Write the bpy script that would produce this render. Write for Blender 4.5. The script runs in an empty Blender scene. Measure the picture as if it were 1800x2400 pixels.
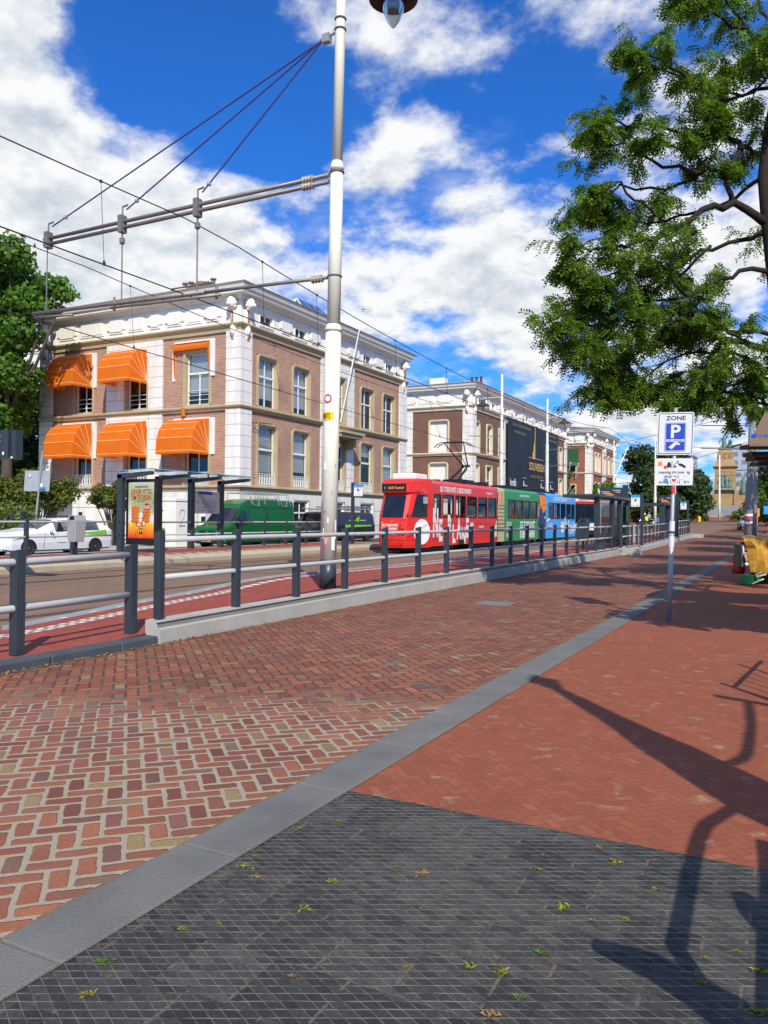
import bpy, math, random
from mathutils import Vector, Matrix
random.seed(7)
R = math.radians
sc = bpy.context.scene
col = sc.collection
PI = math.pi

def gz(y):
    """gentle rise of the street towards the square"""
    return max(0.0, min(1.5, 0.0125 * (y - 45)))

# ------------------------------------------------------------------ materials
class X:
    """tiny expression builder on top of shader math nodes"""
    def __init__(s, nt, sock): s.nt, s.s = nt, sock
    def op(s, o, b=None, c=None):
        n = s.nt.nodes.new('ShaderNodeMath'); n.operation = o
        for i, v in enumerate((s, b, c)):
            if v is None: continue
            if isinstance(v, X): s.nt.links.new(v.s, n.inputs[i])
            else: n.inputs[i].default_value = v
        return X(s.nt, n.outputs[0])
    def __add__(s, b): return s.op('ADD', b)
    def __sub__(s, b): return s.op('SUBTRACT', b)
    def __mul__(s, b): return s.op('MULTIPLY', b)
    def __truediv__(s, b): return s.op('DIVIDE', b)
    def rsub(s, a):
        n = s.nt.nodes.new('ShaderNodeMath'); n.operation = 'SUBTRACT'
        n.inputs[0].default_value = a; s.nt.links.new(s.s, n.inputs[1]); return X(s.nt, n.outputs[0])
    def min(s, b): return s.op('MINIMUM', b)
    def max(s, b): return s.op('MAXIMUM', b)
    def floor(s): return s.op('FLOOR')
    def frac(s): return s.op('FRACT')
    def abs(s): return s.op('ABSOLUTE')
    def sqrt(s): return s.op('SQRT')
    def lt(s, b): return s.op('LESS_THAN', b)
    def gt(s, b): return s.op('GREATER_THAN', b)
    def step(s, a, b):
        n = s.nt.nodes.new('ShaderNodeMapRange'); n.interpolation_type = 'SMOOTHSTEP'
        s.nt.links.new(s.s, n.inputs[0]); n.inputs[1].default_value = a; n.inputs[2].default_value = b
        return X(s.nt, n.outputs[0])

class Mat:
    def __init__(s, name, rough=0.7, metal=0.0, spec=0.4):
        s.m = bpy.data.materials.new(name); s.m.use_nodes = True
        s.nt = s.m.node_tree; s.b = s.nt.nodes['Principled BSDF']
        s.b.inputs['Roughness'].default_value = rough
        s.b.inputs['Metallic'].default_value = metal
        s.b.inputs['Specular IOR Level'].default_value = spec
        s._pos = None
    def pos(s):
        if s._pos is None:
            g = s.nt.nodes.new('ShaderNodeNewGeometry'); s._geo = g
            sp = s.nt.nodes.new('ShaderNodeSeparateXYZ'); s.nt.links.new(g.outputs['Position'], sp.inputs[0])
            s._pos = [X(s.nt, sp.outputs[i]) for i in range(3)]
        return s._pos
    def vec(s, x, y, z=0.0):
        n = s.nt.nodes.new('ShaderNodeCombineXYZ')
        for i, v in enumerate((x, y, z)):
            if isinstance(v, X): s.nt.links.new(v.s, n.inputs[i])
            else: n.inputs[i].default_value = v
        return n.outputs[0]
    def noise(s, scale, detail=3, rough=.55, vec=None, out=0):
        n = s.nt.nodes.new('ShaderNodeTexNoise'); n.inputs['Scale'].default_value = scale
        n.inputs['Detail'].default_value = detail; n.inputs['Roughness'].default_value = rough
        if vec is None:
            s.pos(); vec = s._geo.outputs['Position']
        s.nt.links.new(vec, n.inputs['Vector'])
        return X(s.nt, n.outputs[out])
    def white(s, vec, out='Value'):
        n = s.nt.nodes.new('ShaderNodeTexWhiteNoise'); n.noise_dimensions = '3D'
        s.nt.links.new(vec, n.inputs['Vector']); return X(s.nt, n.outputs[out])
    def ramp(s, fac, stops):
        n = s.nt.nodes.new('ShaderNodeValToRGB'); s.nt.links.new(fac.s, n.inputs[0])
        e = n.color_ramp.elements
        while len(e) < len(stops): e.new(0.5)
        for i, (p, c) in enumerate(stops):
            e[i].position = p; e[i].color = (*c, 1)
        return n.outputs[0]
    def mix(s, fac, a, b, mode='MIX'):
        n = s.nt.nodes.new('ShaderNodeMixRGB'); n.blend_type = mode
        for i, v in ((0, fac), (1, a), (2, b)):
            if isinstance(v, X): s.nt.links.new(v.s, n.inputs[i])
            elif isinstance(v, (int, float)): n.inputs[i].default_value = v
            elif isinstance(v, tuple): n.inputs[i].default_value = (*v, 1)
            else: s.nt.links.new(v, n.inputs[i])
        return n.outputs[0]
    def color(s, c):
        if isinstance(c, tuple): s.b.inputs['Base Color'].default_value = (*c, 1)
        else: s.nt.links.new(c, s.b.inputs['Base Color'])
    def roughness(s, x): s.nt.links.new(x.s, s.b.inputs['Roughness'])
    def bump(s, h, strength=.5, dist=.01):
        n = s.nt.nodes.new('ShaderNodeBump'); n.inputs['Strength'].default_value = strength
        n.inputs['Distance'].default_value = dist
        s.nt.links.new(h.s, n.inputs['Height']); s.nt.links.new(n.outputs[0], s.b.inputs['Normal'])

M = {}
def plain(name, c, rough=.6, metal=0., var=.12, scale=4., bump=0., spec=.4, dirt=0.):
    """paint, metal, stone: base colour with soft mottling, optional grime and bump"""
    m = Mat(name, rough, metal, spec)
    n = m.noise(scale, 4); n2 = m.noise(scale * 9, 2)
    lo = tuple(v * (1 - var) for v in c); hi = tuple(min(1, v * (1 + var)) for v in c)
    k = m.ramp(n * .7 + n2 * .3, [(.3, lo), (.7, hi)])
    if dirt:
        z = m.pos()[2]
        g = m.noise(1.3, 5, vec=m.vec(m.pos()[0] * 3, m.pos()[1] * 3, z * .5)).step(.5, .75) * dirt
        k = m.mix(g, k, tuple(v * .55 for v in c))
    m.color(k)
    m.roughness(n2 * .2 + (rough - .1))
    if bump: m.bump(n2, bump, .01)
    M[name] = m.m
    return m.m

def brick_wall(name, c1, c2, joint):
    m = Mat(name, .85, spec=.2)
    x, y, z = m.pos()
    n = m.nt.nodes.new('ShaderNodeTexBrick')
    m.nt.links.new(m.vec(x + y, z), n.inputs['Vector'])
    n.inputs['Scale'].default_value = 1; n.inputs['Brick Width'].default_value = .27
    n.inputs['Row Height'].default_value = .088; n.inputs['Mortar Size'].default_value = .011
    n.inputs['Color1'].default_value = (*c1, 1); n.inputs['Color2'].default_value = (*c2, 1)
    n.inputs['Mortar'].default_value = (*joint, 1); n.inputs['Bias'].default_value = 0
    big = m.noise(.5, 5); sm = m.noise(14, 2)
    k = m.mix(1.0, n.outputs['Color'], m.ramp(big * .6 + sm * .4, [(.3, (.72, .72, .74)), (.7, (1.18, 1.15, 1.1))]), 'MULTIPLY')
    m.color(k); m.bump(X(m.nt, n.outputs['Fac']).rsub(1.), .5, .01)
    M[name] = m.m

def quoin(name, c, step=.62):
    """white rendered pilasters with horizontal grooves"""
    m = Mat(name, .6, spec=.3)
    x, y, z = m.pos()
    f = ((z / step).frac() - .5).abs()
    g = f.gt(.472)
    n = m.noise(.9, 5, vec=m.vec(x * 2.5, y * 2.5, z * .5))
    k = m.ramp(n, [(.35, tuple(v * .84 for v in c)), (.6, c)])
    st = m.noise(1., 4, vec=m.vec(x * 9, y * 9, z * .35)).step(.56, .72) * .3
    k = m.mix(st, k, (.42, .39, .33))
    m.color(m.mix(g * .75, k, tuple(v * .3 for v in c)))
    M[name] = m.m

def herring(name, w, ang, stops, joint, jw, rmin=.12, sand=None, bump=.6, wob=.05, wear=.35, gold=.8):
    """herringbone of 2:1 clinkers laid at an angle to the street"""
    m = Mat(name, .82, spec=.25)
    x, y, z = m.pos()
    ca, sa = math.cos(ang), math.sin(ang)
    nz = m.noise(7, 3, vec=m._geo.outputs['Position']); nz2 = m.noise(11, 2, vec=m.vec(y, x, 4.))
    px = (x * ca + y * sa) / w + (nz - .5) * (wob * 4); py = (y * ca - x * sa) / w + (nz2 - .5) * (wob * 4)
    i, j = px.floor(), py.floor(); fx, fy = px.frac(), py.frac()
    q = ((i - j) / 4).frac() * 4
    mm = (q + .5).floor()
    h = mm.lt(1.5)                       # lying bricks
    one = (mm - 1).abs().lt(.5); two = (mm - 2).abs().lt(.5)
    v_ = h.rsub(1.)
    u = h * (fx + one) + v_ * (fy + two)
    v = h * fy + v_ * fx
    idv = m.vec(i - one * h, j - two * v_, h)
    du = u.min(u.rsub(2.)); dv = v.min(v.rsub(1.))
    a = (du.rsub(rmin + .02)).max(0.); b = (dv.rsub(rmin + .02)).max(0.)
    d = ((a * a + b * b).sqrt()).rsub(rmin + .02)
    rnd = m.white(idv)
    base = m.ramp(rnd, stops)
    fine = m.noise(60, 3); mid = m.noise(2.2, 4); big = m.noise(.35, 3)
    base = m.mix(1., base, m.ramp(fine * .45 + mid * .35 + big * .3, [(.32, (1 - wear,) * 3), (.72, (1 + wear,) * 3)]), 'MULTIPLY')
    jn = m.noise(5, 3)
    jwid = jn * jw * 1.1 + jw * .35
    if sand:
        jcol, s0, s1 = sand
        dep = y * .889 - x * .457 + (mid - .5) * 3.2
        sm_ = dep.step(s1, s0).rsub(1.)
        jwid = jwid + sm_ * (m.noise(8, 5) * .14 * (m.noise(1.3, 3).step(.3, .62) * .8 + .3) - .012)
        jc = m.mix(sm_ * .85 + jn.step(.62, .72) * .5, joint, m.mix(fine, tuple(c * .6 for c in jcol), jcol))
    else:
        jc = m.mix(jn.step(.6, .72) * gold, joint, (.36, .29, .2))
    n = m.nt.nodes.new('ShaderNodeMapRange'); n.interpolation_type = 'SMOOTHSTEP'
    k = (d - jwid) * 18
    k = k.max(0.).min(1.)
    m.color(m.mix(k, jc, base))
    m.bump(k * .8 + fine * .25 + rnd * .3, bump, .012)
    M[name] = m.m

def leafmat(name, c1, c2, trans=.35):
    m = bpy.data.materials.new(name); m.use_nodes = True; nt = m.node_tree
    nt.nodes.remove(nt.nodes['Principled BSDF'])
    g = nt.nodes.new('ShaderNodeNewGeometry')
    r = nt.nodes.new('ShaderNodeValToRGB'); nt.links.new(g.outputs['Random Per Island'], r.inputs[0])
    r.color_ramp.elements[0].color = (*c1, 1); r.color_ramp.elements[1].color = (*c2, 1)
    d = nt.nodes.new('ShaderNodeBsdfPrincipled'); d.inputs['Roughness'].default_value = .55
    d.inputs['Specular IOR Level'].default_value = .35
    t = nt.nodes.new('ShaderNodeBsdfTranslucent')
    mx = nt.nodes.new('ShaderNodeMixRGB'); mx.blend_type = 'MULTIPLY'; mx.inputs[0].default_value = 1; mx.inputs[2].default_value = (1.3, 1.5, .4, 1)
    nt.links.new(r.outputs[0], d.inputs['Base Color']); nt.links.new(r.outputs[0], mx.inputs[1]); nt.links.new(mx.outputs[0], t.inputs[0])
    s = nt.nodes.new('ShaderNodeMixShader'); s.inputs[0].default_value = trans
    nt.links.new(d.outputs[0], s.inputs[1]); nt.links.new(t.outputs[0], s.inputs[2])
    nt.links.new(s.outputs[0], nt.nodes['Material Output'].inputs[0])
    M[name] = m

def glassmat(name, tint, refl=.25, rough=.03):
    """thin window glass: see-through, with a mirror share that grows at grazing angles"""
    m = bpy.data.materials.new(name); m.use_nodes = True; nt = m.node_tree
    nt.nodes.remove(nt.nodes['Principled BSDF'])
    t = nt.nodes.new('ShaderNodeBsdfTransparent'); t.inputs[0].default_value = (*tint, 1)
    g = nt.nodes.new('ShaderNodeBsdfGlossy'); g.inputs['Roughness'].default_value = rough
    g.inputs[0].default_value = (.9, .95, 1, 1)
    lw = nt.nodes.new('ShaderNodeLayerWeight'); lw.inputs[0].default_value = .35
    mp = nt.nodes.new('ShaderNodeMapRange'); mp.inputs[3].default_value = refl; mp.inputs[4].default_value = min(1, refl + .5)
    nt.links.new(lw.outputs['Fresnel'], mp.inputs[0])
    s = nt.nodes.new('ShaderNodeMixShader'); nt.links.new(mp.outputs[0], s.inputs[0])
    nt.links.new(t.outputs[0], s.inputs[1]); nt.links.new(g.outputs[0], s.inputs[2])
    nt.links.new(s.outputs[0], nt.nodes['Material Output'].inputs[0])
    M[name] = m

def emis(name, c, st):
    m = Mat(name, .5); m.color(tuple(min(1, v) for v in c))
    m.b.inputs['Emission Color'].default_value = (*c, 1); m.b.inputs['Emission Strength'].default_value = st
    M[name] = m.m

# ------------------------------------------------------------------ geometry
ORI = {}      # world position of each object's own origin
class MB:
    def __init__(s): s.v, s.f, s.m = [], [], []
    def add(s, vs, fs, m=0):
        o = len(s.v); s.v.extend(tuple(p) for p in vs)
        for f in fs: s.f.append(tuple(i + o for i in f)); s.m.append(m)
        return s
    def poly(s, pts, m=0): return s.add(pts, [tuple(range(len(pts)))], m)
    def box(s, x0, y0, z0, x1, y1, z1, m=0):
        return s.prism([(x0, y0, z0), (x1, y0, z0), (x1, y1, z0), (x0, y1, z0)], (0, 0, z1 - z0), m)
    def prism(s, pts, ext, m=0):
        n = len(pts); e = Vector(ext)
        vs = [Vector(p) for p in pts]; vs += [p + e for p in vs]
        fs = [tuple(range(n - 1, -1, -1)), tuple(range(n, 2 * n))]
        fs += [(i, (i + 1) % n, n + (i + 1) % n, n + i) for i in range(n)]
        return s.add(vs, fs, m)
    def tube(s, pts, r, n=8, m=0, cap=True):
        pts = [Vector(p) for p in pts]; rs = r if isinstance(r, (list, tuple)) else [r] * len(pts)
        vs, fs = [], []; up = None
        for i, p in enumerate(pts):
            d = (pts[min(i + 1, len(pts) - 1)] - pts[max(i - 1, 0)]).normalized()
            if up is None: up = Vector((0, 0, 1)) if abs(d.z) < .9 else Vector((1, 0, 0))
            a = d.cross(up).normalized(); b = a.cross(d).normalized(); up = b
            for k in range(n):
                t = 2 * PI * k / n; vs.append(p + (a * math.cos(t) + b * math.sin(t)) * rs[i])
        for i in range(len(pts) - 1):
            for k in range(n):
                k2 = (k + 1) % n; fs.append((i * n + k, i * n + k2, (i + 1) * n + k2, (i + 1) * n + k))
        if cap: fs += [tuple(range(n - 1, -1, -1)), tuple((len(pts) - 1) * n + k for k in range(n))]
        return s.add(vs, fs, m)
    def lathe(s, prof, c, n=16, m=0, axis=(0, 0, 1)):
        ax = Vector(axis).normalized(); u = ax.orthogonal().normalized(); w = ax.cross(u); c = Vector(c)
        vs, fs = [], []
        for r, z in prof:
            for k in range(n):
                t = 2 * PI * k / n; vs.append(c + ax * z + (u * math.cos(t) + w * math.sin(t)) * r)
        for i in range(len(prof) - 1):
            for k in range(n):
                k2 = (k + 1) % n; fs.append((i * n + k, i * n + k2, (i + 1) * n + k2, (i + 1) * n + k))
        fs += [tuple(range(n - 1, -1, -1)), tuple((len(prof) - 1) * n + k for k in range(n))]
        return s.add(vs, fs, m)
    def ball(s, c, r, m=0, n=10):
        r = r if isinstance(r, (tuple, list)) else (r,) * 3
        vs, fs = [], []; h = n // 2 + 1
        for i in range(h + 1):
            a = PI * i / h
            for k in range(n):
                t = 2 * PI * k / n
                vs.append((c[0] + r[0] * math.sin(a) * math.cos(t), c[1] + r[1] * math.sin(a) * math.sin(t), c[2] + r[2] * math.cos(a)))
        for i in range(h):
            for k in range(n):
                k2 = (k + 1) % n; fs.append((i * n + k, (i + 1) * n + k, (i + 1) * n + k2, i * n + k2))
        return s.add(vs, fs, m)
    def loft(s, rings, m=0, close=True, caps=True):
        n = len(rings[0]); vs = [p for r in rings for p in r]; fs = []
        for i in range(len(rings) - 1):
            for k in range(n if close else n - 1):
                k2 = (k + 1) % n; fs.append((i * n + k, i * n + k2, (i + 1) * n + k2, (i + 1) * n + k))
        if caps: fs += [tuple(range(n - 1, -1, -1)), tuple((len(rings) - 1) * n + k for k in range(n))]
        return s.add(vs, fs, m)
    def text(s, body, size, o, u=(1, 0, 0), w=(0, 0, 1), m=0, align='LEFT', sx=1., bold=0., lift=.0):
        cu = bpy.data.curves.new('text', 'FONT'); cu.body = body; cu.size = size
        cu.align_x = align; cu.dimensions = '2D'; cu.fill_mode = 'FRONT'; cu.offset = bold * size; cu.resolution_u = 3
        ob = bpy.data.objects.new('text', cu); col.objects.link(ob)
        dg = bpy.context.evaluated_depsgraph_get(); dg.update()
        me = bpy.data.meshes.new_from_object(ob.evaluated_get(dg))
        o, u, w = Vector(o), Vector(u).normalized(), Vector(w).normalized(); nn = u.cross(w)
        s.add([o + u * (p.co.x * sx) + w * p.co.y + nn * lift for p in me.vertices], [tuple(f.vertices) for f in me.polygons], m)
        bpy.data.objects.remove(ob); bpy.data.curves.remove(cu); bpy.data.meshes.remove(me)
        return s
    def build(s, name, mats, parent=None, smooth=False, sub=0, bevel=0, loc=None):
        """one mesh object from what was collected (vertices are in world space)"""
        if isinstance(mats, str): mats = [mats]
        og = Vector(loc) if loc is not None else (ORI[parent.name] if parent else Vector((0, 0, 0)))
        me = bpy.data.meshes.new(name)
        me.from_pydata([(p[0] - og[0], p[1] - og[1], p[2] - og[2]) for p in s.v], [], s.f)
        for k in mats: me.materials.append(M[k])
        if len(mats) > 1: me.polygons.foreach_set('material_index', s.m)
        if smooth: me.polygons.foreach_set('use_smooth', [len(f) <= 4 for f in s.f])
        me.update()
        o = bpy.data.objects.new(name, me); col.objects.link(o)
        if parent: o.parent = parent
        elif loc is not None: o.location = og
        ORI[o.name] = og
        if bevel:
            md = o.modifiers.new('bevel', 'BEVEL'); md.width = bevel; md.segments = 2; md.limit_method = 'ANGLE'; md.angle_limit = R(40)
        if sub:
            md = o.modifiers.new('sub', 'SUBSURF'); md.levels = sub; md.render_levels = sub
        return o

def tag(o, label=None, cat=None, group=None, kind=None):
    for k, v in (('label', label), ('category', cat), ('group', group), ('kind', kind)):
        if v: o[k] = v
    return o
def thing(name, label, cat, loc, group=None):
    o = bpy.data.objects.new(name, None); col.objects.link(o); o.location = loc; o.empty_display_size = .3
    ORI[o.name] = Vector(loc)
    return tag(o, label, cat, group)
def struct(mb, name, mat, **k): return tag(mb.build(name, mat, **k), kind='structure')
def dup(root, loc, rz=None, label=None, group=None):
    r = root.copy(); col.objects.link(r); r.location = loc
    if rz is not None: r.rotation_euler = (0, 0, rz)
    if label: r['label'] = label
    if group: r['group'] = group
    for ch in root.children:
        c = ch.copy(); col.objects.link(c); c.parent = r
        for g in ch.children:
            d = g.copy(); col.objects.link(d); d.parent = c
    return r

class Face:
    """a vertical plane: s runs along it, z up, d outwards"""
    def __init__(s, o, u, n): s.o, s.u, s.n = Vector(o), Vector(u), Vector(n)
    def p(s, a, z, d=0.): v = s.o + s.u * a + s.n * d; return Vector((v.x, v.y, z))
    def box(s, mb, a0, a1, z0, z1, d0, d1, m=0):
        return mb.prism([s.p(a0, z0, d0), s.p(a1, z0, d0), s.p(a1, z0, d1), s.p(a0, z0, d1)], (0, 0, z1 - z0), m)
    def wall(s, mb, a0, a1, z0, z1, holes=(), d=0., m=0):
        xs = sorted({a0, a1} | {h[0] for h in holes} | {h[1] for h in holes}); xs = [x for x in xs if a0 <= x <= a1]
        zs = sorted({z0, z1} | {h[2] for h in holes} | {h[3] for h in holes}); zs = [z for z in zs if z0 <= z <= z1]
        for i in range(len(xs) - 1):
            for j in range(len(zs) - 1):
                cx, cz = (xs[i] + xs[i + 1]) / 2, (zs[j] + zs[j + 1]) / 2
                if any(h[0] < cx < h[1] and h[2] < cz < h[3] for h in holes): continue
                mb.poly([s.p(xs[i], zs[j], d), s.p(xs[i + 1], zs[j], d), s.p(xs[i + 1], zs[j + 1], d), s.p(xs[i], zs[j + 1], d)], m)
        return mb
    def ring(s, mb, a0, a1, z0, z1, t, r, d0, d1, m=0, bottom=True):
        """frame of width t with rounded upper corners around an opening, from depth d0 to d1"""
        def outl(e):
            rr = max(r + e, .01); L, Rr, T, B = a0 - e, a1 + e, z1 + e, z0 - (e if bottom else 0)
            pts = [(L, B)]
            for k in range(5):
                t_ = PI - k * PI / 8; pts.append((L + rr + rr * math.cos(t_), T - rr + rr * math.sin(t_)))
            for k in range(5):
                t_ = PI / 2 - k * PI / 8; pts.append((Rr - rr + rr * math.cos(t_), T - rr + rr * math.sin(t_)))
            pts.append((Rr, B)); return pts
        I, O = outl(0), outl(t); n = len(I)
        for k in range(n if bottom else n - 1):
            k2 = (k + 1) % n
            fo = [s.p(*O[k], d1), s.p(*O[k2], d1), s.p(*I[k2], d1), s.p(*I[k], d1)]
            mb.poly(fo, m)
            mb.poly([s.p(*I[k], d1), s.p(*I[k2], d1), s.p(*I[k2], d0), s.p(*I[k], d0)], m)
            mb.poly([s.p(*O[k2], d1), s.p(*O[k], d1), s.p(*O[k], d0), s.p(*O[k2], d0)], m)
        return mb

def foliage(mb, blobs, n, size, flat=.0, shell=.55, rnd=random):
    """n leaf faces spread through the volume of a set of ellipsoids"""
    tot = sum(b[1][0] * b[1][1] * b[1][2] for b in blobs) ** 1
    ws = [(b[1][0] * b[1][1] * b[1][2]) ** .67 for b in blobs]; tw = sum(ws)
    for b, w in zip(blobs, ws):
        (cx, cy, cz), (rx, ry, rz) = b
        for _ in range(int(n * w / tw)):
            d = Vector((rnd.gauss(0, 1), rnd.gauss(0, 1), rnd.gauss(0, 1))).normalized()
            q = shell + (1 - shell) * rnd.random() if rnd.random() < .8 else rnd.random()
            q *= 1 + .12 * rnd.gauss(0, 1)
            p = Vector((cx + d.x * rx * q, cy + d.y * ry * q, cz + d.z * rz * q))
            nn = (d + Vector((rnd.gauss(0, .7), rnd.gauss(0, .7), rnd.gauss(0.3, .7)))).normalized()
            a = nn.orthogonal().normalized(); a.rotate(Matrix.Rotation(rnd.random() * 6.28, 3, nn)); bb = nn.cross(a)
            l = size * (.6 + .8 * rnd.random()); w_ = l * .38
            o = len(mb.v)
            mb.v += [tuple(p - a * l * .5), tuple(p + bb * w_), tuple(p + a * l * .5 + nn * l * .1), tuple(p - bb * w_)]
            mb.f.append((o, o + 1, o + 2, o + 3)); mb.m.append(0)
    return mb
# ------------------------------------------------------------------ materials used
C_BR = [(0, (0.153, 0.055, 0.039)), (.2, (0.218, 0.079, 0.047)), (.45, (0.262, 0.097, 0.054)), (.62, (0.186, 0.079, 0.057)), (.78, (0.294, 0.112, 0.057)), (.9, (0.153, 0.073, 0.060)), (.97, (0.262, 0.187, 0.086)), (1, (0.109, 0.087, 0.079))]
herring('clinker_road', .108, R(45), C_BR, (.1, .05, .035), .06, rmin=.26, sand=((.48, .4, .29), 7.6, 6.2), bump=.8, wob=.05, wear=.38)
C_PV = [(0, (0.243, 0.072, 0.035)), (.5, (0.282, 0.083, 0.040)), (.8, (0.259, 0.083, 0.045)), (1, (0.320, 0.107, 0.052))]
herring('red_pavers', .062, R(45), C_PV, (.2, .062, .04), .045, rmin=.07, bump=.14, wob=.01, wear=.16, gold=.9)
herring('platform_pavers', .1, 0., [(0, (0.276, 0.060, 0.042)), (1, (0.324, 0.072, 0.050))], (0.180, 0.048, 0.036), .03, rmin=.06, bump=.2, wob=.01, wear=.18)

def tiles():
    m = Mat('studded_tiles', .7, spec=.3)
    x, y, z = m.pos()
    wx = (m.noise(4, 2) - .5) * .012
    a = R(28); s = .044
    l1 = ((x * -math.sin(a) + y * math.cos(a) + wx) / s); l2 = ((x * math.sin(a) + y * math.cos(a) + wx) / s)
    d1 = (l1.frac() - .5).abs(); d2 = (l2.frac() - .5).abs()
    br = m.noise(18, 2)
    g = (d1.step(.40, .455)).max(d2.step(.435, .475) * .8) * (m.noise(14, 3).step(.3, .6) * .75 + m.noise(1.6, 3).step(.35, .65) * .25)
    row = (y / .3).floor(); odd = (row / 2).frac() * 2
    jx = (((x / .3) + odd * .5).frac() - .5).abs(); jy = ((y / .3).frac() - .5).abs()
    jn = m.noise(9, 3)
    joint = (jx + (jn - .5) * .03).step(.474, .488) * jn.step(.5, .56)
    jrow = (jy + (jn - .5) * .03).step(.48, .492) * m.noise(6, 3).step(.52, .6) * .6
    joint = joint.max(jrow)
    cell = m.white(m.vec(l1.floor(), l2.floor(), 1.))
    tile = m.white(m.vec(((x / .3) + odd * .5).floor(), row, 3.))
    fine = m.noise(90, 3); big = m.noise(1.1, 4)
    k = m.ramp(cell * .35 + tile * .35 + big * .4, [(.2, (.02, .02, .021)), (.5, (.038, .037, .036)), (.8, (.072, .066, .06))])
    k = m.mix(1., k, m.ramp(fine, [(.3, (.7,) * 3), (.7, (1.4,) * 3)]), 'MULTIPLY')
    k = m.mix(g * (br * 1.1 + .25), k, (.22, .21, .165))
    k = m.mix(joint * .9, k, m.mix(fine, (.07, .055, .04), (.2, .165, .115)))
    k = m.mix(m.noise(2.3, 5).step(.6, .78) * .35, k, (.13, .11, .085))
    m.color(k); m.bump(g * 1. - joint * .5 + fine * .15, .6, .008)
    M['studded_tiles'] = m.m
tiles()

def ground_mat(name, stops, sc1, sc2, rough=.9, bump=.3, stretch=False):
    m = Mat(name, rough, spec=.25); x, y, z = m.pos()
    v = m.vec(x * 3, y * .25, z) if stretch else None
    n = m.noise(sc1, 5, vec=v) if stretch else m.noise(sc1, 5)
    f = m.noise(sc2, 3); b = m.noise(.4, 4)
    m.color(m.ramp(n * .45 + f * .3 + b * .25, stops)); m.bump(f, bump, .008)
    M[name] = m.m
ground_mat('tram_asphalt', [(.3, (.15, .095, .065)), (.5, (.21, .135, .092)), (.7, (.27, .18, .125))], .9, 70, stretch=True)
ground_mat('asphalt', [(.3, (.05, .05, .05)), (.7, (.09, .085, .08))], 1, 60)
ground_mat('earth', [(.3, (.1, .075, .05)), (.7, (.16, .13, .09))], 1, 20)
ground_mat('grass', [(.3, (.05, .09, .015)), (.7, (.12, .17, .03))], 2, 12, bump=.8)
ground_mat('kerb_stone', [(.36, (0.117, 0.117, 0.114)), (.5, (0.158, 0.156, 0.146)), (.72, (0.218, 0.208, 0.186))], 2.4, 90, .8, bump=.7)
ground_mat('dark_kerb', [(.3, (.045, .055, .065)), (.7, (.09, .105, .12))], 3, 60, .7)
ground_mat('concrete', [(.25, (.26, .255, .225)), (.5, (.4, .39, .35)), (.75, (.5, .49, .45))], 2.2, 45, .85)
ground_mat('dark_concrete', [(.25, (.14, .135, .12)), (.75, (.24, .235, .21))], 3, 45, .85)
ground_mat('pale_kerb', [(.25, (.33, .28, .19)), (.75, (.5, .44, .32))], 2.2, 45, .85)
ground_mat('edge_stone', [(.25, (.2, .22, .23)), (.75, (.33, .35, .36))], 2.2, 60, .7)
ground_mat('plaza_paving', [(.25, (.2, .2, .2)), (.75, (.34, .34, .33))], .3, 9)
plain('white_paint_mark', (.74, .72, .64), .8, var=.2, scale=8)
plain('rail_steel', (.05, .045, .045), .45, .6)
plain('joint_dirt', (.16, .12, .075), .95, var=.4, scale=30)

brick_wall('brick_rose', (.46, .232, .155), (.34, .155, .105), (.52, .44, .35))
brick_wall('brick_brown', (.225, .105, .072), (.16, .075, .053), (.25, .18, .14))
brick_wall('brick_red', (.36, .115, .065), (.28, .085, .05), (.36, .2, .14))
quoin('white_quoin', (.83, .8, .74)); quoin('white_plinth', (.81, .78, .71), 1.05)
plain('white_render', (.83, .8, .73), .6, var=.05, scale=1, dirt=.35)
plain('white_wood', (.78, .77, .72), .35, var=.04)
plain('sandstone', (.46, .37, .225), .8, var=.12, scale=2, bump=.2, dirt=.3)
plain('cream_stone', (.66, .58, .42), .8, var=.1, scale=2, bump=.2, dirt=.25)
plain('gutter_paint', (.46, .42, .33), .6, var=.12, dirt=.3)
plain('zinc', (.2, .19, .18), .5, .3, var=.2, scale=2)
plain('slate', (.085, .1, .11), .5, var=.25, scale=3, bump=.2)
plain('chimney_brick', (.14, .06, .045), .85, var=.3, scale=8, bump=.3)
plain('rust', (.5, .17, .04), .8, var=.3)
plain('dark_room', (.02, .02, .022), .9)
plain('blind', (.74, .78, .78), .6, var=.05)
glassmat('window_glass', (.85, .88, .88), .07)
plain('dark_glass', (.012, .017, .026), .07, var=.4, scale=2, spec=.6)
glassmat('clear_glass', (.88, .92, .92), .1); glassmat('tram_glass', (.94, .94, .92), .05)
glassmat('shelter_glass', (.72, .78, .78), .16)
def blindmat():
    m = Mat('venetian', .6); z = m.pos()[2]
    f = (z / .11).frac(); m.color(m.mix(f.step(.0, .9), (.38, .42, .42), (.78, .82, .82))); M['venetian'] = m.m
blindmat()
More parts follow.
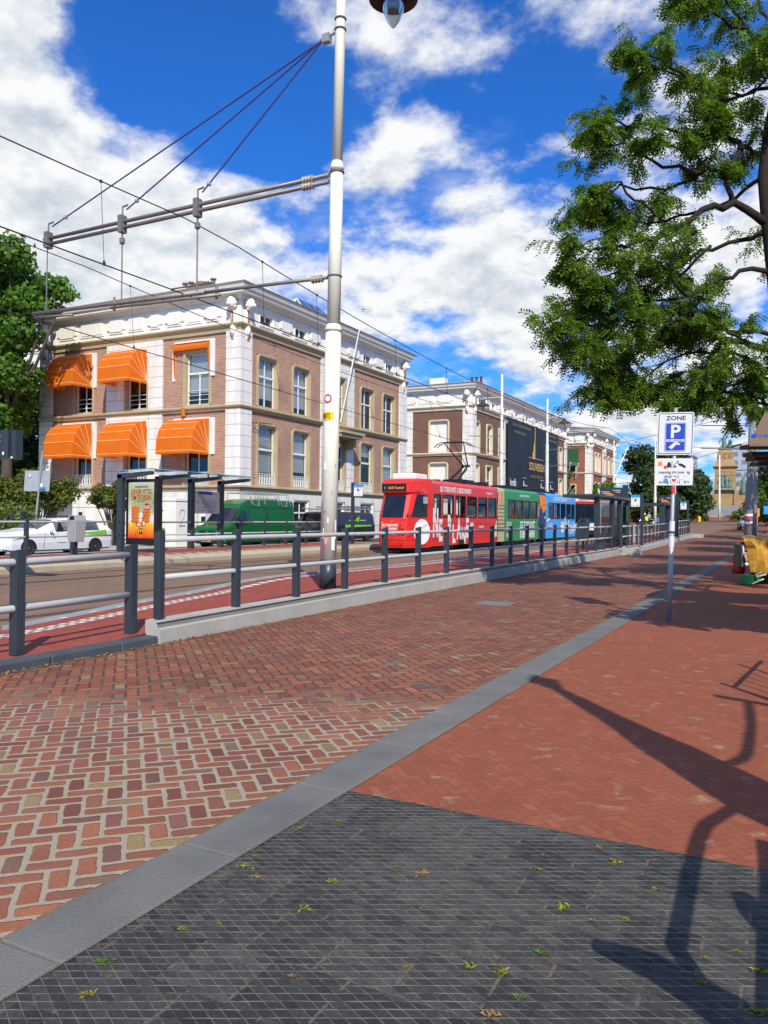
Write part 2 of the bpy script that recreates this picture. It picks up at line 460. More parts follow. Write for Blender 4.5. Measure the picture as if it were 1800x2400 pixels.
def fabric(name, c, tr=.35):
    m = bpy.data.materials.new(name); m.use_nodes = True; nt = m.node_tree
    d = nt.nodes['Principled BSDF']; d.inputs['Base Color'].default_value = (*c, 1); d.inputs['Roughness'].default_value = .8
    n = nt.nodes.new('ShaderNodeTexNoise'); n.inputs['Scale'].default_value = 1.6; n.inputs['Detail'].default_value = 4
    g = nt.nodes.new('ShaderNodeNewGeometry'); nt.links.new(g.outputs['Position'], n.inputs['Vector'])
    r = nt.nodes.new('ShaderNodeValToRGB'); r.color_ramp.elements[0].position = .3; r.color_ramp.elements[1].position = .7
    r.color_ramp.elements[0].color = (*[v * .88 for v in c], 1); r.color_ramp.elements[1].color = (*c, 1)
    nt.links.new(n.outputs[0], r.inputs[0]); nt.links.new(r.outputs[0], d.inputs['Base Color'])
    t = nt.nodes.new('ShaderNodeBsdfTranslucent'); t.inputs[0].default_value = (*c, 1)
    s = nt.nodes.new('ShaderNodeMixShader'); s.inputs[0].default_value = tr
    nt.links.new(d.outputs[0], s.inputs[1]); nt.links.new(t.outputs[0], s.inputs[2]); nt.links.new(s.outputs[0], nt.nodes['Material Output'].inputs[0])
    M[name] = m
fabric('orange_canvas', (.92, .21, .004)); fabric('green_canvas', (.03, .13, .05), .1); fabric('brown_canvas', (.22, .15, .095), .15)
plain('piping', (.85, .62, .3), .8)
plain('anthracite', (.032, .043, .055), .38, var=.15, spec=.5)
plain('galvanised', (.36, .38, .38), .42, .35, var=.15, scale=9)
plain('rail_grey', (.47, .49, .475), .45, .0, var=.1, scale=6)
plain('pole_cream', (.74, .74, .62), .65, var=.05, scale=3, spec=.15)
plain('pole_white', (.62, .63, .6), .45, var=.06)
plain('pole_grey', (.24, .25, .26), .5, var=.1, dirt=.3)
plain('tube_bronze', (.22, .19, .17), .45, .3)
plain('cable', (.03, .03, .045), .6); plain('cable_blue', (.06, .045, .2), .6)
plain('insulator', (.3, .26, .24), .4)
plain('black', (.012, .012, .013), .5, var=.3); plain('rubber', (.02, .02, .02), .8)
plain('chrome', (.6, .6, .6), .2, .9); plain('lamp_copper', (.05, .025, .018), .5)
glassmat('lamp_glass', (.62, .66, .68), .12, .15)
plain('white_plastic', (.8, .8, .79), .4, var=.04); plain('grey_plastic', (.34, .35, .34), .45, var=.06)
plain('yellow', (.9, .6, .01), .5, var=.05); plain('plate_yellow', (.85, .5, .02), .4)
plain('red_paint', (.72, .03, .022), .28, var=.05, spec=.5); plain('red_seat', (.45, .02, .03), .7)
plain('green_paint', (.014, .27, .06), .3, var=.06, spec=.5); plain('blue_paint', (.025, .37, .85), .3, var=.05)
plain('orange_paint', (.85, .24, .03), .4); plain('tan_paint', (.52, .43, .26), .5, var=.15); plain('navy', (.03, .045, .12), .5)
plain('van_green', (.004, .105, .022), .22, var=.05, spec=.6); plain('van_black', (.018, .018, .022), .2, var=.1, spec=.6)
plain('car_white', (.8, .81, .82), .2, var=.02, spec=.6); plain('car_silver', (.5, .51, .53), .25, .4); plain('car_blue', (.1, .22, .45), .25); plain('car_dark', (.03, .035, .045), .25)
plain('lime', (.2, .62, .02), .35, var=.05); plain('sign_blue', (.015, .06, .42), .4, var=.04); plain('sky_blue', (.03, .3, .65), .4)
plain('sign_white', (.66, .68, .7), .35, var=.04); plain('dull_alu', (.4, .42, .43), .45, .4)
plain('skin', (.5, .27, .18), .6); plain('hair', (.025, .015, .012), .7); plain('cloth_dark', (.02, .022, .035), .9); plain('cloth_pink', (.65, .4, .38), .9); plain('cloth_grey', (.4, .4, .42), .9); plain('hi_vis', (.55, .85, .03), .6); plain('jeans', (.05, .08, .16), .9)
plain('bark', (.022, .016, .011), .9, var=.35, scale=9, bump=.5); plain('bark_grey', (.09, .07, .055), .9, var=.35, scale=9, bump=.5)
plain('copper_green', (.13, .2, .165), .6, var=.4, scale=1.5)
plain('monument_stone', (.36, .235, .105), .85, var=.18, scale=.5, bump=.2, dirt=.3)
plain('banner_dark', (.012, .022, .028), .6, var=.2, scale=.4); plain('gold', (.62, .42, .12), .5); plain('banner_teal', (.014, .05, .055), .6, var=.3, scale=.3)
plain('text_grey', (.5, .52, .5), .6); plain('dim_gold', (.3, .24, .12), .6)
plain('green_plastic', (.006, .27, .055), .35); plain('cream', (.72, .66, .42), .5); plain('bag_red', (.55, .025, .015), .45, bump=.5, scale=6, var=.25)
plain('tarp_yellow', (.46, .25, .028), .7, var=.4, scale=3, bump=.8); plain('pink_stuff', (.6, .3, .25), .7, var=.3, scale=12); plain('sage', (.2, .24, .15), .5)
plain('poster_red', (.5, .01, .015), .5); plain('nugget', (.62, .16, .02), .75, var=.35, scale=40, bump=.8); plain('crumb', (.82, .72, .5), .8)
plain('map_paper', (.5, .51, .49), .5, var=.12, scale=6); plain('lead_text', (.2, .2, .22), .6)
plain('litter', (.28, .17, .07), .9, var=.5, scale=30); plain('paper', (.8, .8, .78), .7); plain('weed', (.16, .2, .02), .8, var=.3, scale=40)
plain('sticker_red', (.6, .05, .06), .5); plain('far_grey', (.38, .41, .46), .8, var=.15, scale=.5); plain('far_cream', (.6, .58, .5), .8)
plain('iron_dark', (.015, .025, .022), .5)
emis('led_orange', (.9, .25, .03), .5); emis('led_screen', (.035, .04, .045), .02)
def poster():
    m = Mat('poster', .25, spec=.5); x, y, z = m.pos()
    n = m.noise(2.5, 3, vec=m.vec(x * 1.5, z, 0.)); t = (z - .75) / 2.1
    c = m.ramp(t + (n - .5) * .25, [(0, (.62, .02, .005)), (.12, (.8, .22, .01)), (.3, (.85, .5, .03)), (.33, (.72, .68, .6)), (.44, (.7, .66, .55)), (.47, (.4, .42, .22)), (.75, (.3, .36, .14)), (1, (.5, .55, .38))])
    m.color(m.mix((x + 22.7 - (t * -1. + 1.) * .9).step(.35, -.1) * t.step(.4, .5) * .6, c, (.72, .7, .5))); M['poster'] = m.m
poster()
leafmat('leaf_locust', (.035, .095, .008), (.19, .3, .028), .42)
leafmat('leaf_maple', (.045, .11, .012), (.13, .26, .03), .35)
leafmat('leaf_hedge', (.07, .11, .015), (.2, .25, .04), .3)
leafmat('leaf_dark', (.018, .045, .01), (.06, .11, .02), .25)
leafmat('leaf_shrub', (.05, .09, .012), (.17, .17, .03), .3)
leafmat('leaf_weed', (.12, .16, .012), (.38, .34, .02), .3)

# ------------------------------------------------------------------ camera
cam = bpy.data.cameras.new('camera'); co = bpy.data.objects.new('camera', cam); col.objects.link(co)
cam.sensor_fit = 'VERTICAL'; cam.sensor_height = 24.0; cam.lens = 24.0 * 1870 / 2400
cam.clip_start = .05; cam.clip_end = 4000
yaw, pit, rol = R(27.2), R(.43), R(.5)
f0 = Vector((-math.sin(yaw), math.cos(yaw), 0)); r0 = Vector((math.cos(yaw), math.sin(yaw), 0)); zz = Vector((0, 0, 1))
fw = f0 * math.cos(pit) + zz * math.sin(pit); u1 = zz * math.cos(pit) - f0 * math.sin(pit)
rt = r0 * math.cos(rol) + u1 * math.sin(rol); up = u1 * math.cos(rol) - r0 * math.sin(rol)
co.matrix_world = Matrix(((rt.x, up.x, -fw.x, 0), (rt.y, up.y, -fw.y, 0), (rt.z, up.z, -fw.z, 1.6), (0, 0, 0, 1)))
sc.camera = co
sc.view_settings.view_transform = 'Standard'; sc.view_settings.look = 'None'
sc.view_settings.exposure = 0; sc.view_settings.gamma = 1
sc.render.resolution_x, sc.render.resolution_y = 768, 1024
sc.cycles.max_bounces = 8; sc.cycles.transparent_max_bounces = 16
sc.cycles.use_denoising = True

# ------------------------------------------------------------------ daylight
EL = R(41.); SX, SY = .606, -.795
ldir = Vector((-SX * math.cos(EL), -SY * math.cos(EL), -math.sin(EL)))
sun = bpy.data.lights.new('sun', 'SUN'); sun.energy = 5.0; sun.angle = R(.53); sun.color = (1, .925, .79)
so = bpy.data.objects.new('sun', sun); col.objects.link(so); so.rotation_euler = ldir.to_track_quat('-Z', 'Y').to_euler(); so.location = (20, -20, 40)

w = bpy.data.worlds.new('World'); sc.world = w; w.cycles.sampling_method = 'MANUAL'; w.cycles.sample_map_resolution = 256; w.use_nodes = True; nt = w.node_tree
bg = nt.nodes['Background']; bg.inputs[1].default_value = .108
sky = nt.nodes.new('ShaderNodeTexSky'); sky.sky_type = 'NISHITA'; sky.sun_disc = False
sky.sun_elevation = EL; sky.sun_rotation = math.atan2(SX, SY); sky.air_density = 1.0; sky.dust_density = .4; sky.ozone_density = 3.0
class WM(Mat):
    def __init__(s, nt): s.nt = nt; s._pos = None
WMt = WM(nt)
tc = nt.nodes.new('ShaderNodeTexCoord'); sp = nt.nodes.new('ShaderNodeSeparateXYZ'); nt.links.new(tc.outputs['Generated'], sp.inputs[0])
dx, dy, dz = [X(nt, sp.outputs[i]) for i in range(3)]
SKYB = [(-0.693,0.547,0.469,0.080,0.55),(-0.713,0.579,0.396,0.102,0.60),(-0.707,0.620,0.341,0.091,0.35),(-0.657,0.672,0.341,0.091,0.50),(-0.615,0.694,0.376,0.059,0.35),(-0.756,0.600,0.262,0.107,0.40),(-0.597,0.740,0.310,0.086,0.45),(-0.679,0.675,0.288,0.107,0.40),(-0.553,0.781,0.290,0.070,0.30),(-0.590,0.658,0.468,0.123,-0.90),(-0.532,0.733,0.424,0.080,-0.55),(-0.509,0.700,0.501,0.107,-0.50),(-0.484,0.746,0.457,0.032,-0.20),(-0.629,0.593,0.503,0.048,-0.40),(-0.418,0.784,0.459,0.080,0.17),(-0.376,0.773,0.510,0.107,0.13),(-0.352,0.824,0.444,0.080,0.24),(-0.424,0.818,0.388,0.064,0.20),(-0.460,0.834,0.303,0.075,0.36),(-0.390,0.864,0.317,0.086,0.36),(-0.318,0.886,0.338,0.059,0.22),(-0.325,0.908,0.264,0.075,0.42),(-0.254,0.931,0.262,0.059,0.50),(-0.375,0.896,0.236,0.059,0.25),(-0.209,0.910,0.358,0.032,0.10),(-0.376,0.844,0.383,0.032,-0.30),(-0.308,0.902,0.302,0.064,0.15),(-0.115,0.979,0.168,0.064,0.20),(-0.293,0.873,0.389,0.064,-0.30),(-0.230,0.894,0.385,0.059,-0.45),(-0.243,0.853,0.461,0.059,-0.30),(-0.173,0.844,0.508,0.086,0.28),(-0.157,0.876,0.456,0.070,0.22),(-0.297,0.937,0.185,0.032,0.50),(-0.262,0.946,0.189,0.024,0.40),(-0.244,0.956,0.164,0.059,-0.40),(-0.403,0.895,0.192,0.064,-0.30),(-0.304,0.926,0.225,0.032,-0.15),(-0.201,0.969,0.147,0.043,0.50),(-0.211,0.969,0.125,0.048,0.35),(-0.162,0.970,0.180,0.043,0.10),(-0.107,0.987,0.119,0.048,0.05),(-0.062,0.992,0.108,0.043,0.35),(-0.135,0.982,0.130,0.032,-0.15),(-0.130,0.945,0.299,0.086,0.40),(-0.069,0.966,0.249,0.075,0.35),(-0.066,0.908,0.414,0.080,0.20),(-0.140,0.987,0.085,0.048,0.30),(-0.509,0.768,0.389,0.043,0.10),(-0.224,0.913,0.342,0.048,0.05),(-0.458,0.852,0.256,0.048,0.10)]
acc = None
for a, b, c, r_, w_ in SKYB:
    dt = (dx * a) + (dy * b) + (dz * c)
    g = ((dt - 1.) * (2. / (r_ * r_) * .7)).op('EXPONENT') * w_      # soft patch of thicker or thinner cloud
    acc = g if acc is None else acc + g
k_ = (dz.max(0.) + .32)
def cl(ox, oy, det):
    return WMt.noise(4.4, det, .6, WMt.vec(dx / k_ + ox, dy / k_ + oy, 0.))
n_a = cl(3.1, 7.7, 8); n_b = cl(3.1 + SX * .04, 7.7 + SY * .04, 5)
dens = (n_a - .5) * 3.3 + acc * .72 - .02
cov = dens.step(-.16, .5)
lit = ((n_a - n_b) * 2.4 + .74 - (dens - .55).max(0.) * .3)
wisp = WMt.noise(4.2, 6, .62, WMt.vec(dx / k_, dy / k_ * 1.5, 2.))
cov = cov.max(wisp.step(.45, .8) * .5 * (acc.step(-.3, .15)))
ccol = WMt.ramp(lit, [(.1, (3.6, 4.4, 5.5)), (.45, (5.6, 6.2, 7.0)), (.8, (8.9, 9.0, 9.1))])
hs = nt.nodes.new('ShaderNodeMixRGB'); hs.blend_type = 'MULTIPLY'; hs.inputs[0].default_value = 1
nt.links.new(sky.outputs[0], hs.inputs[1]); hs.inputs[2].default_value = (.22, .8, 1.66, 1)
nt.links.new(WMt.mix(cov, hs.outputs[0], ccol), bg.inputs[0])

# ------------------------------------------------------------------ ground
def sheet(name, mat, xs, ys, z, prof=True):
    """flat strip between two x edges (numbers or functions of y) following the street's rise"""
    mb = MB()
    for a, b in zip(ys[:-1], ys[1:]):
        q = []
        for yy, k in ((a, 0), (a, 1), (b, 1), (b, 0)):
            xx = xs[k](yy) if callable(xs[k]) else xs[k]
            q.append((xx, yy, (z(yy) if callable(z) else z) + (gz(yy) if prof else 0)))
        mb.poly(q)
    return struct(mb, name, mat)
Ybig = [-400, -60, -10, 0, 10, 20, 30, 40, 45, 60, 80, 100, 130, 165, 220, 400, 900, 2500]
sheet('ground', 'earth', (-1500, 1500), Ybig, -.06)
YR = [-12, 0, 10, 20, 30, 40, 45, 60, 80, 100, 130, 152]
sheet('road', 'clinker_road', (-7.04, -2.6), YR, 0.)
sheet('pavement', 'red_pavers', (-2.32, 14), [4.06] + YR[2:], .008)
sheet('paving', 'studded_tiles', (-2.32, 9), [-8, 4.06], .008)
mb = MB(); mb.box(-2.62, -8, -.2, -2.3, 0, .022)
y = 0
while y < 45:
    mb.box(-2.62 + random.uniform(-.003, .003), y + .006, -.2, -2.3 + random.uniform(-.003, .003), y + .994, .022 + random.uniform(-.002, .002)); y += 1.0
mb.prism([(-2.62, 45, -.2), (-2.3, 45, -.2), (-2.3, 60, -.1), (-2.62, 60, -.1)], (0, 0, .225))
struct(mb, 'kerb', 'kerb_stone', bevel=.008)
# sandy joints at both kerb edges
for nm, x0, x1, zt in (('kerb_joint', -2.645, -2.6, .004), ('kerb_joint', -2.32, -2.295, .012)):
    mb = MB(); yy = -2
    while yy < 30:
        mb.poly([(x0 - random.random() * .02, yy, zt), (x1, yy, zt), (x1, yy + .35, zt), (x0 - random.random() * .02, yy + .35, zt)]); yy += .35
    struct(mb, nm, 'joint_dirt')
# tramway
sheet('tramway', 'tram_asphalt', (-19.4, -7.0), [-12] + YR[1:], -.012)
sheet('far_road', 'asphalt', (-28.2, -22.5), [-20] + YR[1:], 0.004)
sheet('front_yard', 'concrete', (-60, -28.0), [-20] + YR[1:], 0.0)
NX = -11.57
def fx_(y): return -17.2 + max(0, min(1, (y - 10) / 22)) * 1.05
mb = MB()
for k in (-.83, .83):
    for o in (-.075, .06):
        for i in range(len(YR) - 1):
            a, b = YR[i], YR[i + 1]; x = NX + k + o
            mb.poly([(x, a, gz(a) - .006), (x + .05, a, gz(a) - .006), (x + .05, b, gz(b) - .006), (x, b, gz(b) - .006)])
struct(mb, 'rails', 'rail_steel')
mb = MB(); yy = [-10 + 3 * i for i in range(52)]
for k in (-.83, .83):
    for o in (-.075, .06):
        for a, b in zip(yy[:-1], yy[1:]):
            mb.poly([(fx_(a) + k + o, a, gz(a) - .006), (fx_(a) + k + o + .05, a, gz(a) - .006), (fx_(b) + k + o + .05, b, gz(b) - .006), (fx_(b) + k + o, b, gz(b) - .006)])
struct(mb, 'rails', 'rail_steel')
# near tram platform: climbs from street level, edge swings out towards the rails
def pz(y): return .085 + .2 * max(0., min(1., (y - 6.5) / 8.0))
PE = [(-2, -9.3), (7.2, -9.45), (9.0, -9.7), (10.2, -9.88), (11.4, -9.97), (13.4, -10.35), (16, -10.45), (20, -10.1), (28, -10.0), (70, -9.85)]
def pe(y):
    for (a, xa), (b, xb) in zip(PE[:-1], PE[1:]):
        if a <= y <= b: return xa + (xb - xa) * (y - a) / (b - a)
    return PE[-1][1]
YP = [-2, 2, 5, 6.5, 7.2, 8, 9, 10.2, 11.4, 12.4, 13.4, 14.5, 16, 18, 20, 24, 28, 34, 40, 45, 55, 66]
sheet('platform', 'platform_pavers', (lambda y: pe(y) + .3, -7.28), YP, pz)
mb = MB()
for a, b in zip(YP[:-1], YP[1:]):
    za, zb = pz(a) + gz(a), pz(b) + gz(b)
    if b <= 7.2: za = zb = .02
    mb.loft([[(pe(a), a, -.1), (pe(a) + .31, a, -.1), (pe(a) + .31, a, za + .003), (pe(a), a, za + .003)], [(pe(b), b, -.1), (pe(b) + .31, b, -.1), (pe(b) + .31, b, zb + .003), (pe(b), b, zb + .003)]])
struct(mb, 'platform_edge', 'edge_stone')
mb = MB(); y = 4.2
while y < 64:
    for r_ in range(3 if y < 12 else 1):
        if y >= 12 and int(y * 10) % 2 == 9: continue
        L = .13 if y < 12 else .21
        x = pe(y) + .62 + r_ * .085; yy = y + (r_ % 2) * .1; z = pz(yy) + gz(yy) + .006
        wdt = .06 if y < 12 else .17
        mb.poly([(x, yy, z), (x + wdt, yy + .03, z), (x + wdt, yy + .03 + L, pz(yy + L) + gz(yy) + .006), (x, yy + L, pz(yy + L) + gz(yy) + .006)])
    y += .2 if y < 12 else .34
struct(mb, 'tactile_paving', 'white_paint_mark')
mb = MB(); y = 8.
while y < 30:
    x = pe(y) + .24; z = pz(y) + .008
    mb.poly([(x, y, z), (x + .05, y + .02, z), (x + .05, y + .16, pz(y + .15) + .008), (x, y + .14, pz(y + .15) + .008)]); y += .62
struct(mb, 'edge_marks', 'white_paint_mark')
# low dark kerb, then the stepped concrete retaining wall with the railing on top
mb = MB(); y = -2.
while y < 7.3:
    e = min(7.62, y + 1.0); dz_ = .1
    mb.prism([(-7.3, y, -.2), (-7.07, y + .0, -.2), (-7.07, e - .012, -.2), (-7.3, e - .012, -.2)], (0, 0, .2 + dz_)); y += 1.0
struct(mb, 'low_kerb', 'dark_kerb', bevel=.02)
def seg_wall(y0, y1, nm):
    mb = MB(); y = y0
    while y < y1 - .1:
        e = min(y + 2.95, y1); h0 = .185 + .05 * min(1, (y - 7.6) / 6); h1 = .185 + .05 * min(1, (e - 7.6) / 6)
        ga, gb = gz(y), gz(e - .012)
        def ring(yy, h, g): return [(-7.05, yy, -.2 + g), (-7.05, yy, h - .012 + g), (-7.06, yy, h + g), (-7.115, yy, h + .004 + g), (-7.125, yy, h + .07 + g), (-7.10, yy, h + .075 + g), (-7.105, yy, h + .098 + g), (-7.3, yy, h + .1 + g), (-7.3, yy, -.2 + g)]
        mb.loft([ring(y, h0, ga), ring(e - .012, h1, gb)]); y += 2.95
    struct(mb, nm, 'concrete'); mb = MB()
    mb.loft([[(-7.1135, yy, .185 + .05 * max(0, min(1, (yy - 7.6) / 6)) + .006 + gz(yy)), (-7.1235, yy, .185 + .05 * max(0, min(1, (yy - 7.6) / 6)) + .069 + gz(yy)), (-7.13, yy, .24 + gz(yy))] for yy in [y0 + .02, 10, 13.6, 25, y1 - .02] if y0 < yy < y1])
    return struct(mb, 'wall_groove', 'dark_concrete')
seg_wall(7.62, 37.3, 'retaining_wall')
mb = MB(); mb.box(-7.4, 37.3, -.1, -6.2, 38.1, .3); mb.prism([(-7.4, 38.1, -.1), (-6.9, 38.1, -.1), (-6.9, 39, -.1), (-7.4, 39, -.1)], (0, 0, .37)); struct(mb, 'wall_end_block', 'concrete', bevel=.02)
seg_wall(38.9, 66.5, 'retaining_wall')
mb = MB(); mb.prism([(-7.4, 66.4, .1), (-6.3, 66.4, .1), (-6.3, 67.4, .1), (-7.4, 67.4, .1)], (0, 0, .45)); struct(mb, 'wall_end_block', 'concrete', bevel=.02)
# far platform
sheet('far_platform', 'platform_pavers', (-22.7, -19.25), [-12, 0, 20, 38.5], .25)
mb = MB(); y = -12
while y < 38:
    e = y + 1.0
    mb.loft([[(-19.3, yy, -.1), (-18.88, yy, -.1), (-18.88, yy, .13), (-18.98, yy, .22), (-19.08, yy, .256), (-19.3, yy, .258)] for yy in (y, e - .015)]); y = e
struct(mb, 'far_kerb', 'pale_kerb')
mb = MB(); y = -10; i = 0
while y < 37.5:
    mb.poly([(-19.72, y, .262), (-19.34, y, .262), (-19.34, y + .3, .262), (-19.72, y + .3, .262)]); y += .6
y = -10
while y < 37.5:
    for x in (-20.3, -20.2): mb.poly([(x, y + (x < -20.25) * .12, .262), (x + .07, y + (x < -20.25) * .12, .262), (x + .07, y + .15, .262), (x, y + .15, .262)])
    y += .25
struct(mb, 'tactile_paving', 'white_paint_mark')
mb = MB(); y = -10
while y < 37.5:
    mb.poly([(-19.72, y + .3, .259), (-19.34, y + .3, .259), (-19.34, y + .6, .259), (-19.72, y + .6, .259)]); y += .6
struct(mb, 'edge_marks', 'black')
mb = MB(); mb.box(-22.9, -12, -.1, -22.7, 38.5, .262); mb.box(-22.9, 38.5, -.1, -18.9, 38.9, .262); struct(mb, 'far_platform_back_kerb', 'concrete')
# the square far ahead
sheet('crossing', 'tram_asphalt', (-60, 40), [152, 156, 160, 168], .02)
sheet('grass_strip', 'grass', (-45, 30), [164, 172, 182], .08)
sheet('red_forecourt', 'red_pavers', (-60, 40), [182, 190, 203], lambda y: .1 + (y - 182) * .045)
mb = MB()
for i in range(9):
    mb.box(-60, 203 + i * 1.7, 0, 30, 226, 2.65 + i * .36)
struct(mb, 'plaza_steps', 'plaza_paving')
mb = MB(); mb.box(-60, 202.5, 0, 30, 203, 2.75); struct(mb, 'plaza_edge', 'concrete')
sheet('far_street', 'red_pavers', (-28.2, -19.4), [75, 100, 130, 152], .012)
# ------------------------------------------------------------------ mansions
def window(root, F, a0, a1, z0, z1, stone, style='T', blind=0., pane='window_glass', rail=False, arch=.22, t=.17, depth=.26, label=None, filled=False, fr='white_wood'):
    """stone surround > frame, pane, blind, balustrade"""
    mb = MB(); F.ring(mb, a0, a1, z0, z1, t, arch, -depth, .07, bottom=False)
    F.ring(mb, a0 - t * .35, a1 + t * .35, z0, z1 + t * .35, t * .3, arch, .05, .105, bottom=False)
    F.box(mb, a0 - t * .6, a1 + t * .6, z0 - .14, z0, -depth, .12)
    win = mb.build('window', stone, root)
    if label: win['label'] = label
    if filled:
        mb = MB(); F.box(mb, a0 - .02, a1 + .02, z0, z1 + .02, -depth, -depth + .06); mb.build('panel', 'white_render', win); return win
    d0, d1 = -depth + .0, -depth + .07; f = .075; W = a1 - a0
    mb = MB(); tz = z0 + (z1 - z0) * .62
    F.box(mb, a0 - .02, a0 + f, z0, z1, d0, d1); F.box(mb, a1 - f, a1 + .02, z0, z1, d0, d1)
    F.box(mb, a0 + f, a1 - f, z0, z0 + f, d0, d1); F.box(mb, a0 + f, a1 - f, z1 - f, z1, d0, d1)
    c = (a0 + a1) / 2
    if style == 'T':
        F.box(mb, a0 + f, a1 - f, tz - .05, tz + .05, d0, d1 + .02); F.box(mb, c - .035, c + .035, z0 + f, tz - .05, d0 + .01, d1); F.box(mb, c - .03, c + .03, tz + .05, z1 - f, d0 + .01, d1)
    elif style == 'H':
        F.box(mb, a0 + f, a1 - f, tz - .06, tz + .06, d0, d1 + .02)
    elif style == '2':
        F.box(mb, c - .05, c + .05, z0 + f, z1 - f, d0, d1 + .01)
    elif style == 'G':
        F.box(mb, a0 + f, a1 - f, tz - .05, tz + .05, d0, d1 + .02); F.box(mb, c - .035, c + .035, z0 + f, tz - .05, d0 + .01, d1)
        for k in range(3): F.box(mb, a0 + f, a1 - f, z0 + .3 + k * .28, z0 + .325 + k * .28, d1 + .06, d1 + .085)
    mb.build('frame', fr, win)
    mb = MB(); mb.poly([F.p(a0, z0, d0 + .03), F.p(a1, z0, d0 + .03), F.p(a1, z1, d0 + .03), F.p(a0, z1, d0 + .03)]); mb.build('pane', pane, win)
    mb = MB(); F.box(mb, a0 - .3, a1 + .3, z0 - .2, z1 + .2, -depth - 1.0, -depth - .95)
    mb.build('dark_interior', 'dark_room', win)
    if blind:
        mb = MB(); zb = z1 - (z1 - z0) * blind
        mb.poly([F.p(a0, zb, d0 - .08), F.p(a1, zb, d0 - .08), F.p(a1, z1, d0 - .08), F.p(a0, z1, d0 - .08)]); mb.build('blind', 'venetian', win)
    if rail:
        mb = MB(); zt = z0 + .78
        for zz_ in (z0 + .06, z0 + .14, zt - .12, zt): F.box(mb, a0, a1, zz_, zz_ + .035, -.06, -.02)
        n = 7
        for k in range(n + 1):
            x = a0 + .03 + (a1 - a0 - .06) * k / n; F.box(mb, x - .016, x + .016, z0 + .06, zt, -.055, -.025)
            if k < n:
                xc = x + (a1 - a0 - .06) / n / 2; h = (zt - z0) * .28; zc = z0 + (zt - z0) * .5
                mb.tube([F.p(xc + math.cos(q * PI / 6) * .07, zc + math.sin(q * PI / 6) * h, -.04) for q in range(13)], .014, 5)
        mb.build('balustrade', 'white_wood', win)
    return win

def awning(root, F, a0, a1, zt, zb, pr, label):
    """hooped canvas sun hood > scalloped valance, seams, white side board"""
    mb = MB(); r = zt - zb; N = 5; hoop = []
    for k in range(N + 1):
        th = k / N * PI / 2 * 1.0; d = pr * math.sin(th) ** .85; z = zb + r * math.cos(th) ** .8
        hoop.append((d, z))
    for k in range(N):
        (d0, z0), (d1, z1) = hoop[k], hoop[k + 1]
        mb.poly([F.p(a0, z0, d0 + .02), F.p(a1, z0, d0 + .02), F.p(a1, z1, d1 + .02), F.p(a0, z1, d1 + .02)])
        for a in (a0, a1): mb.poly([F.p(a, zb, .02), F.p(a, z0, d0 + .02), F.p(a, z1, d1 + .02)])
    aw = mb.build('awning', 'orange_canvas', root); aw['label'] = label
    mb = MB()
    for k in range(1, N + 1):
        d, z = hoop[k]; mb.tube([F.p(a0 - .005, zb, .02), F.p(a0 - .005, z, d + .025), F.p(a1 + .005, z + .008, d + .03), F.p(a1 + .005, zb, .02)], .016, 5)
    mb.build('seam', 'piping', aw)
    mb = MB()
    def strip(p0, p1, n):
        for k in range(n):
            q = [(p0 + (p1 - p0) * ((k + i / 4) / n), .09 + .1 * math.sin(PI * i / 4)) for i in range(5)]
            for i in range(4):
                (a, ha), (b, hb) = q[i], q[i + 1]
                mb.poly([(a.x, a.y, zb), (b.x, b.y, zb), (b.x, b.y, zb - hb), (a.x, a.y, zb - ha)])
    strip(F.p(a0, zb, pr + .02), F.p(a1, zb, pr + .02), 16); strip(F.p(a1, zb, pr + .02), F.p(a1, zb, .02), 10); strip(F.p(a0, zb, pr + .02), F.p(a0, zb, .02), 10)
    mb.build('valance', 'orange_canvas', aw)
    mb = MB(); F.box(mb, a1 + .02, a1 + .38, zb - .12, zt + .06, .0, .09); F.box(mb, a0 - .02, a0 + .0, zb, zt, 0, .07); F.box(mb, a0, a1 + .02, zt + .0, zt + .09, .0, .12); mb.build('side_board', 'white_wood', aw)

def console(mb, F, a, zt, zb):
    """scrolled bracket with a lion's mask"""
    mb.ball(F.p(a, zt - .38, .32), (.3, .3, .36), 0, 10)
    for k in range(9):
        t = k / 9 * 2 * PI; mb.ball(F.p(a + .25 * math.cos(t), zt - .4 + .32 * math.sin(t), .27), .09, 0, 6)
    mb.ball(F.p(a, zt - .5, .62), (.13, .13, .11), 0, 8)
    F.box(mb, a - .16, a + .16, zb + .55, zt - .7, 0, .2)
    mb.ball(F.p(a, zb + .45, .16), (.2, .2, .34), 0, 8); mb.ball(F.p(a, zb + .1, .12), (.13, .13, .2), 0, 8)

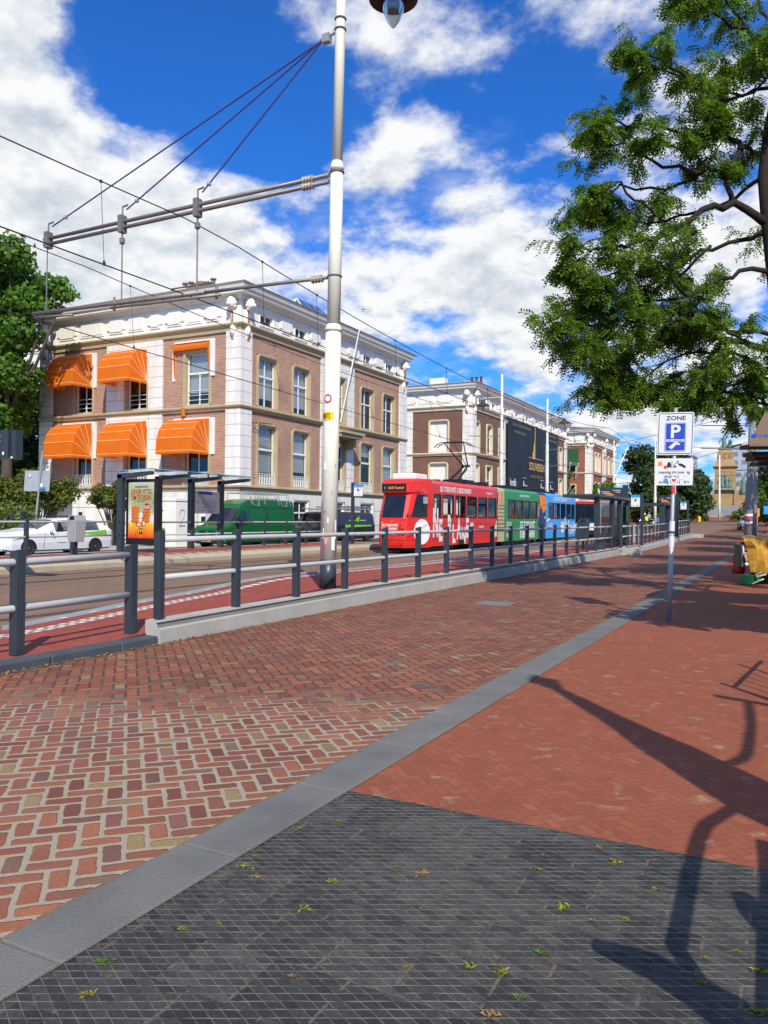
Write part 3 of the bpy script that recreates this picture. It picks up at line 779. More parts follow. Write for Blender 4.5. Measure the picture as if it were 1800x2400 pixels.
def mansion(name, label, cat, x0, y0, W, L, zg, brick, stone, zr, opts):
    """two storeys over a plinth, giant quoins, attic frieze, wide cornice; faces the street (+X) and the camera (-Y)"""
    root = thing(name, label, cat, (x0 - W / 2, y0 + L / 2, zg))
    A = Face((x0, y0, 0), (1, 0, 0), (0, -1, 0)); B = Face((x0, y0, 0), (0, 1, 0), (1, 0, 0))
    zl, zm, z3, zc, zt = zg + 3.3, zg + 7.87, zg + 12.45, zg + 14.05, zg + 14.65
    wf = opts.get('wf', []); ws = opts['ws']; attic = opts.get('attic', []); base = opts.get('base', [])
    def hole(w, t=.15): return (w[0] - t, w[1] + t, w[2], w[3] + t * .9)
    mb = MB()
    A.wall(mb, -W, 0, zl, z3, [hole(w) for w in wf]); B.wall(mb, 0, L, zl, z3, [hole(w) for w in ws])
    mb.poly([A.p(-W, zg, -L), A.p(-W, zg, 0), A.p(-W, zc, 0), A.p(-W, zc, -L)]); mb.poly([A.p(-W, zg, -L), A.p(0, zg, -L), A.p(0, zc, -L), A.p(-W, zc, -L)])
    mb.build('wall', brick, root)
    mb = MB(); A.wall(mb, -W, 0, zg - .3, zl, [], .12); B.wall(mb, 0, L, zg - .3, zl, [hole(w, .1) for w in base], .12)
    A.box(mb, 0, .12, zg - .3, zl, -.0, .12); mb.build('plinth', 'white_plinth', root)
    mb = MB(); A.wall(mb, -W, 0, z3, zc, [], .05); B.wall(mb, 0, L, z3, zc, [hole(w, .06) for w in attic], .05); A.box(mb, 0, .05, z3, zc, 0, .05)
    mb.build('frieze', 'white_render', root)
    pw = .92
    for zz0, zz1 in ((zl + .02, zm - .2), (zm + .05, z3 - .32)):
        mb = MB()
        mb.box(x0 - pw, y0 - .14, zz0, x0 + .14, y0 + pw, zz1)
        mb.build('pilaster', 'white_quoin', root)
        mb = MB(); A.box(mb, -W - .1, -W + pw + .1, zz0, zz1, -.4, .14); mb.build('pilaster', 'white_quoin', root)
        mb = MB(); B.box(mb, L - pw - .25, L + .02, zz0, zz1, -.2, .14); mb.build('pilaster', 'white_quoin', root)
        for (f, a0, a1) in opts.get('bays', []):
            F = A if f == 'A' else B
            mb = MB(); F.wall(mb, a0, a1, zz0, zz1, [hole(w) for w in (wf if f == 'A' else ws)], .1)
            for a in (a0, a1): mb.poly([F.p(a, zz0, 0), F.p(a, zz0, .1), F.p(a, zz1, .1), F.p(a, zz1, 0)])
            mb.build('pilaster', 'white_quoin', root)
    bays = opts.get('bays', [])
    def band(nm, prof, mat):
        mb = MB()
        ins = []                                       # profile swept round front and street side
        pth = [(-1, x0 - W - .12, y0), (0, x0, y0), (1, x0, y0 + L + .05)]
        rings = []
        for k, x, y in pth:
            rings.append([(x + (d if k >= 0 else 0), y - (d if k <= 0 else 0), z) for d, z in prof])
        mb.loft(rings, caps=True)
        return mb.build(nm, mat, root)
    band('base_moulding', [(0, zl - .22), (.16, zl - .22), (.2, zl - .06), (.3, zl - .02), (.3, zl + .06), (.14, zl + .1), (0, zl + .1)], stone)
    band('string_course', [(0, zm - .2), (.12, zm - .2), (.14, zm - .1), (.24, zm - .04), (.26, zm + .04), (.12, zm + .1), (0, zm + .1)], stone)
    band('string_course', [(0, z3 - .34), (.1, z3 - .34), (.13, z3 - .14), (.2, z3 - .1), (.3, z3 + .02), (.3, z3 + .1), (.06, z3 + .18), (0, z3 + .18)], stone)
    band('cornice', [(0, zc - .14), (.16, zc - .14), (.22, zc + .05), (.6, zc + .1), (.6, zc + .24), (.72, zc + .3), (.8, zt - .08), (0, zt - .08)], 'white_render')
    band('gutter', [(.0, zt - .079), (.83, zt - .079), (.88, zt), (.82, zt + .03), (0, zt + .03)], 'gutter_paint')
    mb = MB(); e = .78; rz = zr
    lo = [(x0 - W - e, y0 - e), (x0 + e, y0 - e), (x0 + e, y0 + L + e), (x0 - W - e, y0 + L + e)]; ins = 5.5
    hi = [(x0 - W + ins, y0 + ins), (x0 - ins, y0 + ins), (x0 - ins, y0 + L - ins), (x0 - W + ins, y0 + L - ins)]
    mb.loft([[(x, y, zt + .031) for x, y in lo], [(x, y, zt + rz) for x, y in hi]]); mb.build('roof', 'slate' if opts.get('slate', True) else 'zinc', root)
    for (F, aa) in opts['consoles']:
        FF = A if F == 'A' else B
        for a in aa:
            mb = MB(); console(mb, FF, a, zc - .0, z3 - .75)
            mb.build('console', 'white_render', root, smooth=True)
            mb = MB(); FF.box(mb, a - .05, a + .05, z3 - .45, z3 + .75, .18, .235); mb.ball(FF.p(a, z3 - .62, .2), (.1, .1, .14), 0, 8); mb.build('rust_stain', 'rust', root)
    # raised panels of the frieze
    for (F, a0, a1, rect) in opts.get('panels', []):
        FF = A if F == 'A' else B; mb = MB(); zc0, zc1 = z3 + .42, zc - .34; h = zc1 - zc0
        if rect: FF.box(mb, a0, a1, zc0 - .06, zc1 + .06, .05, .1); FF.box(mb, a0 + .12, a1 - .12, zc0 + .05, zc1 - .05, .1, .13)
        else:
            r = h * .24
            def oct_(g): return [(a0 + r - g, zc0 - g), (a1 - r + g, zc0 - g), (a1 - r + g, zc0 + r * .6), (a1 + g, zc0 + r), (a1 + g, zc1 - r), (a1 - r + g, zc1 - r * .6), (a1 - r + g, zc1 + g), (a0 + r - g, zc1 + g), (a0 + r - g, zc1 - r * .6), (a0 - g, zc1 - r), (a0 - g, zc0 + r), (a0 + r - g, zc0 + r * .6)]
            mb.prism([FF.p(*q, .05) for q in oct_(.05)], FF.n * .06); mb.prism([FF.p(*q, .11) for q in oct_(-.06)], FF.n * .05)
        mb.build('frieze_panel', 'white_render', root)
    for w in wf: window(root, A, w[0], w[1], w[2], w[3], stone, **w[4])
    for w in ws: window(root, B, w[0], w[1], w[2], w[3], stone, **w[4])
    for w in attic: window(root, B, w[0], w[1], w[2], w[3], 'white_render', style='2', arch=.03, t=.07, depth=.14, pane='dark_glass')
    for w in base: window(root, B, w[0], w[1], w[2], w[3], 'white_render', style='T', arch=.15, t=.12, depth=.1, pane='dark_glass')
    return root, A, B

# --- the near mansion with the orange awnings
up, lo = (8.08, 10.98), (3.36, 6.95)
D = dict
ws1 = []
for i, (a, b) in enumerate(((1.68, 3.5), (5.32, 7.14), (14.05, 15.9), (17.5, 19.4))):
    ws1.append((a, b, up[0], up[1], D(blind=(.82, .85, 0, 0)[i], pane='window_glass')))
    ws1.append((a, b, lo[0], lo[1], D(blind=(.75, .7, .25, .85)[i], rail=True, style='H')))
ws1 += [(9.85, 11.7, 8.08, 11.15, D(arch=.03, blind=.0)), (9.85, 11.7, 3.36, 6.95, D(arch=.03, rail=True))]
wf1 = [(-13.05, -11.5, 8.08, 11.1, D(style='G', arch=.2)), (-8.6, -6.95, 8.08, 11.1, D(style='G', arch=.05)), (-3.95, -2.2, 8.08, 11.1, D(style='G', arch=.05, blind=.75)),
       (-13.05, -11.5, 3.36, 6.9, D(rail=True, arch=.05)), (-8.6, -6.95, 3.36, 6.9, D(rail=True, arch=.05)), (-3.95, -2.2, 3.36, 6.9, D(rail=True, arch=.05))]
pan = [('A', -14.6, -12.9, 0), ('A', -12.55, -10.55, 1), ('A', -10.2, -8.75, 0), ('A', -8.55, -7.35, 0), ('A', -7.15, -5.95, 1), ('A', -5.5, -4.1, 0), ('A', -3.9, -2.75, 1), ('A', -2.55, -1.35, 0)]
pan[4] = ('A', -6.85, -5.75, 0); pan[3] = ('A', -8.5, -7.2, 1)
pan += [('B', 3.75, 5.0, 0), ('B', 7.15, 8.3, 0), ('B', 8.9, 9.6, 1), ('B', 12.0, 13.6, 0), ('B', 16.0, 17.3, 0), ('B', 19.5, 20.2, 1)]
b1, FA, FB = mansion('mansion', 'rose brick mansion with white quoins and orange awnings nearest the camera', 'house', -27.82, 36.25, 16.1, 21.45, 0., 'brick_rose', 'sandstone', 1.15,
    D(wf=wf1, ws=ws1, attic=[(1.72, 3.02, 12.9, 13.48), (5.4, 6.72, 12.9, 13.48), (14.25, 15.5, 12.9, 13.48), (17.8, 19.05, 12.9, 13.48)],
      base=[(5.4, 7.05, .7, 2.6), (1.6, 3.4, .7, 2.6), (14.0, 15.9, .7, 2.6), (10, 11.6, .9, 2.6), (17.5, 19.3, .7, 2.6)],
      bays=[('A', -10.25, -5.7), ('B', 8.55, 12.95)], panels=pan, consoles=[('A', [-.42, -15.6]), ('B', [.42, 20.75])], slate=False))
awl = 'orange hooped awning with pale seams and scalloped edge'
for a0, a1, zt, zb, lab in ((-13.95, -11.55, 11.75, 9.75, awl + ', upper left window'), (-9.45, -6.95, 11.65, 9.72, awl + ', upper middle window'),
                       (-14.1, -11.5, 7.4, 5.3, awl + ', lower left window'), (-9.5, -6.92, 7.32, 5.26, awl + ', lower middle window'), (-4.78, -2.14, 7.24, 5.3, awl + ', lower right window')):
    awning(b1, FA, a0, a1, zt, zb, 1.55, lab)
# the folded awning
mb = MB(); mb.poly([FA.p(-4.75, 11.5, .28), FA.p(-2.15, 11.5, .28), FA.p(-2.15, 11.72, .05), FA.p(-4.75, 11.72, .05)])
n = 14
for k in range(n):
    for i in range(4):
        x0_, x1_ = -4.75 + 2.6 * (k + i / 4) / n, -4.75 + 2.6 * (k + (i + 1) / 4) / n
        mb.poly([FA.p(x0_, 11.5, .28), FA.p(x1_, 11.5, .28), FA.p(x1_, 11.36 - .1 * math.sin(PI * (i + 1) / 4), .28), FA.p(x0_, 11.36 - .1 * math.sin(PI * i / 4), .28)])
for xa in (-4.75, -2.15): mb.poly([FA.p(xa, 11.7, .04), FA.p(xa, 11.7, .3), FA.p(xa, 9.75, .12), FA.p(xa, 9.75, .04)])
fa = mb.build('awning', 'orange_canvas', b1); fa['label'] = 'orange awning folded flat against the upper right window'
mb = MB(); FA.box(mb, -2.13, -1.8, 9.7, 11.85, 0, .09); FA.box(mb, -4.95, -4.77, 9.55, 11.6, 0, .06); FA.box(mb, -4.75, -2.13, 11.74, 11.84, 0, .14); mb.build('side_board', 'white_wood', fa)
# roof furniture
mb = MB(); mb.box(-35.3, 39.2, 14.7, -32.6, 41.2, 16.0); mb.box(-35.5, 39.0, 16.0, -32.4, 41.4, 16.16); ch = mb.build('chimney', 'chimney_brick', b1)
mb = MB()
for px_ in (-35.2, -34.7, -32.9): mb.lathe([(.13, 16.16), (.13, 16.62), (.2, 16.64), (.2, 16.72), (.12, 16.74)], (px_, 40, 0), 8)
mb.lathe([(.45, 16.16), (.5, 16.5), (.35, 16.68), (.1, 16.7)], (-34.0, 40.2, 0), 12); mb.box(-33.3, 39.4, 16.16, -32.8, 40, 16.4); mb.build('chimney_pot', 'zinc', ch)
mb = MB(); mb.box(-34.9, 38.6, 15.0, -34.0, 39.15, 15.9)
for k in range(6): mb.box(-34.88, 38.585, 15.06 + k * .14, -34.02, 38.6, 15.1 + k * .14)
mb.build('ventilation_unit', 'white_plastic', b1)
mb = MB(); bx = [(-33.4, 45.2), (-28.9, 45.2), (-28.9, 51.5), (-33.4, 51.5)]
mb.loft([[(x, y, 14.9) for x, y in bx], [(-31.3, 46.9, 16.95), (-31.0, 46.9, 16.95), (-31.0, 49.8, 16.95), (-31.3, 49.8, 16.95)]]); skl = mb.build('skylight', 'shelter_glass', b1)
mb = MB()
for (x, y) in bx: mb.tube([(x, y, 14.9), (-31.15, 46.9 if y < 47 else 49.8, 16.97)], .04, 5)
mb.tube([(-31.15, 46.9, 16.97), (-31.15, 49.8, 16.97)], .04, 5)
for t in (.33, .66): mb.tube([(-28.9, 45.2 + 6.3 * t, 14.9), (-31.1, 46.9 + 2.9 * t, 16.96)], .025, 5); mb.tube([(-33.4 + 4.5 * t, 45.2, 14.9), (-31.2, 46.9, 16.96)], .025, 5)
mb.build('glazing_bar', 'white_wood', skl)
mb = MB(); mb.tube([(-27.7, 47.25, 8.13), (-27.05, 47.61, 11.94), (-26.4, 47.96, 15.75)], [.06, .055, .035], 8); mb.ball((-26.4, 47.96, 15.83), .1, 0, 8); fp = mb.build('flagpole', 'white_wood', b1)
mb = MB(); mb.ball((-26.4, 47.96, 15.91), (.13, .13, .06), 0, 8); mb.build('finial', 'sticker_red', fp)
mb = MB(); mb.tube([FB.p(1.1, 7.05, .02), FB.p(1.25, 7.0, .5), FB.p(2.3, 7.04, .6)], .03, 6); mb.tube([FB.p(1.1, 6.6, .02), FB.p(1.3, 6.98, .45)], .02, 5); mb.build('lamp_bracket', 'anthracite', b1)
mb = MB(); mb.lathe([(.05, 7.4), (.13, 7.45), (.13, 7.85), (.16, 7.88), (.05, 7.95)], FA.p(-3.95, 0, .2), 8); FA.box(mb, -4.0, -3.9, 7.9, 7.98, 0, .2); mb.build('wall_lamp', 'rust', b1)
mb = MB(); mb.box(-44.35, 36.6, 6.2, -44.2, 37.7, 9.9); vb = mb.build('hanging_banner', 'red_paint', b1)
mb = MB(); mb.box(-44.36, 36.58, 7.5, -44.19, 37.72, 8.5); mb.build('white_field', 'white_plastic', vb)
mb = MB()
for z in (12.3, 13.2, 14.2, 15.6): mb.tube([(-44.6, 36.0, z), (-44.0, 36.0, z)], .03, 5)
mb.tube([(-45.1, 36, 12.2), (-45.1, 36, 15.2)], .05, 6); mb.tube([(-44.0, 36, 13.0), (-44.0, 36, 16.0)], .05, 6); mb.tube([(-45.1, 36, 12.2), (-44.2, 36.2, 12.2)], .03, 5); mb.build('aerial', 'galvanised', b1)
# entrance canopy with brackets between the middle bays
mb = MB(); FB.box(mb, 9.3, 12.2, 7.0, 7.25, .1, 1.2); FB.box(mb, 9.2, 12.3, 7.25, 7.4, .1, 1.35); FB.box(mb, 9.5, 9.8, 6.3, 7.0, .1, .8); FB.box(mb, 11.75, 12.05, 6.3, 7.0, .1, .8)
mb.build('door_hood', 'sandstone', b1)

# --- second mansion with the large banner
ws2 = [(.6, 2.0, 8.25, 11.1, D(arch=.2)), (4.2, 5.7, 8.25, 11.1, D(arch=.2)), (7.9, 9.3, 8.25, 11.1, D(arch=.2)), (32.2, 33.7, 8.25, 11.1, D(arch=.2)),
       (.5, 1.9, 3.4, 6.9, D(arch=.2)), (4.1, 5.7, 3.4, 6.9, D(arch=.05)), (7.8, 9.3, 3.4, 6.9, D(arch=.05)), (32.2, 33.7, 3.4, 6.9, D(arch=.05))]
wf2 = [(-4.42, -2.5, 8.2, 11.2, D(filled=True, arch=.18)), (-4.42, -2.6, 3.5, 7.0, D(filled=True, arch=.18))]
pan2 = [('A', -8.6, -7.7, 0), ('A', -7.3, -5.9, 0), ('A', -5.7, -3.9, 1), ('A', -3.6, -2.0, 0)]
at2 = []
for k in range(9):
    a = 1.5 + k * 3.9
    if k: pan2.append(('B', a - 1.75, a - .55, 0))
    at2.append((a, a + 1.1, 12.95, 13.5))
b2, A2, B2 = mansion('mansion', 'dark brown brick mansion half covered by a black and gold banner', 'house', -27.82, 72.6, 14.5, 36.0, .12, 'brick_brown', 'cream_stone', 1.2,
    D(wf=wf2, ws=ws2, attic=at2, panels=pan2, bays=[('B', 9.6, 10.6), ('B', 30.2, 31.2), ('A', -7.6, -6.3)], consoles=[('A', [-.42]), ('B', [.42, 35.3])]))
mb = MB(); mb.box(-33.2, 74.6, 14.9, -31.6, 75.6, 15.9); mb.build('chimney', 'white_render', b2)
mb = MB()
for k in range(3): mb.lathe([(.15, 15.3), (.15, 16.25), (.2, 16.27), (.15, 16.35)], (-29.9 + k * .5, 78, 0), 8)
mb.build('chimney', 'chimney_brick', b2)
mb = MB()
for a, z0_, z1_ in ((33.6, 3.2, 5.6), (31.7, 3.4, 5.8)): mb.tube([B2.p(a + .4, z0_ - .2, .1), B2.p(a - 1.6, z0_ + 2.6, 2.2)], .06, 6)
mb.build('flagpole', 'white_wood', b2)
# cloth banner hung on the facade
bn = thing('banner', 'huge dark banner with gold SOUVEREIN lettering on the second mansion', 'banner', (-27.4, 92, 5)); BX = Face((-27.36, 82.1, 0), (0, 1, 0), (1, 0, 0))
mb = MB(); nx_, nz_ = 20, 8
def bd(i, j): return BX.p(20.4 * i / nx_, 5.05 + 7.5 * j / nz_, .05 * math.sin(i * 1.3) * math.sin(j * .9))
for i in range(nx_):
    for j in range(nz_): mb.poly([bd(i, j), bd(i + 1, j), bd(i + 1, j + 1), bd(i, j + 1)])
mb.build('cloth', 'banner_dark', bn, smooth=True)
U, Wz = (0, 1, 0), (0, 0, 1)
mb = MB(); mb.text('SOUVEREIN', 1.25, BX.p(10.6, 7.35, .14), U, Wz, align='CENTER', bold=.018, sx=.98); mb.build('lettering', 'gold', bn)
mb = MB(); mb.text('HIGH END APARTMENTS', .46, BX.p(10.6, 6.45, .14), U, Wz, align='CENTER'); mb.text('RIANTE STADSAPPARTEMENTEN', .46, BX.p(4.6, 11.8, .14), U, Wz, align='CENTER'); mb.text('+ PARKEERPLAATSEN', .46, BX.p(3.9, 11.05, .14), U, Wz, align='CENTER')
mb.text('HAAGSE NIEUWBOUW', .42, BX.p(16.9, 11.9, .14), U, Wz, align='CENTER'); mb.text('DEN HAAG CENTRUM', .42, BX.p(17.2, 11.3, .14), U, Wz, align='CENTER'); mb.build('small_lettering', 'dim_gold', bn)
mb = MB(); mb.text('kndh', 1.1, BX.p(.5, 5.25, .14), U, Wz, bold=.02); mb.build('logo', 'white_plastic', bn)
mb = MB()
for a in (5.2, 12.2, 16.4):
    mb.prism([BX.p(a, 5.35, .12), BX.p(a + .35, 5.35, .12), BX.p(a + .42, 5.75, .12), BX.p(a + .2, 6.0, .12)], (.03, 0, 0)); BX.box(mb, a + .5, a + 1.5, 5.35, 5.5, .12, .14)
    BX.box(mb, a - .2, a + 1.2, 6.25, 6.31, .12, .14)
mb.build('logo', 'text_grey', bn)
mb = MB()                                              # stylised golden tower emblem
for k, (dx_, z0_, z1_, w_) in enumerate(((-.55, 8.6, 9.6, .4), (-.2, 8.6, 10.4, .34), (.12, 8.7, 11.0, .26), (.3, 9.4, 11.9, .16), (.42, 10.5, 12.5, .06))):
    mb.prism([BX.p(9.3 + dx_, z0_, .14), BX.p(9.3 + dx_ + w_, z0_ + .1, .14), BX.p(9.3 + dx_ + w_, z1_, .14), BX.p(9.3 + dx_, z1_ - .2, .14)], (.04, 0, 0))
BX.box(mb, 7.2, 13.2, 8.72, 8.78, .12, .15); mb.build('emblem', 'gold', bn)

# --- third mansion
ws3 = []
for a in (2.6, 5.0, 9.2, 12.4, 15.6):
    ws3.append((a, a + 1.5, 9.2, 12.0, D(arch=.3, blind=.9, t=.3))); ws3.append((a, a + 1.5, 4.4, 7.3, D(arch=.3, blind=.9 if a < 8 else 0, t=.3)))
wf3 = [(-4.2, -2.4, 9.0, 11.6, D(arch=.05)), (-4.2, -2.4, 3.6, 7.0, D(arch=.05))]
b3, A3, B3 = mansion('mansion', 'red brick mansion with a green awning, farthest down the street', 'house', -27.82, 123.7, 14., 18.6, .95, 'brick_red', 'cream_stone', 1.2,
    D(wf=wf3, ws=ws3, attic=[(2.0, 3.2, 13.9, 14.4), (5.5, 6.7, 13.9, 14.4)], panels=[('A', -2.6, -1.2, 0), ('A', -4.6, -3.0, 1)] + [('B', 1 + k * 2.1, 2 + k * 2.1, 0) for k in range(3, 8)], bays=[('B', 7.9, 10.9)], consoles=[('A', [-.45]), ('B', [.45, 9.4, 17.9])]))
mb = MB(); A3.box(mb, -4.6, -1.9, 10.4, 12.6, .05, .35); mb.poly([A3.p(-4.6, 10.6, .35), A3.p(-1.9, 10.6, .35), A3.p(-1.9, 9.9, 1.2), A3.p(-4.6, 9.9, 1.2)])
for k in range(4): A3.box(mb, -4.62, -1.88, 10.7 + k * .5, 10.75 + k * .5, .35, .39)
mb.build('awning', 'green_canvas', b3)
mb = MB(); mb.tube([B3.p(18.2, 9, .1), B3.p(20.5, 14.5, 1.8)], .08, 6); mb.tube([A3.p(-3.6, 8.2, .1), A3.p(-2.8, 10.4, 1.4)], .1, 6); mb.tube([A3.p(-2.4, 8.0, .1), A3.p(-1.6, 10.2, 1.4)], .1, 6); mb.build('flagpole', 'white_wood', b3)
# ------------------------------------------------------------------ railings
def railing(label, group, X_, ys, zf, hp=1.12, pw=.1, run0=None, run1=None, hr=(1.0, .52), rad=.036):
    """tube railing > posts, top rail, lower rail"""
    root = thing('railing', label, 'railing', (X_, (ys[0] + ys[-1]) / 2, zf(ys[0])), group)
    for y in ys:
        mb = MB(); z = zf(y); h = pw / 2
        mb.loft([[(X_ - h, y - h, z), (X_ + h, y - h, z), (X_ + h, y + h, z), (X_ - h, y + h, z)], [(X_ - h, y - h, z + hp - .03), (X_ + h, y - h, z + hp), (X_ + h, y + h, z + hp), (X_ - h, y + h, z + hp - .03)]])
        mb.build('post', 'anthracite', root, bevel=.006)
    a, b = run0 if run0 is not None else ys[0], run1 if run1 is not None else ys[-1]
    xr = X_ - .0
    for k, hh in enumerate(hr):
        mb = MB(); pts = sorted({a, b} | set(ys)); mb.tube([(xr, y, zf(y) + hh) for y in pts], rad, 10); mb.build('top_rail' if k == 0 else 'lower_rail', 'rail_grey', root, smooth=True)
    return root
GR = 'railings along the tram platforms'
railing('short grey tube railing on the low kerb at the near end', GR, -7.45, [-2.2, -.2, 1.8, 3.85, 5.86, 7.52], lambda y: .085 + .02 * max(0, min(1, (y - 5.5) / 2)), 1.14, .115, run0=-2.2, hr=(1.0, .5), rad=.042)
railing('long grey tube railing with anthracite posts on the near concrete wall', GR, -7.17, [7.72 + 1.57 * i for i in range(19)], lambda y: .3, 1.12, .1)
ysr = [38.2 + 1.37 * i for i in range(12)]
railing('dark railing on the far end of the platform wall beside the bus stops', GR, -7.17, ysr, lambda y: .3 + gz(y), 1.1, .1)
railing('last short railing section beyond the parking sign', GR, -7.17, [58.6 + 1.35 * i for i in range(6)], lambda y: .38 + gz(y), 1.05, .1)
railing('far railing at the back of the opposite platform by the parked vans', GR, -22.62, [10.5 + 1.9 * i for i in range(6)], lambda y: .25, 1.25, .12, run1=21.8, hr=(1.12, .62))
railing('far railing in front of the green van and black van', GR, -22.62, [29.6 + 1.85 * i for i in range(5)], lambda y: .25, 1.2, .11, run0=22.2, hr=(1.1, .6))

# ------------------------------------------------------------------ tram line mast in the foreground
mast = thing('catenary_mast', 'tall cream tram line mast with dark foot, stickers and yellow number plate', 'mast', (-7.94, 13.12, .25))
def mx(z): return -7.945 + .0158 * (z - .25)          # raked slightly against the pull of the wires
def shaft(z0, z1, r0, r1, n=24): return MB().tube([(mx(z0), 13.12, z0), (mx(z1), 13.12, z1)], [r0, r1], n)
shaft(.7, 5.22, .158, .15).build('shaft', 'pole_cream', mast, smooth=True)
shaft(5.22, 8.33, .128, .122).build('shaft', 'pole_cream', mast, smooth=True)
shaft(8.33, 13.2, .1, .095).build('shaft', 'pole_cream', mast, smooth=True)
MB().tube([(mx(5.16), 13.12, 5.16), (mx(5.2), 13.12, 5.2), (mx(5.3), 13.12, 5.3)], [.165, .168, .125], 24).build('collar', 'pole_cream', mast, smooth=True)
MB().tube([(mx(8.24), 13.12, 8.24), (mx(8.3), 13.12, 8.3), (mx(8.42), 13.12, 8.42)], [.128, .14, .1], 24).build('collar', 'pole_cream', mast, smooth=True)
shaft(.2, .8, .162, .159).build('foot', 'anthracite', mast, smooth=True)
def cyl_patch(mb, z0, z1, a0, a1, r=.1615, m=0):
    n = 6
    for k in range(n):
        t0, t1 = a0 + (a1 - a0) * k / n, a0 + (a1 - a0) * (k + 1) / n
        mb.poly([(mx(z0) + r * math.sin(t0), 13.12 - r * math.cos(t0), z0), (mx(z0) + r * math.sin(t1), 13.12 - r * math.cos(t1), z0), (mx(z1) + r * math.sin(t1), 13.12 - r * math.cos(t1), z1), (mx(z1) + r * math.sin(t0), 13.12 - r * math.cos(t0), z1)], m)
AV = .54                                                # the side of the mast that faces the pavement
# numbered plate: bent sheet with its digits wrapped round the shaft
mb = MB(); cyl_patch(mb, 3.45, 3.61, -.98, .78); pl = mb.build('number_plate', 'yellow', mast)
mb = MB(); mb.text('M0872', .135, (0, 0, 0), (1, 0, 0), (0, 1, 0), bold=.02)
mb.v = [(mx(3.5) + .1632 * math.sin(-.86 + p[0] / .158 * .53), 13.12 - .1632 * math.cos(-.86 + p[0] / .158 * .53), 3.482 + p[1]) for p in mb.v]; mb.build('digits', 'black', pl)
def disc_patch(zc, ac, rr, mat, nm, r=.1625):
    mb = MB(); mb.poly([(mx(zc) + r * math.sin(ac + rr / r * math.cos(t * PI / 8)), 13.12 - r * math.cos(ac + rr / r * math.cos(t * PI / 8)), zc + rr * math.sin(t * PI / 8)) for t in range(16)]); mb.build(nm, mat, mast)
disc_patch(3.86, .02, .085, 'sticker_red', 'sticker'); disc_patch(3.86, .02, .055, 'paper', 'sticker', .1635)
for z0_, z1_, a0_, a1_, mt in ((2.5, 2.66, -.9, -.5, 'paper'), (1.7, 1.72, -.8, -.4, 'sticker_red'), (1.5, 1.6, -.25, -.05, 'paper'), (1.2, 1.55, .75, 1.0, 'paper'), (.98, 1.3, .35, .8, 'paper'), (1.3, 1.36, .6, .85, 'sticker_red'),
                            (1.1, 1.22, -.5, -.15, 'pink_stuff'), (1.0, 1.08, -.7, -.45, 'sticker_red'), (1.2, 1.4, -.75, -.6, 'paper'), (1.9, 2.1, -1.1, -.95, 'paper'), (2.02, 2.1, .25, .3, 'black'), (2.55, 2.62, .6, .65, 'black')):
    mb = MB(); cyl_patch(mb, z0_, z1_, a0_ + AV, a1_ + AV, .1622 + random.random() * .0015); mb.build('sticker', mt, mast)
for z in (11.15, 10.95, 8.21, 6.22):
    r = .103 if z > 8.4 else .13
    mb = MB(); mb.tube([(mx(z) + r * math.sin(t * PI / 10), 13.12 - r * math.cos(t * PI / 10), z) for t in range(21)], .018, 6); mb.build('clamp', 'zinc', mast)
mb = MB(); mb.box(-8.16, 13.06, 10.78, -8.0, 13.18, 10.94); mb.tube([(-7.88, 13.12, 10.92), (-8.2, 13.1, 10.86)], .025, 6); mb.build('bracket', 'galvanised', mast)
armZ = 8.2
mb = MB()
for dz_ in (0, -.13): mb.tube([(-8.0, 13.12, armZ + dz_), (-15.9, 13.12, armZ - .05 + dz_)], .042, 10)
mb.build('cantilever_arm', 'tube_bronze', mast, smooth=True)
for zi, xi in ((armZ, -8.35), (armZ - .13, -8.35), (6.22, -8.12)):
    mb = MB(); prof = [(.045, 0)]
    for k in range(4): prof += [(.08, .02 + k * .07), (.045, .05 + k * .07)]
    mb.lathe(prof, (xi, 13.12, zi), 10, axis=(-1, 0, 0)); mb.build('insulator', 'insulator', mast)
mb = MB(); mb.tube([(-7.98, 13.12, 6.22), (-11.0, 13.12, 6.3)], .036, 8); mb.tube([(-11.0, 13.12, 6.3), (-16.25, 13.12, 6.42)], .045, 8)
mb.tube([(-10.6, 13.12, 6.2), (-13.7, 13.12, 6.27)], .03, 8); mb.tube([(-10.7, 13.12, 6.12), (-10.7, 13.12, 6.42)], .03, 6); mb.tube([(-13.6, 13.12, 6.2), (-13.6, 13.12, 6.5)], .03, 6); mb.tube([(-14.9, 13.12, 6.25), (-16.2, 13.12, 6.33)], .03, 8)
mb.build('steady_arm', 'tube_bronze', mast, smooth=True)
hang = (-15.75, -13.38, -11.23)
for hx_ in hang:
    mb = MB(); mb.box(hx_ - .06, 13.03, armZ - .28, hx_ + .06, 13.2, armZ + .1); mb.tube([(hx_, 13.12, armZ + .05), (hx_, 13.12, armZ + .3), (hx_ + .16, 13.12, armZ + .32)], .022, 6); mb.build('hanger_clamp', 'zinc', mast)
    mb = MB(); mb.tube([(-8.15, 13.12, 10.86), (hx_ + .12, 13.12, armZ + .22)], .016, 6); mb.build('stay_cable', 'cable_blue', mast)
    mb = MB(); t = .9; q = Vector((-8.15, 13.12, 10.86)).lerp(Vector((hx_ + .12, 13.12, armZ + .22)), .94); mb.ball(q, .05, 0, 8); mb.build('turnbuckle', 'galvanised', mast)
for hx_ in (-13.38, -11.23):
    mb = MB(); mb.tube([(hx_, 13.12, armZ - .25), (hx_, 13.12, 6.3)], .016, 6); mb.lathe([(.02, 0), (.06, .04), (.06, .14), (.02, .18)], (hx_, 13.12, armZ - .55), 8); mb.build('drop_rod', 'zinc', mast)
mb = MB(); mb.tube([(-15.78, 13.12, armZ - .25), (-15.8, 13.12, 6.45)], .014, 6); mb.build('drop_rod', 'zinc', mast)
lx = -6.64
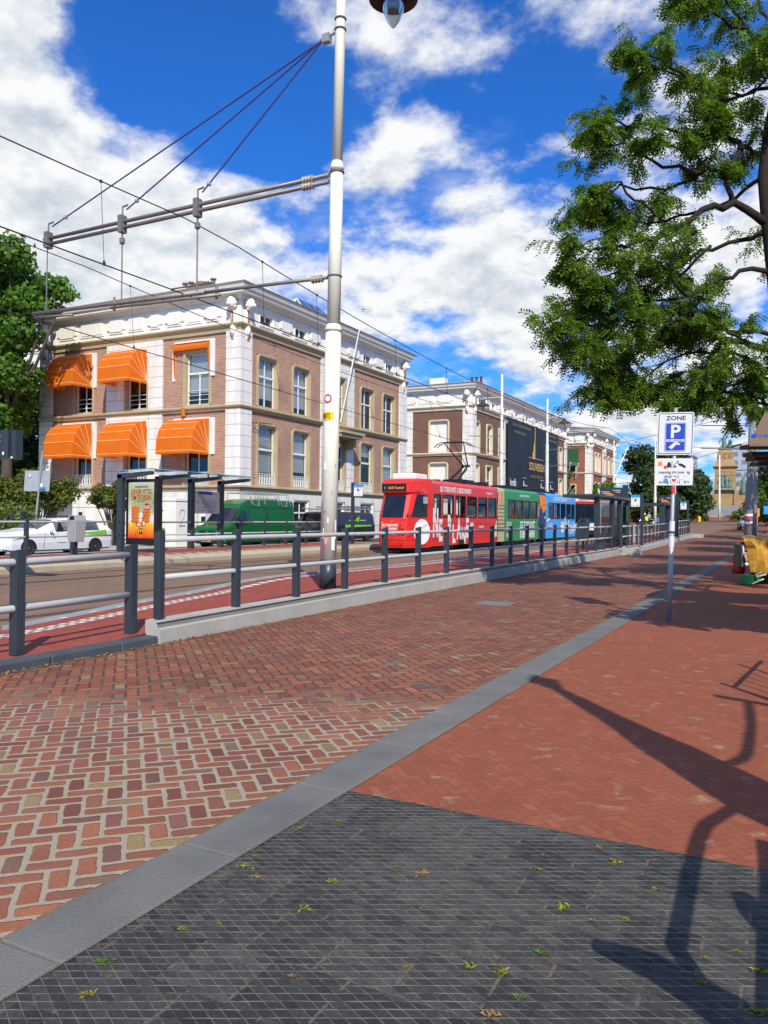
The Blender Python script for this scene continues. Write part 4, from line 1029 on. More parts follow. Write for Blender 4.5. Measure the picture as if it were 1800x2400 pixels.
mb = MB(); mb.tube([(mx(12.9), 13.12, 12.9), (-7.0, 13.12, 13.15), (lx, 13.12, 12.9), (lx, 13.12, 11.95)], .035, 8); mb.build('lamp_arm', 'pole_cream', mast)
mb = MB(); mb.lathe([(.06, 11.95), (.1, 11.75), (.24, 11.6), (.45, 11.3), (.455, 11.2), (.44, 11.2), (.22, 11.42), (.22, 11.3), (.2, 11.3)], (lx, 13.12, 0), 28); lh = mb.build('lantern', 'lamp_copper', mast, smooth=True)
mb = MB(); mb.lathe([(.205, 11.36), (.215, 11.15), (.19, 10.98), (.12, 10.8), (.03, 10.68), (.0, 10.67)], (lx, 13.12, 0), 24); mb.build('lantern_glass', 'lamp_glass', lh, smooth=True)

# ------------------------------------------------------------------ overhead wires
GW = 'overhead tram wires'
def wire(label, pts, r=.013, mat='cable', cat='wire', name='overhead_wire'):
    mb = MB(); mb.tube(pts, r, 5); o = mb.build(name, mat, loc=pts[len(pts) // 2]); return tag(o, label, cat, GW)
def cat_span(x, y0, y1, z0, sag, n=14): return [(x, y0 + (y1 - y0) * i / n, z0 - sag * 4 * (i / n) * (1 - i / n)) for i in range(n + 1)]
m1 = cat_span(NX, -20, 13.12, 7.95, .35) + cat_span(NX, 13.12, 57, 8.05, .95, 24)[1:] + cat_span(NX, 57, 100, 8.2, .9)[1:]
wire('upper carrying wire above the nearer track', m1)
c1 = [(NX, y, 6.33 - .004 * abs(y - 13)) for y in (-20, 0, 13.12, 30, 57, 100)]
wire('nearer contact wire below its carrying wire', c1, .014)
m2 = cat_span(-16.9, -20, 13.12, 8.3, .2) + cat_span(-16.9, 13.12, 57, 8.4, .75, 20)[1:] + cat_span(-16.5, 57, 100, 8.3, .8)[1:]
wire('upper carrying wire above the farther track', m2)
c2 = [(-16.9, -20, 6.4), (-16.9, 13.12, 6.5), (-16.6, 30, 6.05), (-16.15, 45, 5.65), (-16.15, 57, 5.8), (-16.2, 100, 6.1)]
wire('farther contact wire above the tram', c2, .014)
def interp(pl, y):
    for a, b in zip(pl[:-1], pl[1:]):
        if a[1] <= y <= b[1]:
            t = (y - a[1]) / (b[1] - a[1]); return tuple(a[i] + (b[i] - a[i]) * t for i in range(3))
    return pl[-1]
for (A_, B_, ys_) in ((m1, c1, (6, 10.8, 15.9, 18.4, 23.2, 27.5, 32, 37, 42, 47, 52, 60, 68)), (m2, c2, (16.9, 24, 31, 38, 47, 53, 62))):
    for k, y in enumerate(ys_):
        a, b = interp(A_, y), interp(B_, y + .1)
        mb = MB(); mb.tube([a, b], .008, 4); mb.ball(a, .035, 0, 6); mb.ball((b[0], b[1], b[2] + .03), (.03, .03, .06), 0, 6)
        tag(mb.build('wire_dropper', 'cable', loc=b), 'thin dropper joining carrying wire to contact wire, one of a row', 'wire dropper', 'wire droppers')
wire('cross wire sagging between far masts behind the sign', [(-19.5, 57, 9.4), (-12, 75, 8.2), (-6, 92, 9.4), (-2, 100, 11.5)], .02)
wire('span wire reaching the grey mast at the right', [(-19.4, 69, 7.5), (-12, 60, 7.1), (-2.33, 51.6, 8.0)], .015)
wire('span wire with long insulator near the monument', [(-13, 95, 7.6), (-2.5, 51.6, 6.2)], .015)
wire('low span wire crossing in front of the monument', [(-18, 110, 7), (-3, 62, 4.9), (4, 55, 6.5)], .015)
mb = MB(); mb.tube([(-3.5, 55.2, 6.35), (-2.9, 53.1, 6.26)], .06, 8); tag(mb.build('insulator_rod', 'cable', loc=(-3.2, 54, 6.3)), 'dark insulator rod in the span wire left of the grey mast', 'insulator')

# ------------------------------------------------------------------ masts down the street
def far_mast(label, x, y, h, side, mat='pole_white', lamp=True, r=.17, lean=.0, step=True):
    z = gz(y); t = thing('tram_mast', label, 'mast', (x, y, z), 'tram masts down the street')
    def P(zz): return (x + lean * (zz - z), y, zz)
    if step:
        MB().tube([P(z), P(z + h * .32), P(z + h * .33), P(z + h * .66), P(z + h * .67), P(z + h)], [r * 1.15, r * 1.1, r * .9, r * .85, r * .65, r * .5], 12).build('shaft', mat, t, smooth=True)
    else: MB().tube([P(z), P(z + h)], [r, r * .6], 10).build('shaft', mat, t, smooth=True)
    for zz in (.5, .62):
        mb = MB(); mb.tube([P(z + h * zz), (x + side * 2.6, y, z + h * zz + .15)], .035, 6); mb.build('bracket_arm', 'zinc', t)
    if lamp:
        zz = z + h * .86; q = P(zz)
        mb = MB(); mb.tube([q, (q[0] + side * 1.5, y, zz), (q[0] + side * 1.5, y, zz - .15)], .04, 6); mb.build('lamp_arm', mat, t)
        mb = MB(); mb.lathe([(.05, .3), (.16, .2), (.2, .05), (.48, -.12), (.5, -.18), (.22, -.16)], (q[0] + side * 1.5, y, zz - .4), 14); l = mb.build('lantern', 'lamp_copper', t)
        mb = MB(); mb.lathe([(.22, -.16), (.2, -.4), (.05, -.6)], (q[0] + side * 1.5, y, zz - .4), 12); mb.build('lantern_glass', 'lamp_glass', l)
    return t
far_mast('white mast with hanging lantern at the left edge of the banner', -19.5, 57.1, 12.3, -1)
far_mast('white mast with lantern in front of the right part of the banner', -19.5, 69.5, 12.0, 1)
far_mast('slim white mast in front of the third mansion', -20.5, 104, 11, 1, lamp=False)
far_mast('pale mast before the dark trees, with a small lantern', -17.5, 118, 12.5, 1, 'pole_cream', r=.18)
far_mast('plain cream mast just left of the parking sign', -13.6, 108, 10.6, 1, 'pole_cream', lamp=False, r=.16, step=False)
far_mast('cream mast standing in front of the monument', -12.7, 165, 12.8, -1, 'pole_cream', lamp=False, r=.2)
ga = far_mast('thick grey mast with lantern and stickers at the right', -2.43, 51.6, 11.5, -1, 'pole_grey', r=.2, lean=.028, lamp=False)
mb = MB(); mb.tube([(-2.2, 51.6, 7.35), (-2.85, 51.6, 7.4), (-2.9, 51.6, 7.25)], .035, 6); mb.build('lamp_arm', 'pole_white', ga)
mb = MB(); mb.lathe([(.04, .3), (.12, .22), (.16, .1), (.36, -.02), (.37, -.06), (.17, -.05)], (-2.9, 51.6, 6.95), 14); l = mb.build('lantern', 'pole_grey', ga)
mb = MB(); mb.lathe([(.17, -.05), (.15, -.2), (.03, -.34)], (-2.9, 51.6, 6.95), 12); mb.build('lantern_glass', 'lamp_glass', l)
for z0_, c_ in ((1.9, 'paper'), (1.75, 'sticker_red'), (1.45, 'paper')):
    mb = MB(); mb.tube([(-2.43 + .028 * z0_, 51.6, z0_), (-2.43 + .028 * z0_, 51.6, z0_ + .13)], .232, 12, cap=False); mb.build('sticker', c_, ga)
far_mast('thinner grey mast just behind the thick grey mast', -2.75, 68.3, 11, 1, 'pole_grey', lamp=False, r=.16, lean=.02)
far_mast('white mast beside the blue sign at the right edge', -3.35, 85, 9, 1, 'pole_white', lamp=False, r=.17)

# ------------------------------------------------------------------ stop signs, displays, bins
GS = 'bus stop flag signs'
def stop_sign(label, x, y, zb, h, w=.5):
    t = thing('stop_sign', label, 'stop sign', (x, y, zb), GS)
    mb = MB(); mb.box(x - .07, y - .07, zb, x + .07, y + .07, zb + h); mb.build('post', 'anthracite', t)
    mb = MB(); mb.box(x + .08 * (1 if w > 0 else -1), y - .03, zb + h - .72, x + .08 * (1 if w > 0 else -1) + w, y + .03, zb + h - .12); mb.build('flag', 'white_plastic', t)
    a = min(x + .08 * (1 if w > 0 else -1), x + .08 * (1 if w > 0 else -1) + w); W_ = abs(w)
    mb = MB(); mb.box(a - .004, y - .036, zb + h - .24, a + W_ + .004, y + .036, zb + h - .115); mb.build('blue_band', 'sky_blue', t)
    mb = MB(); mb.box(a + .05, y - .04, zb + h - .29, a + W_ * .8, y - .031, zb + h - .275); mb.box(a + W_ * .4, y - .04, zb + h - .45, a + W_ * .58, y - .031, zb + h - .34); mb.box(a + W_ * .6, y - .04, zb + h - .66, a + W_ * .8, y - .031, zb + h - .645); mb.build('pictogram', 'black', t)
    return t
stop_sign('bus stop flag on a dark post in front of the black van', -20.55, 36.4, .25, 3.2)
stop_sign('bus stop flag facing left, between the dark shelter and the parking sign', -6.95, 42.5, .3, 2.72, -.46)
stop_sign('bus stop flag just right of the parking sign', -7.35, 66, .55, 2.65, -.46)
def display(label, x, y, zb, x0, x1, z0, z1, zt, rows, text, orange):
    t = thing('departure_display', label, 'departure board', (x, y, zb), 'departure boards')
    mb = MB(); mb.box(x - .14, y - .1, zb, x + .14, y + .1, zt); mb.build('post', 'anthracite', t)
    mb = MB(); mb.box(x0, y - .12, z0, x1, y + .12, z1); c = mb.build('case', 'anthracite', t, bevel=.01)
    W_ = x1 - x0
    mb = MB(); mb.poly([(x0 + .06, y - .125, z0 + .06), (x1 - .06, y - .125, z0 + .06), (x1 - .06, y - .125, z1 - .2), (x0 + .06, y - .125, z1 - .2)]); mb.build('screen', 'led_screen', c)
    mb = MB()
    for k in range(rows):
        z = z1 - .34 - k * .085
        mb.box(x0 + W_ * .16, y - .132, z, x0 + W_ * (.55 + .1 * ((k * 7) % 3)), y - .128, z + .04)
    mb.build('led_rows', 'led_orange', c)
    mb = MB()
    for (s_, a_, zz_, al) in text: mb.text(s_, .085, (x0 + W_ * a_, y - .133, zz_), align=al, bold=.02)
    mb.build('lettering', 'white_plastic', c)
    return t
display('departure board on a dark post behind the dark shelter', -8.2, 44.8, .3, -9.55, -8.38, 2.75, 3.38, 3.52, 4, [('Mauritskade', .95, 3.2, 'RIGHT'), ('Bestemming', .08, 3.12, 'LEFT'), ('Vertrek', .95, 3.1, 'RIGHT')], 1)
display('second departure board partly hidden behind the parking sign', -7.2, 58, .45, -8.3, -7.36, 2.72, 3.3, 3.4, 3, [('Mauritskade', .95, 3.12, 'RIGHT'), ('Halte', .1, 3.05, 'LEFT')], 1)
dl = thing('departure_display', 'departure board cut off by the left edge before the dark tree', 'departure board', (-17.5, 12.1, .25), 'departure boards')
mb = MB(); mb.box(-17.65, 12.0, .25, -17.4, 12.2, 3.5); mb.build('post', 'anthracite', dl)
mb = MB(); mb.box(-17.2, 12.0, 2.86, -15.64, 12.2, 3.5); c = mb.build('case', 'anthracite', dl, bevel=.01)
mb = MB(); mb.box(-15.6, 12.05, 2.84, -15.45, 12.25, 3.49); mb.build('end_cap', 'anthracite', dl, bevel=.01)
mb = MB(); mb.poly([(-17.1, 11.995, 2.9), (-15.85, 11.995, 2.9), (-15.85, 11.995, 3.46), (-17.1, 11.995, 3.46)]); mb.build('screen', 'dim_gold' if 0 else 'led_screen', c)
mb = MB()
for k in range(4): mb.box(-16.5, 11.985, 3.16 - k * .055, -15.92 - (k % 2) * .1, 11.99, 3.185 - k * .055)
mb.build('led_rows', 'led_orange', c)
mb = MB(); mb.text('Vertrek', .07, (-15.86, 11.98, 3.24), align='RIGHT', bold=.02); mb.box(-16.0, 11.985, 3.34, -15.88, 11.99, 3.39); mb.ball((-15.75, 11.97, 2.97), (.04, .005, .04), 0, 8); mb.box(-15.58, 12.03, 2.86, -15.52, 12.04, 2.9); mb.build('lettering', 'white_plastic', c)

def bin_(label, x, y, z, mat, s=1., rz=0):
    """litter bin on a leg: tapered box with slanted roof-shaped hood and a dark mouth"""
    t = thing('litter_bin', label, 'litter bin', (x, y, z), 'litter bins on the platforms')
    def q(a, b, c): return (x + a * s, y + b * s, z + c * s)
    mb = MB(); mb.loft([[q(-.2, -.2, .5), q(.2, -.2, .5), q(.2, .2, .5), q(-.2, .2, .5)], [q(-.26, -.26, 1.3), q(.26, -.26, 1.3), q(.26, .26, 1.3), q(-.26, .26, 1.3)], [q(-.1, -.24, 1.5), q(.2, -.24, 1.5), q(.2, .24, 1.5), q(-.1, .24, 1.5)]]); mb.build('body', mat, t, bevel=.015)
    mb = MB(); mb.poly([q(-.08, -.265, 1.33), q(.2, -.265, 1.33), q(.17, -.25, 1.47), q(-.05, -.25, 1.47)]); mb.build('mouth', 'black', t)
    mb = MB(); mb.tube([q(0, 0, -.0), q(0, 0, .52)], .06 * s, 10); mb.build('leg', 'black', t)
bin_('pale grey litter bin on a black leg in front of the white car', -21.65, 19.3, .25, 'grey_plastic', .9)
bin_('dark litter bin at the left side of the dark shelter', -8.05, 34.4, .3, 'anthracite', .9)

# ------------------------------------------------------------------ shelters
sh = thing('tram_shelter', 'glass roofed tram shelter with lit chicken poster in front of green van', 'shelter', (-22.4, 25, .25))
SP = (22.3, 24.3, 26.25, 28.2); XS = -22.65
for y in SP:
    mb = MB(); mb.box(XS - .12, y - .1, .25, XS + .12, y + .1, 3.16); mb.build('post', 'anthracite', sh, bevel=.01)
    mb = MB(); mb.prism([(XS - .12, y - .1, 3.0), (XS + 1.55, y - .1, 3.14), (XS + 1.55, y - .1, 3.26), (XS - .12, y - .1, 3.18)], (0, .2, 0)); mb.build('roof_arm', 'anthracite', sh, bevel=.008)
mb = MB(); mb.loft([[(XS - .1, 22.1, 3.27), (XS + 1.6, 22.1, 3.33), (XS + 1.6, 22.1, 3.36), (XS - .1, 22.1, 3.3)], [(XS - .1, 28.7, 3.27), (XS + 1.6, 28.7, 3.33), (XS + 1.6, 28.7, 3.36), (XS - .1, 28.7, 3.3)]]); mb.build('roof_glass', 'shelter_glass', sh)
ab = MB(); ab.box(-22.5, 22.4, .52, -20.95, 22.65, 2.98); pb = ab.build('poster_case', 'black', sh, bevel=.02)
PO = Face((-22.42, 22.39, 0), (1, 0, 0), (0, -1, 0))
mb = MB(); PO.wall(mb, .06, 1.33, .76, 2.86); mb.build('poster', 'poster', pb)
mb = MB(); mb.text('LEKKER PITTIG', .25, PO.p(.7, 2.42, .006), align='CENTER', bold=.025, sx=.62); mb.text('OM TE DELEN', .25, PO.p(.7, 2.2, .006), align='CENTER', bold=.025, sx=.62); mb.build('headline', 'poster_red', pb)
mb = MB(); mb.text('CHICKENTIP #79', .11, PO.p(.7, 2.65, .006), align='CENTER', bold=.02, sx=.75); mb.build('small_print', 'black', pb)
mb = MB(); mb.text('SPICY CHICKEN', .06, PO.p(.7, 2.12, .006), align='CENTER', bold=.01, sx=.9); mb.build('small_print', 'black', pb)
mb = MB(); mb.poly([PO.p(.98 + .15 * math.cos(t * PI / 10), 1.93 + .15 * math.sin(t * PI / 10), .008) for t in range(20)]); mb.build('price_disc', 'poster_red', pb)
mb = MB(); mb.text('€3,50', .15, PO.p(.98, 1.88, .012), align='CENTER', bold=.02, sx=.75); mb.build('price', 'white_plastic', pb)
mb = MB(); rr = random.Random(3)
for k in range(5): mb.ball(PO.p(.42 + rr.uniform(-.03, .03), 1.42 + k * .12, .01), (.2, .012, .085), 0, 10)
for k in range(4): mb.ball(PO.p(.97 + rr.uniform(-.03, .03), 1.42 + k * .11, .01), (.2, .012, .08), 0, 10)
mb.ball(PO.p(.6, 1.28, .012), (.17, .012, .08), 0, 10); mb.ball(PO.p(.83, 1.32, .012), (.1, .012, .12), 0, 10); mb.build('nugget_picture', 'nugget', pb, smooth=True)
mb = MB(); mb.ball(PO.p(.62, 1.26, .02), (.1, .01, .05), 0, 8); mb.ball(PO.p(.85, 1.31, .02), (.05, .01, .08), 0, 8); mb.build('nugget_filling', 'crumb', pb)
mb = MB(); PO.box(mb, .6, .8, .93, 1.13, .002, .008); lg = mb.build('logo_tile', 'black', pb)
mb = MB()
for c_ in (.655, .745): mb.tube([PO.p(c_ + .045 * math.cos(t * PI / 8), .965 + .13 * math.sin(t * PI / 8), .012) for t in range(9)], .009, 5)
mb.build('logo', 'yellow', pb)
mb = MB(); PO.box(mb, .64, .76, 2.9, 2.94, .0, .01); mb.build('badge', 'sign_blue', pb)
mb = MB(); mb.box(XS + .1, 22.18, 3.2, XS + .7, 22.2, 3.25); mb.build('stop_name_plate', 'white_plastic', sh)
mb = MB(); mb.poly([(XS + .02, 26.36, 1.72), (XS + .02, 28.1, 1.72), (XS + .02, 28.1, 2.68), (XS + .02, 26.36, 2.68)]); mp = mb.build('map_panel', 'map_paper', sh)
mb = MB(); mb.box(XS + .025, 26.7, 2.55, XS + .03, 27.6, 2.66); mb.build('map_title', 'sign_blue', mp)
mb = MB(); rr = random.Random(5)
for k in range(16):
    y0_ = rr.uniform(26.4, 27.8); z0_ = rr.uniform(1.8, 2.4); mb.tube([(XS + .03, y0_, z0_), (XS + .03, y0_ + rr.uniform(.1, .25), z0_ + rr.uniform(-.2, .1)), (XS + .03, y0_ + rr.uniform(.25, .5), z0_ + rr.uniform(-.3, .3))], .007, 4)
mb.build('map_lines', 'white_plastic', mp)
mb = MB()
for k in range(10): mb.box(XS + .024, rr.uniform(26.5, 27.6), 1.8 + k * .06, XS + .028, rr.uniform(27.7, 28.0), 1.815 + k * .06)
mb.build('map_text', 'lead_text', mp)
mb = MB(); mb.tube([(XS + .35, 28.0, .5), (XS + .35, 28.3, .72), (XS + .35, 28.9, .72)], .02, 6); mb.box(XS + .15, 28.0, .68, XS + .55, 28.9, .72); mb.build('perch_seat', 'galvanised', sh)

s2 = thing('tram_shelter', 'dark tram shelter with glass panels at the right end of the platform', 'shelter', (-8.0, 39, .3))
X2 = -7.72
for y in (35.6, 38.9, 40.7, 42.6):
    mb = MB(); mb.box(X2 - .12, y - .1, .28, X2 + .12, y + .1, 2.62); mb.build('post', 'anthracite', s2)
mb = MB(); mb.prism([(X2 - 1.45, 35.2, 2.6), (X2 + .2, 35.2, 2.6), (X2 + .2, 43.3, 2.6), (X2 - 1.45, 43.3, 2.6)], (0, 0, .13)); mb.build('roof', 'anthracite', s2, bevel=.02)
for a, b in ((35.7, 38.8), (39.0, 40.6), (40.8, 42.5)):
    mb = MB(); mb.poly([(X2, a, .5), (X2, b, .5), (X2, b, 2.5), (X2, a, 2.5)]); g = mb.build('glass_panel', 'shelter_glass', s2)
    for q0, q1 in ((.45, .5), (2.5, 2.56), (1.35, 1.38)): mb = MB(); mb.box(X2 - .03, a, q0, X2 + .03, b, q1); mb.build('glass_frame', 'anthracite', g)
mb = MB(); mb.box(X2 - 1.3, 42.5, .32, X2 - .1, 42.75, 2.5); pc = mb.build('poster_case', 'black', s2)
mb = MB(); mb.poly([(X2 - .06 + .14, 42.0, 1.5), (X2 + .08, 42.5, 1.5), (X2 + .08, 42.5, 2.3), (X2 + .08, 42.0, 2.3)]); mb.poly([(X2 - 1.2, 42.49, .9), (X2 - .2, 42.49, .9), (X2 - .2, 42.49, 2.35), (X2 - 1.2, 42.49, 2.35)]); mb.build('poster', 'green_canvas', pc)
mb = MB(); mb.box(X2 - .6, 36, .72, X2 - .2, 38.6, .78)
for y in (36.3, 38.3): mb.box(X2 - .45, y, .3, X2 - .35, y + .06, .72)
mb.build('bench', 'galvanised', s2)
s3 = thing('tram_shelter', 'small distant shelter roof just left of the parking sign post', 'shelter', (-8, 55, .4))
mb = MB(); mb.prism([(-9.6, 53.8, 2.55), (-7.4, 53.8, 2.62), (-7.4, 57.4, 2.62), (-9.6, 57.4, 2.55)], (0, 0, .14)); mb.build('roof', 'anthracite', s3)
for y in (54, 57): mb = MB(); mb.box(-7.75, y - .1, .4, -7.45, y + .1, 2.6); mb.build('post', 'anthracite', s3)
mb = MB(); mb.box(-7.62, 54.1, .9, -7.6, 56.9, 2.5); mb.build('glass_panel', 'shelter_glass', s3)
mb = MB(); mb.box(-8.25, 47.2, .3, -7.95, 47.6, 1.35); tag(mb.build('ticket_machine', 'grey_plastic', loc=(-8.1, 47.4, .3), bevel=.02), 'pale grey ticket cabinet standing behind the dark railing', 'cabinet')

# ------------------------------------------------------------------ parking sign
ps = thing('parking_sign', 'blue P parking zone sign with towing notice on grey pole', 'parking sign', (-1.77, 13.41, 0))
PX, PY = -1.77, 13.41; lean = .028
rv = Vector((.97, .24, 0)).normalized()                 # the plates face the camera side of the street
nv = Vector((rv.y, -rv.x, 0))
def sp_(z): return Vector((PX + lean * z * .889, PY + lean * z * .457, z))
MB().tube([sp_(0), sp_(1.55)], .042, 14).build('pole', 'galvanised', ps, smooth=True)
MB().tube([sp_(1.55), sp_(1.6), sp_(3.4)], [.042, .03, .03], 14).build('pole', 'dull_alu', ps, smooth=True)
for z in (1.18, 1.42): MB().tube([sp_(z), sp_(z + .17)], .0435, 14, cap=False).build('sticker', 'sign_white', ps)
MB().tube([sp_(1.4), sp_(1.43)], .045, 14).build('band', 'anthracite', ps); MB().tube([sp_(2.02), sp_(2.14)], .0325, 12, cap=False).build('sticker', 'sticker_red', ps)
up_ = (sp_(3) - sp_(2)).normalized()
def SQ(c, a, b, d=0.): return c + rv * a + up_ * b + nv * (d + .045)
def rrect(c, w_, h_, r, d):
    pts = []
    for cx, cy, a0 in ((w_ - r, h_ - r, 0), (-w_ + r, h_ - r, 90), (-w_ + r, -h_ + r, 180), (w_ - r, -h_ + r, 270)):
        for k in range(5): t = R(a0 + k * 22.5); pts.append(SQ(c, cx + r * math.cos(t), cy + r * math.sin(t), d))
    return pts
C1 = sp_(2.985); C2 = sp_(2.375)
k_ = 1.0
mb = MB(); mb.prism(rrect(C1, .275, .34, .03, 0), nv * -.02); p1 = mb.build('zone_plate', 'sign_white', ps)
mb = MB(); o_, i_ = rrect(C1, .258, .323, .022, .002), rrect(C1, .248, .313, .016, .002)
for k in range(20): k2 = (k + 1) % 20; mb.poly([o_[k], o_[k2], i_[k2], i_[k]])
mb.text('ZONE', .093, SQ(C1, 0, .215, .003), rv, up_, align='CENTER', bold=.02, sx=1.15); mb.build('zone_text', 'black', p1)
CB = C1 - up_ * .055
mb = MB(); mb.prism(rrect(CB, .158, .228, .018, .003), nv * .001); mb.build('blue_border', 'sign_blue', p1)
mb = MB(); o_, i_ = rrect(CB, .152, .222, .016, .0055), rrect(CB, .145, .215, .012, .0055)
for k in range(20): k2 = (k + 1) % 20; mb.poly([o_[k], o_[k2], i_[k2], i_[k]])
mb.text('P', .29, SQ(CB, -.005, -.01, .0055), rv, up_, align='CENTER', bold=.025, sx=1.05)
mb.poly([SQ(CB, -.135, -.075, .006), SQ(CB, .135, -.075, .006), SQ(CB, .135, -.038, .006), SQ(CB, -.135, -.038, .006)])
mb.poly([SQ(CB, -.1, -.165, .006), SQ(CB, -.05, -.195, .006), SQ(CB, .03, -.11, .006), SQ(CB, .05, -.08, .006), SQ(CB, -.01, -.08, .006)]); mb.poly([SQ(CB, .03, -.1, .0065), SQ(CB, .075, -.1, .0065), SQ(CB, .07, -.125, .0065), SQ(CB, .03, -.13, .0065)])
mb.build('symbol', 'sign_white', p1)
mb = MB(); mb.text('PAS - HOUDERS', .034, SQ(CB, 0, -.068, .0075), rv, up_, align='CENTER', sx=.95, bold=.01); mb.build('strip_text', 'black', p1)
mb = MB(); mb.prism(rrect(C2, .285, .215, .03, 0), nv * -.02); p2 = mb.build('notice_plate', 'sign_white', ps)
mb = MB()
for s_, z_ in (('maandag t/m zaterdag', -.025), ('09.00-24.00 h', -.1), ('zondag 13.00-24.00 h', -.182)): mb.text(s_, .062, SQ(C2, 0, z_, .003), rv, up_, align='CENTER', sx=.86, bold=.012)
# little tow-truck pictogram: clamped car | crane and lifted car
def pp(pts, d=.003): mb.poly([SQ(C2, a, b, d) for a, b in pts])
pp([(-.11, .07), (-.05, .07), (-.05, .12), (-.065, .155), (-.095, .155), (-.11, .12)]); pp([(-.04, .05), (-.032, .05), (-.032, .18), (-.04, .18)])
pp([(-.015, .07), (.03, .07), (.04, .085), (-.01, .1)]); pp([(-.01, .1), (0, .1), (.06, .17), (.05, .178)]); pp([(.05, .178), (.06, .17), (.065, .12), (.055, .12)])
pp([(.06, .12), (.08, .135), (.12, .125), (.165, .095), (.175, .07), (.15, .06), (.11, .085), (.07, .1)])
mb.build('lettering', 'black', p2)
mb = MB(); mb.poly([SQ(C2, -.135 + .028 * math.cos(t * PI / 6), .075 + .026 * math.sin(t * PI / 6), .004) for t in range(12)])
mb.poly([SQ(C2, .0 + .05 * math.sin(t) ** 3 * .7, -.135 + .035 * (.81 * math.cos(t) - .31 * math.cos(2 * t) - .12 * math.cos(3 * t)), .006) for t in [q * PI / 10 for q in range(20)]]); mb.build('sticker', 'red_paint', p2)
mb = MB()
for a, b, w_, h_ in ((-.0, -.135, .045, .05), (.11, -.075, .04, .05), (.12, -.17, .03, .035), (.17, -.03, .018, .04)): pp([(a - w_, b - h_), (a + w_, b - h_), (a + w_, b + h_), (a - w_, b + h_)], .0045)
mb.build('sticker', 'sign_white', p2)
mb = MB()
for a, b, w_, h_ in ((-.215, .14, .03, .025), (-.215, .105, .035, .008)): pp([(a - w_, b - h_), (a + w_, b - h_), (a + w_, b + h_), (a - w_, b + h_)], .004)
mb.build('sticker', 'orange_paint', p2)
mb = MB(); pp([(-.15, -.16), (-.1, -.16), (-.08, -.13), (-.12, -.1), (-.16, -.12)], .005); mb.build('sticker', 'sky_blue', p2)
# iron drain cover in the road
mb = MB(); mb.box(-5.35, 14.1, -.1, -4.7, 14.75, .006); dr = tag(mb.build('drain_cover', 'zinc', loc=(-5, 14.4, 0)), 'square iron drain cover set in the brick road', 'drain cover')
# ------------------------------------------------------------------ vehicles (all face -Y)
def veh_body(root, xc, yf, st, paint, glass, side_glass, front_glass, z0=0., wname='body'):
    """st: stations (y, half width, z bottom, z belt, z top, half width at top); returns body part"""
    def ring(s_):
        y, w, zb, zl, zt, wt = s_; k = min(.08, (zt - zl) * .3)
        half = [(w * .82, zb), (w * .97, zb + .07), (w, zb + (zl - zb) * .45), (w * .985, zl - .03), (w * .955, zl), (wt, zt - k), (wt * .86, zt - k * .2), (wt * .4, zt)]
        return [Vector((xc - a, yf + y, z0 + z)) for a, z in half] + [Vector((xc + a, yf + y, z0 + z)) for a, z in reversed(half)]
    rg = [ring(s_) for s_ in st]; n = 16
    mb = MB(); gl = {}
    for i in range(len(rg) - 1):
        for k in range(n):
            k2 = (k + 1) % n; q = [rg[i][k], rg[i][k2], rg[i + 1][k2], rg[i + 1][k]]
            key = None
            if k in (4, 10) and i in side_glass: key = 'side' + str(k) + '_' + str(side_glass[i])
            if k in (5, 6, 7, 8, 9) and i in front_glass: key = 'front_' + str(i)
            (gl.setdefault(key, MB()) if key else mb).poly(q)
    mb.poly(list(reversed(rg[0]))); mb.poly(rg[-1])
    b = mb.build(wname, paint, root, smooth=True)
    for p in b.data.polygons:
        if len(p.vertices) > 4: p.use_smooth = False
    md = b.modifiers.new('edge', 'EDGE_SPLIT'); md.split_angle = R(38)
    for k, g in gl.items():
        g.build('windscreen' if k.startswith('front') else 'side_window', glass, root)
    return b
def wheel(root, x, y, r, side, z0=0., rim='chrome', w=.2):
    mb = MB(); mb.lathe([(r * .6, -.0), (r * .98, .0), (r, .03), (r, w - .03), (r * .96, w), (r * .6, w)], (x - side * w * .9, y, z0 + r), 22, axis=(side, 0, 0)); o = mb.build('wheel', 'rubber', root)
    mb = MB(); mb.lathe([(r * .62, w * .8), (r * .6, w + .004), (r * .5, w - .02), (r * .2, w - .01), (r * .08, w + .01)], (x - side * w * .9, y, z0 + r), 14, axis=(side, 0, 0))
    o2 = mb.build('rim', rim, o)
def arch(root, x, y, r, side, z0, body_z, mat='black'):
    mb = MB(); mb.poly([(x + side * .012, y + r * math.cos(t * PI / 12), z0 + body_z + r * math.sin(t * PI / 12)) for t in range(13)]); mb.build('wheel_arch', mat, root)

# --- white hatchback
car = thing('parked_car', 'white hatchback with lime green sill stripe behind the litter bin', 'car', (-27.05, 22.3, 0))
xc, yf = -27.07, 20.05
st = [(0, .55, .28, .58, .72, .5), (.05, .7, .22, .68, .84, .6), (.25, .82, .18, .78, .93, .7), (.6, .86, .17, .86, .99, .74), (.98, .865, .17, .9, 1.03, .76), (1.12, .865, .17, .92, 1.08, .74), (1.75, .865, .17, .93, 1.42, .63), (2.15, .865, .17, .94, 1.48, .61), (2.85, .865, .17, .96, 1.5, .6), (3.45, .86, .17, .98, 1.45, .58), (3.92, .83, .2, 1.0, 1.18, .6), (4.05, .75, .28, .95, 1.05, .6)]
st = [(a * 1.33, *q) for a, *q in st]
veh_body(car, xc, yf, st, 'car_white', 'window_glass', {6: 1, 7: 1, 8: 2}, {5: 1})
mb = MB()
for sgn in (1,): mb.poly([(xc + sgn * .868, yf + 2.33, .955), (xc + sgn * .845, yf + 2.726, .95), (xc + .64, yf + 2.660, 1.4), (xc + .62, yf + 2.620, 1.41)])
mb.build('pillar_trim', 'black', car)
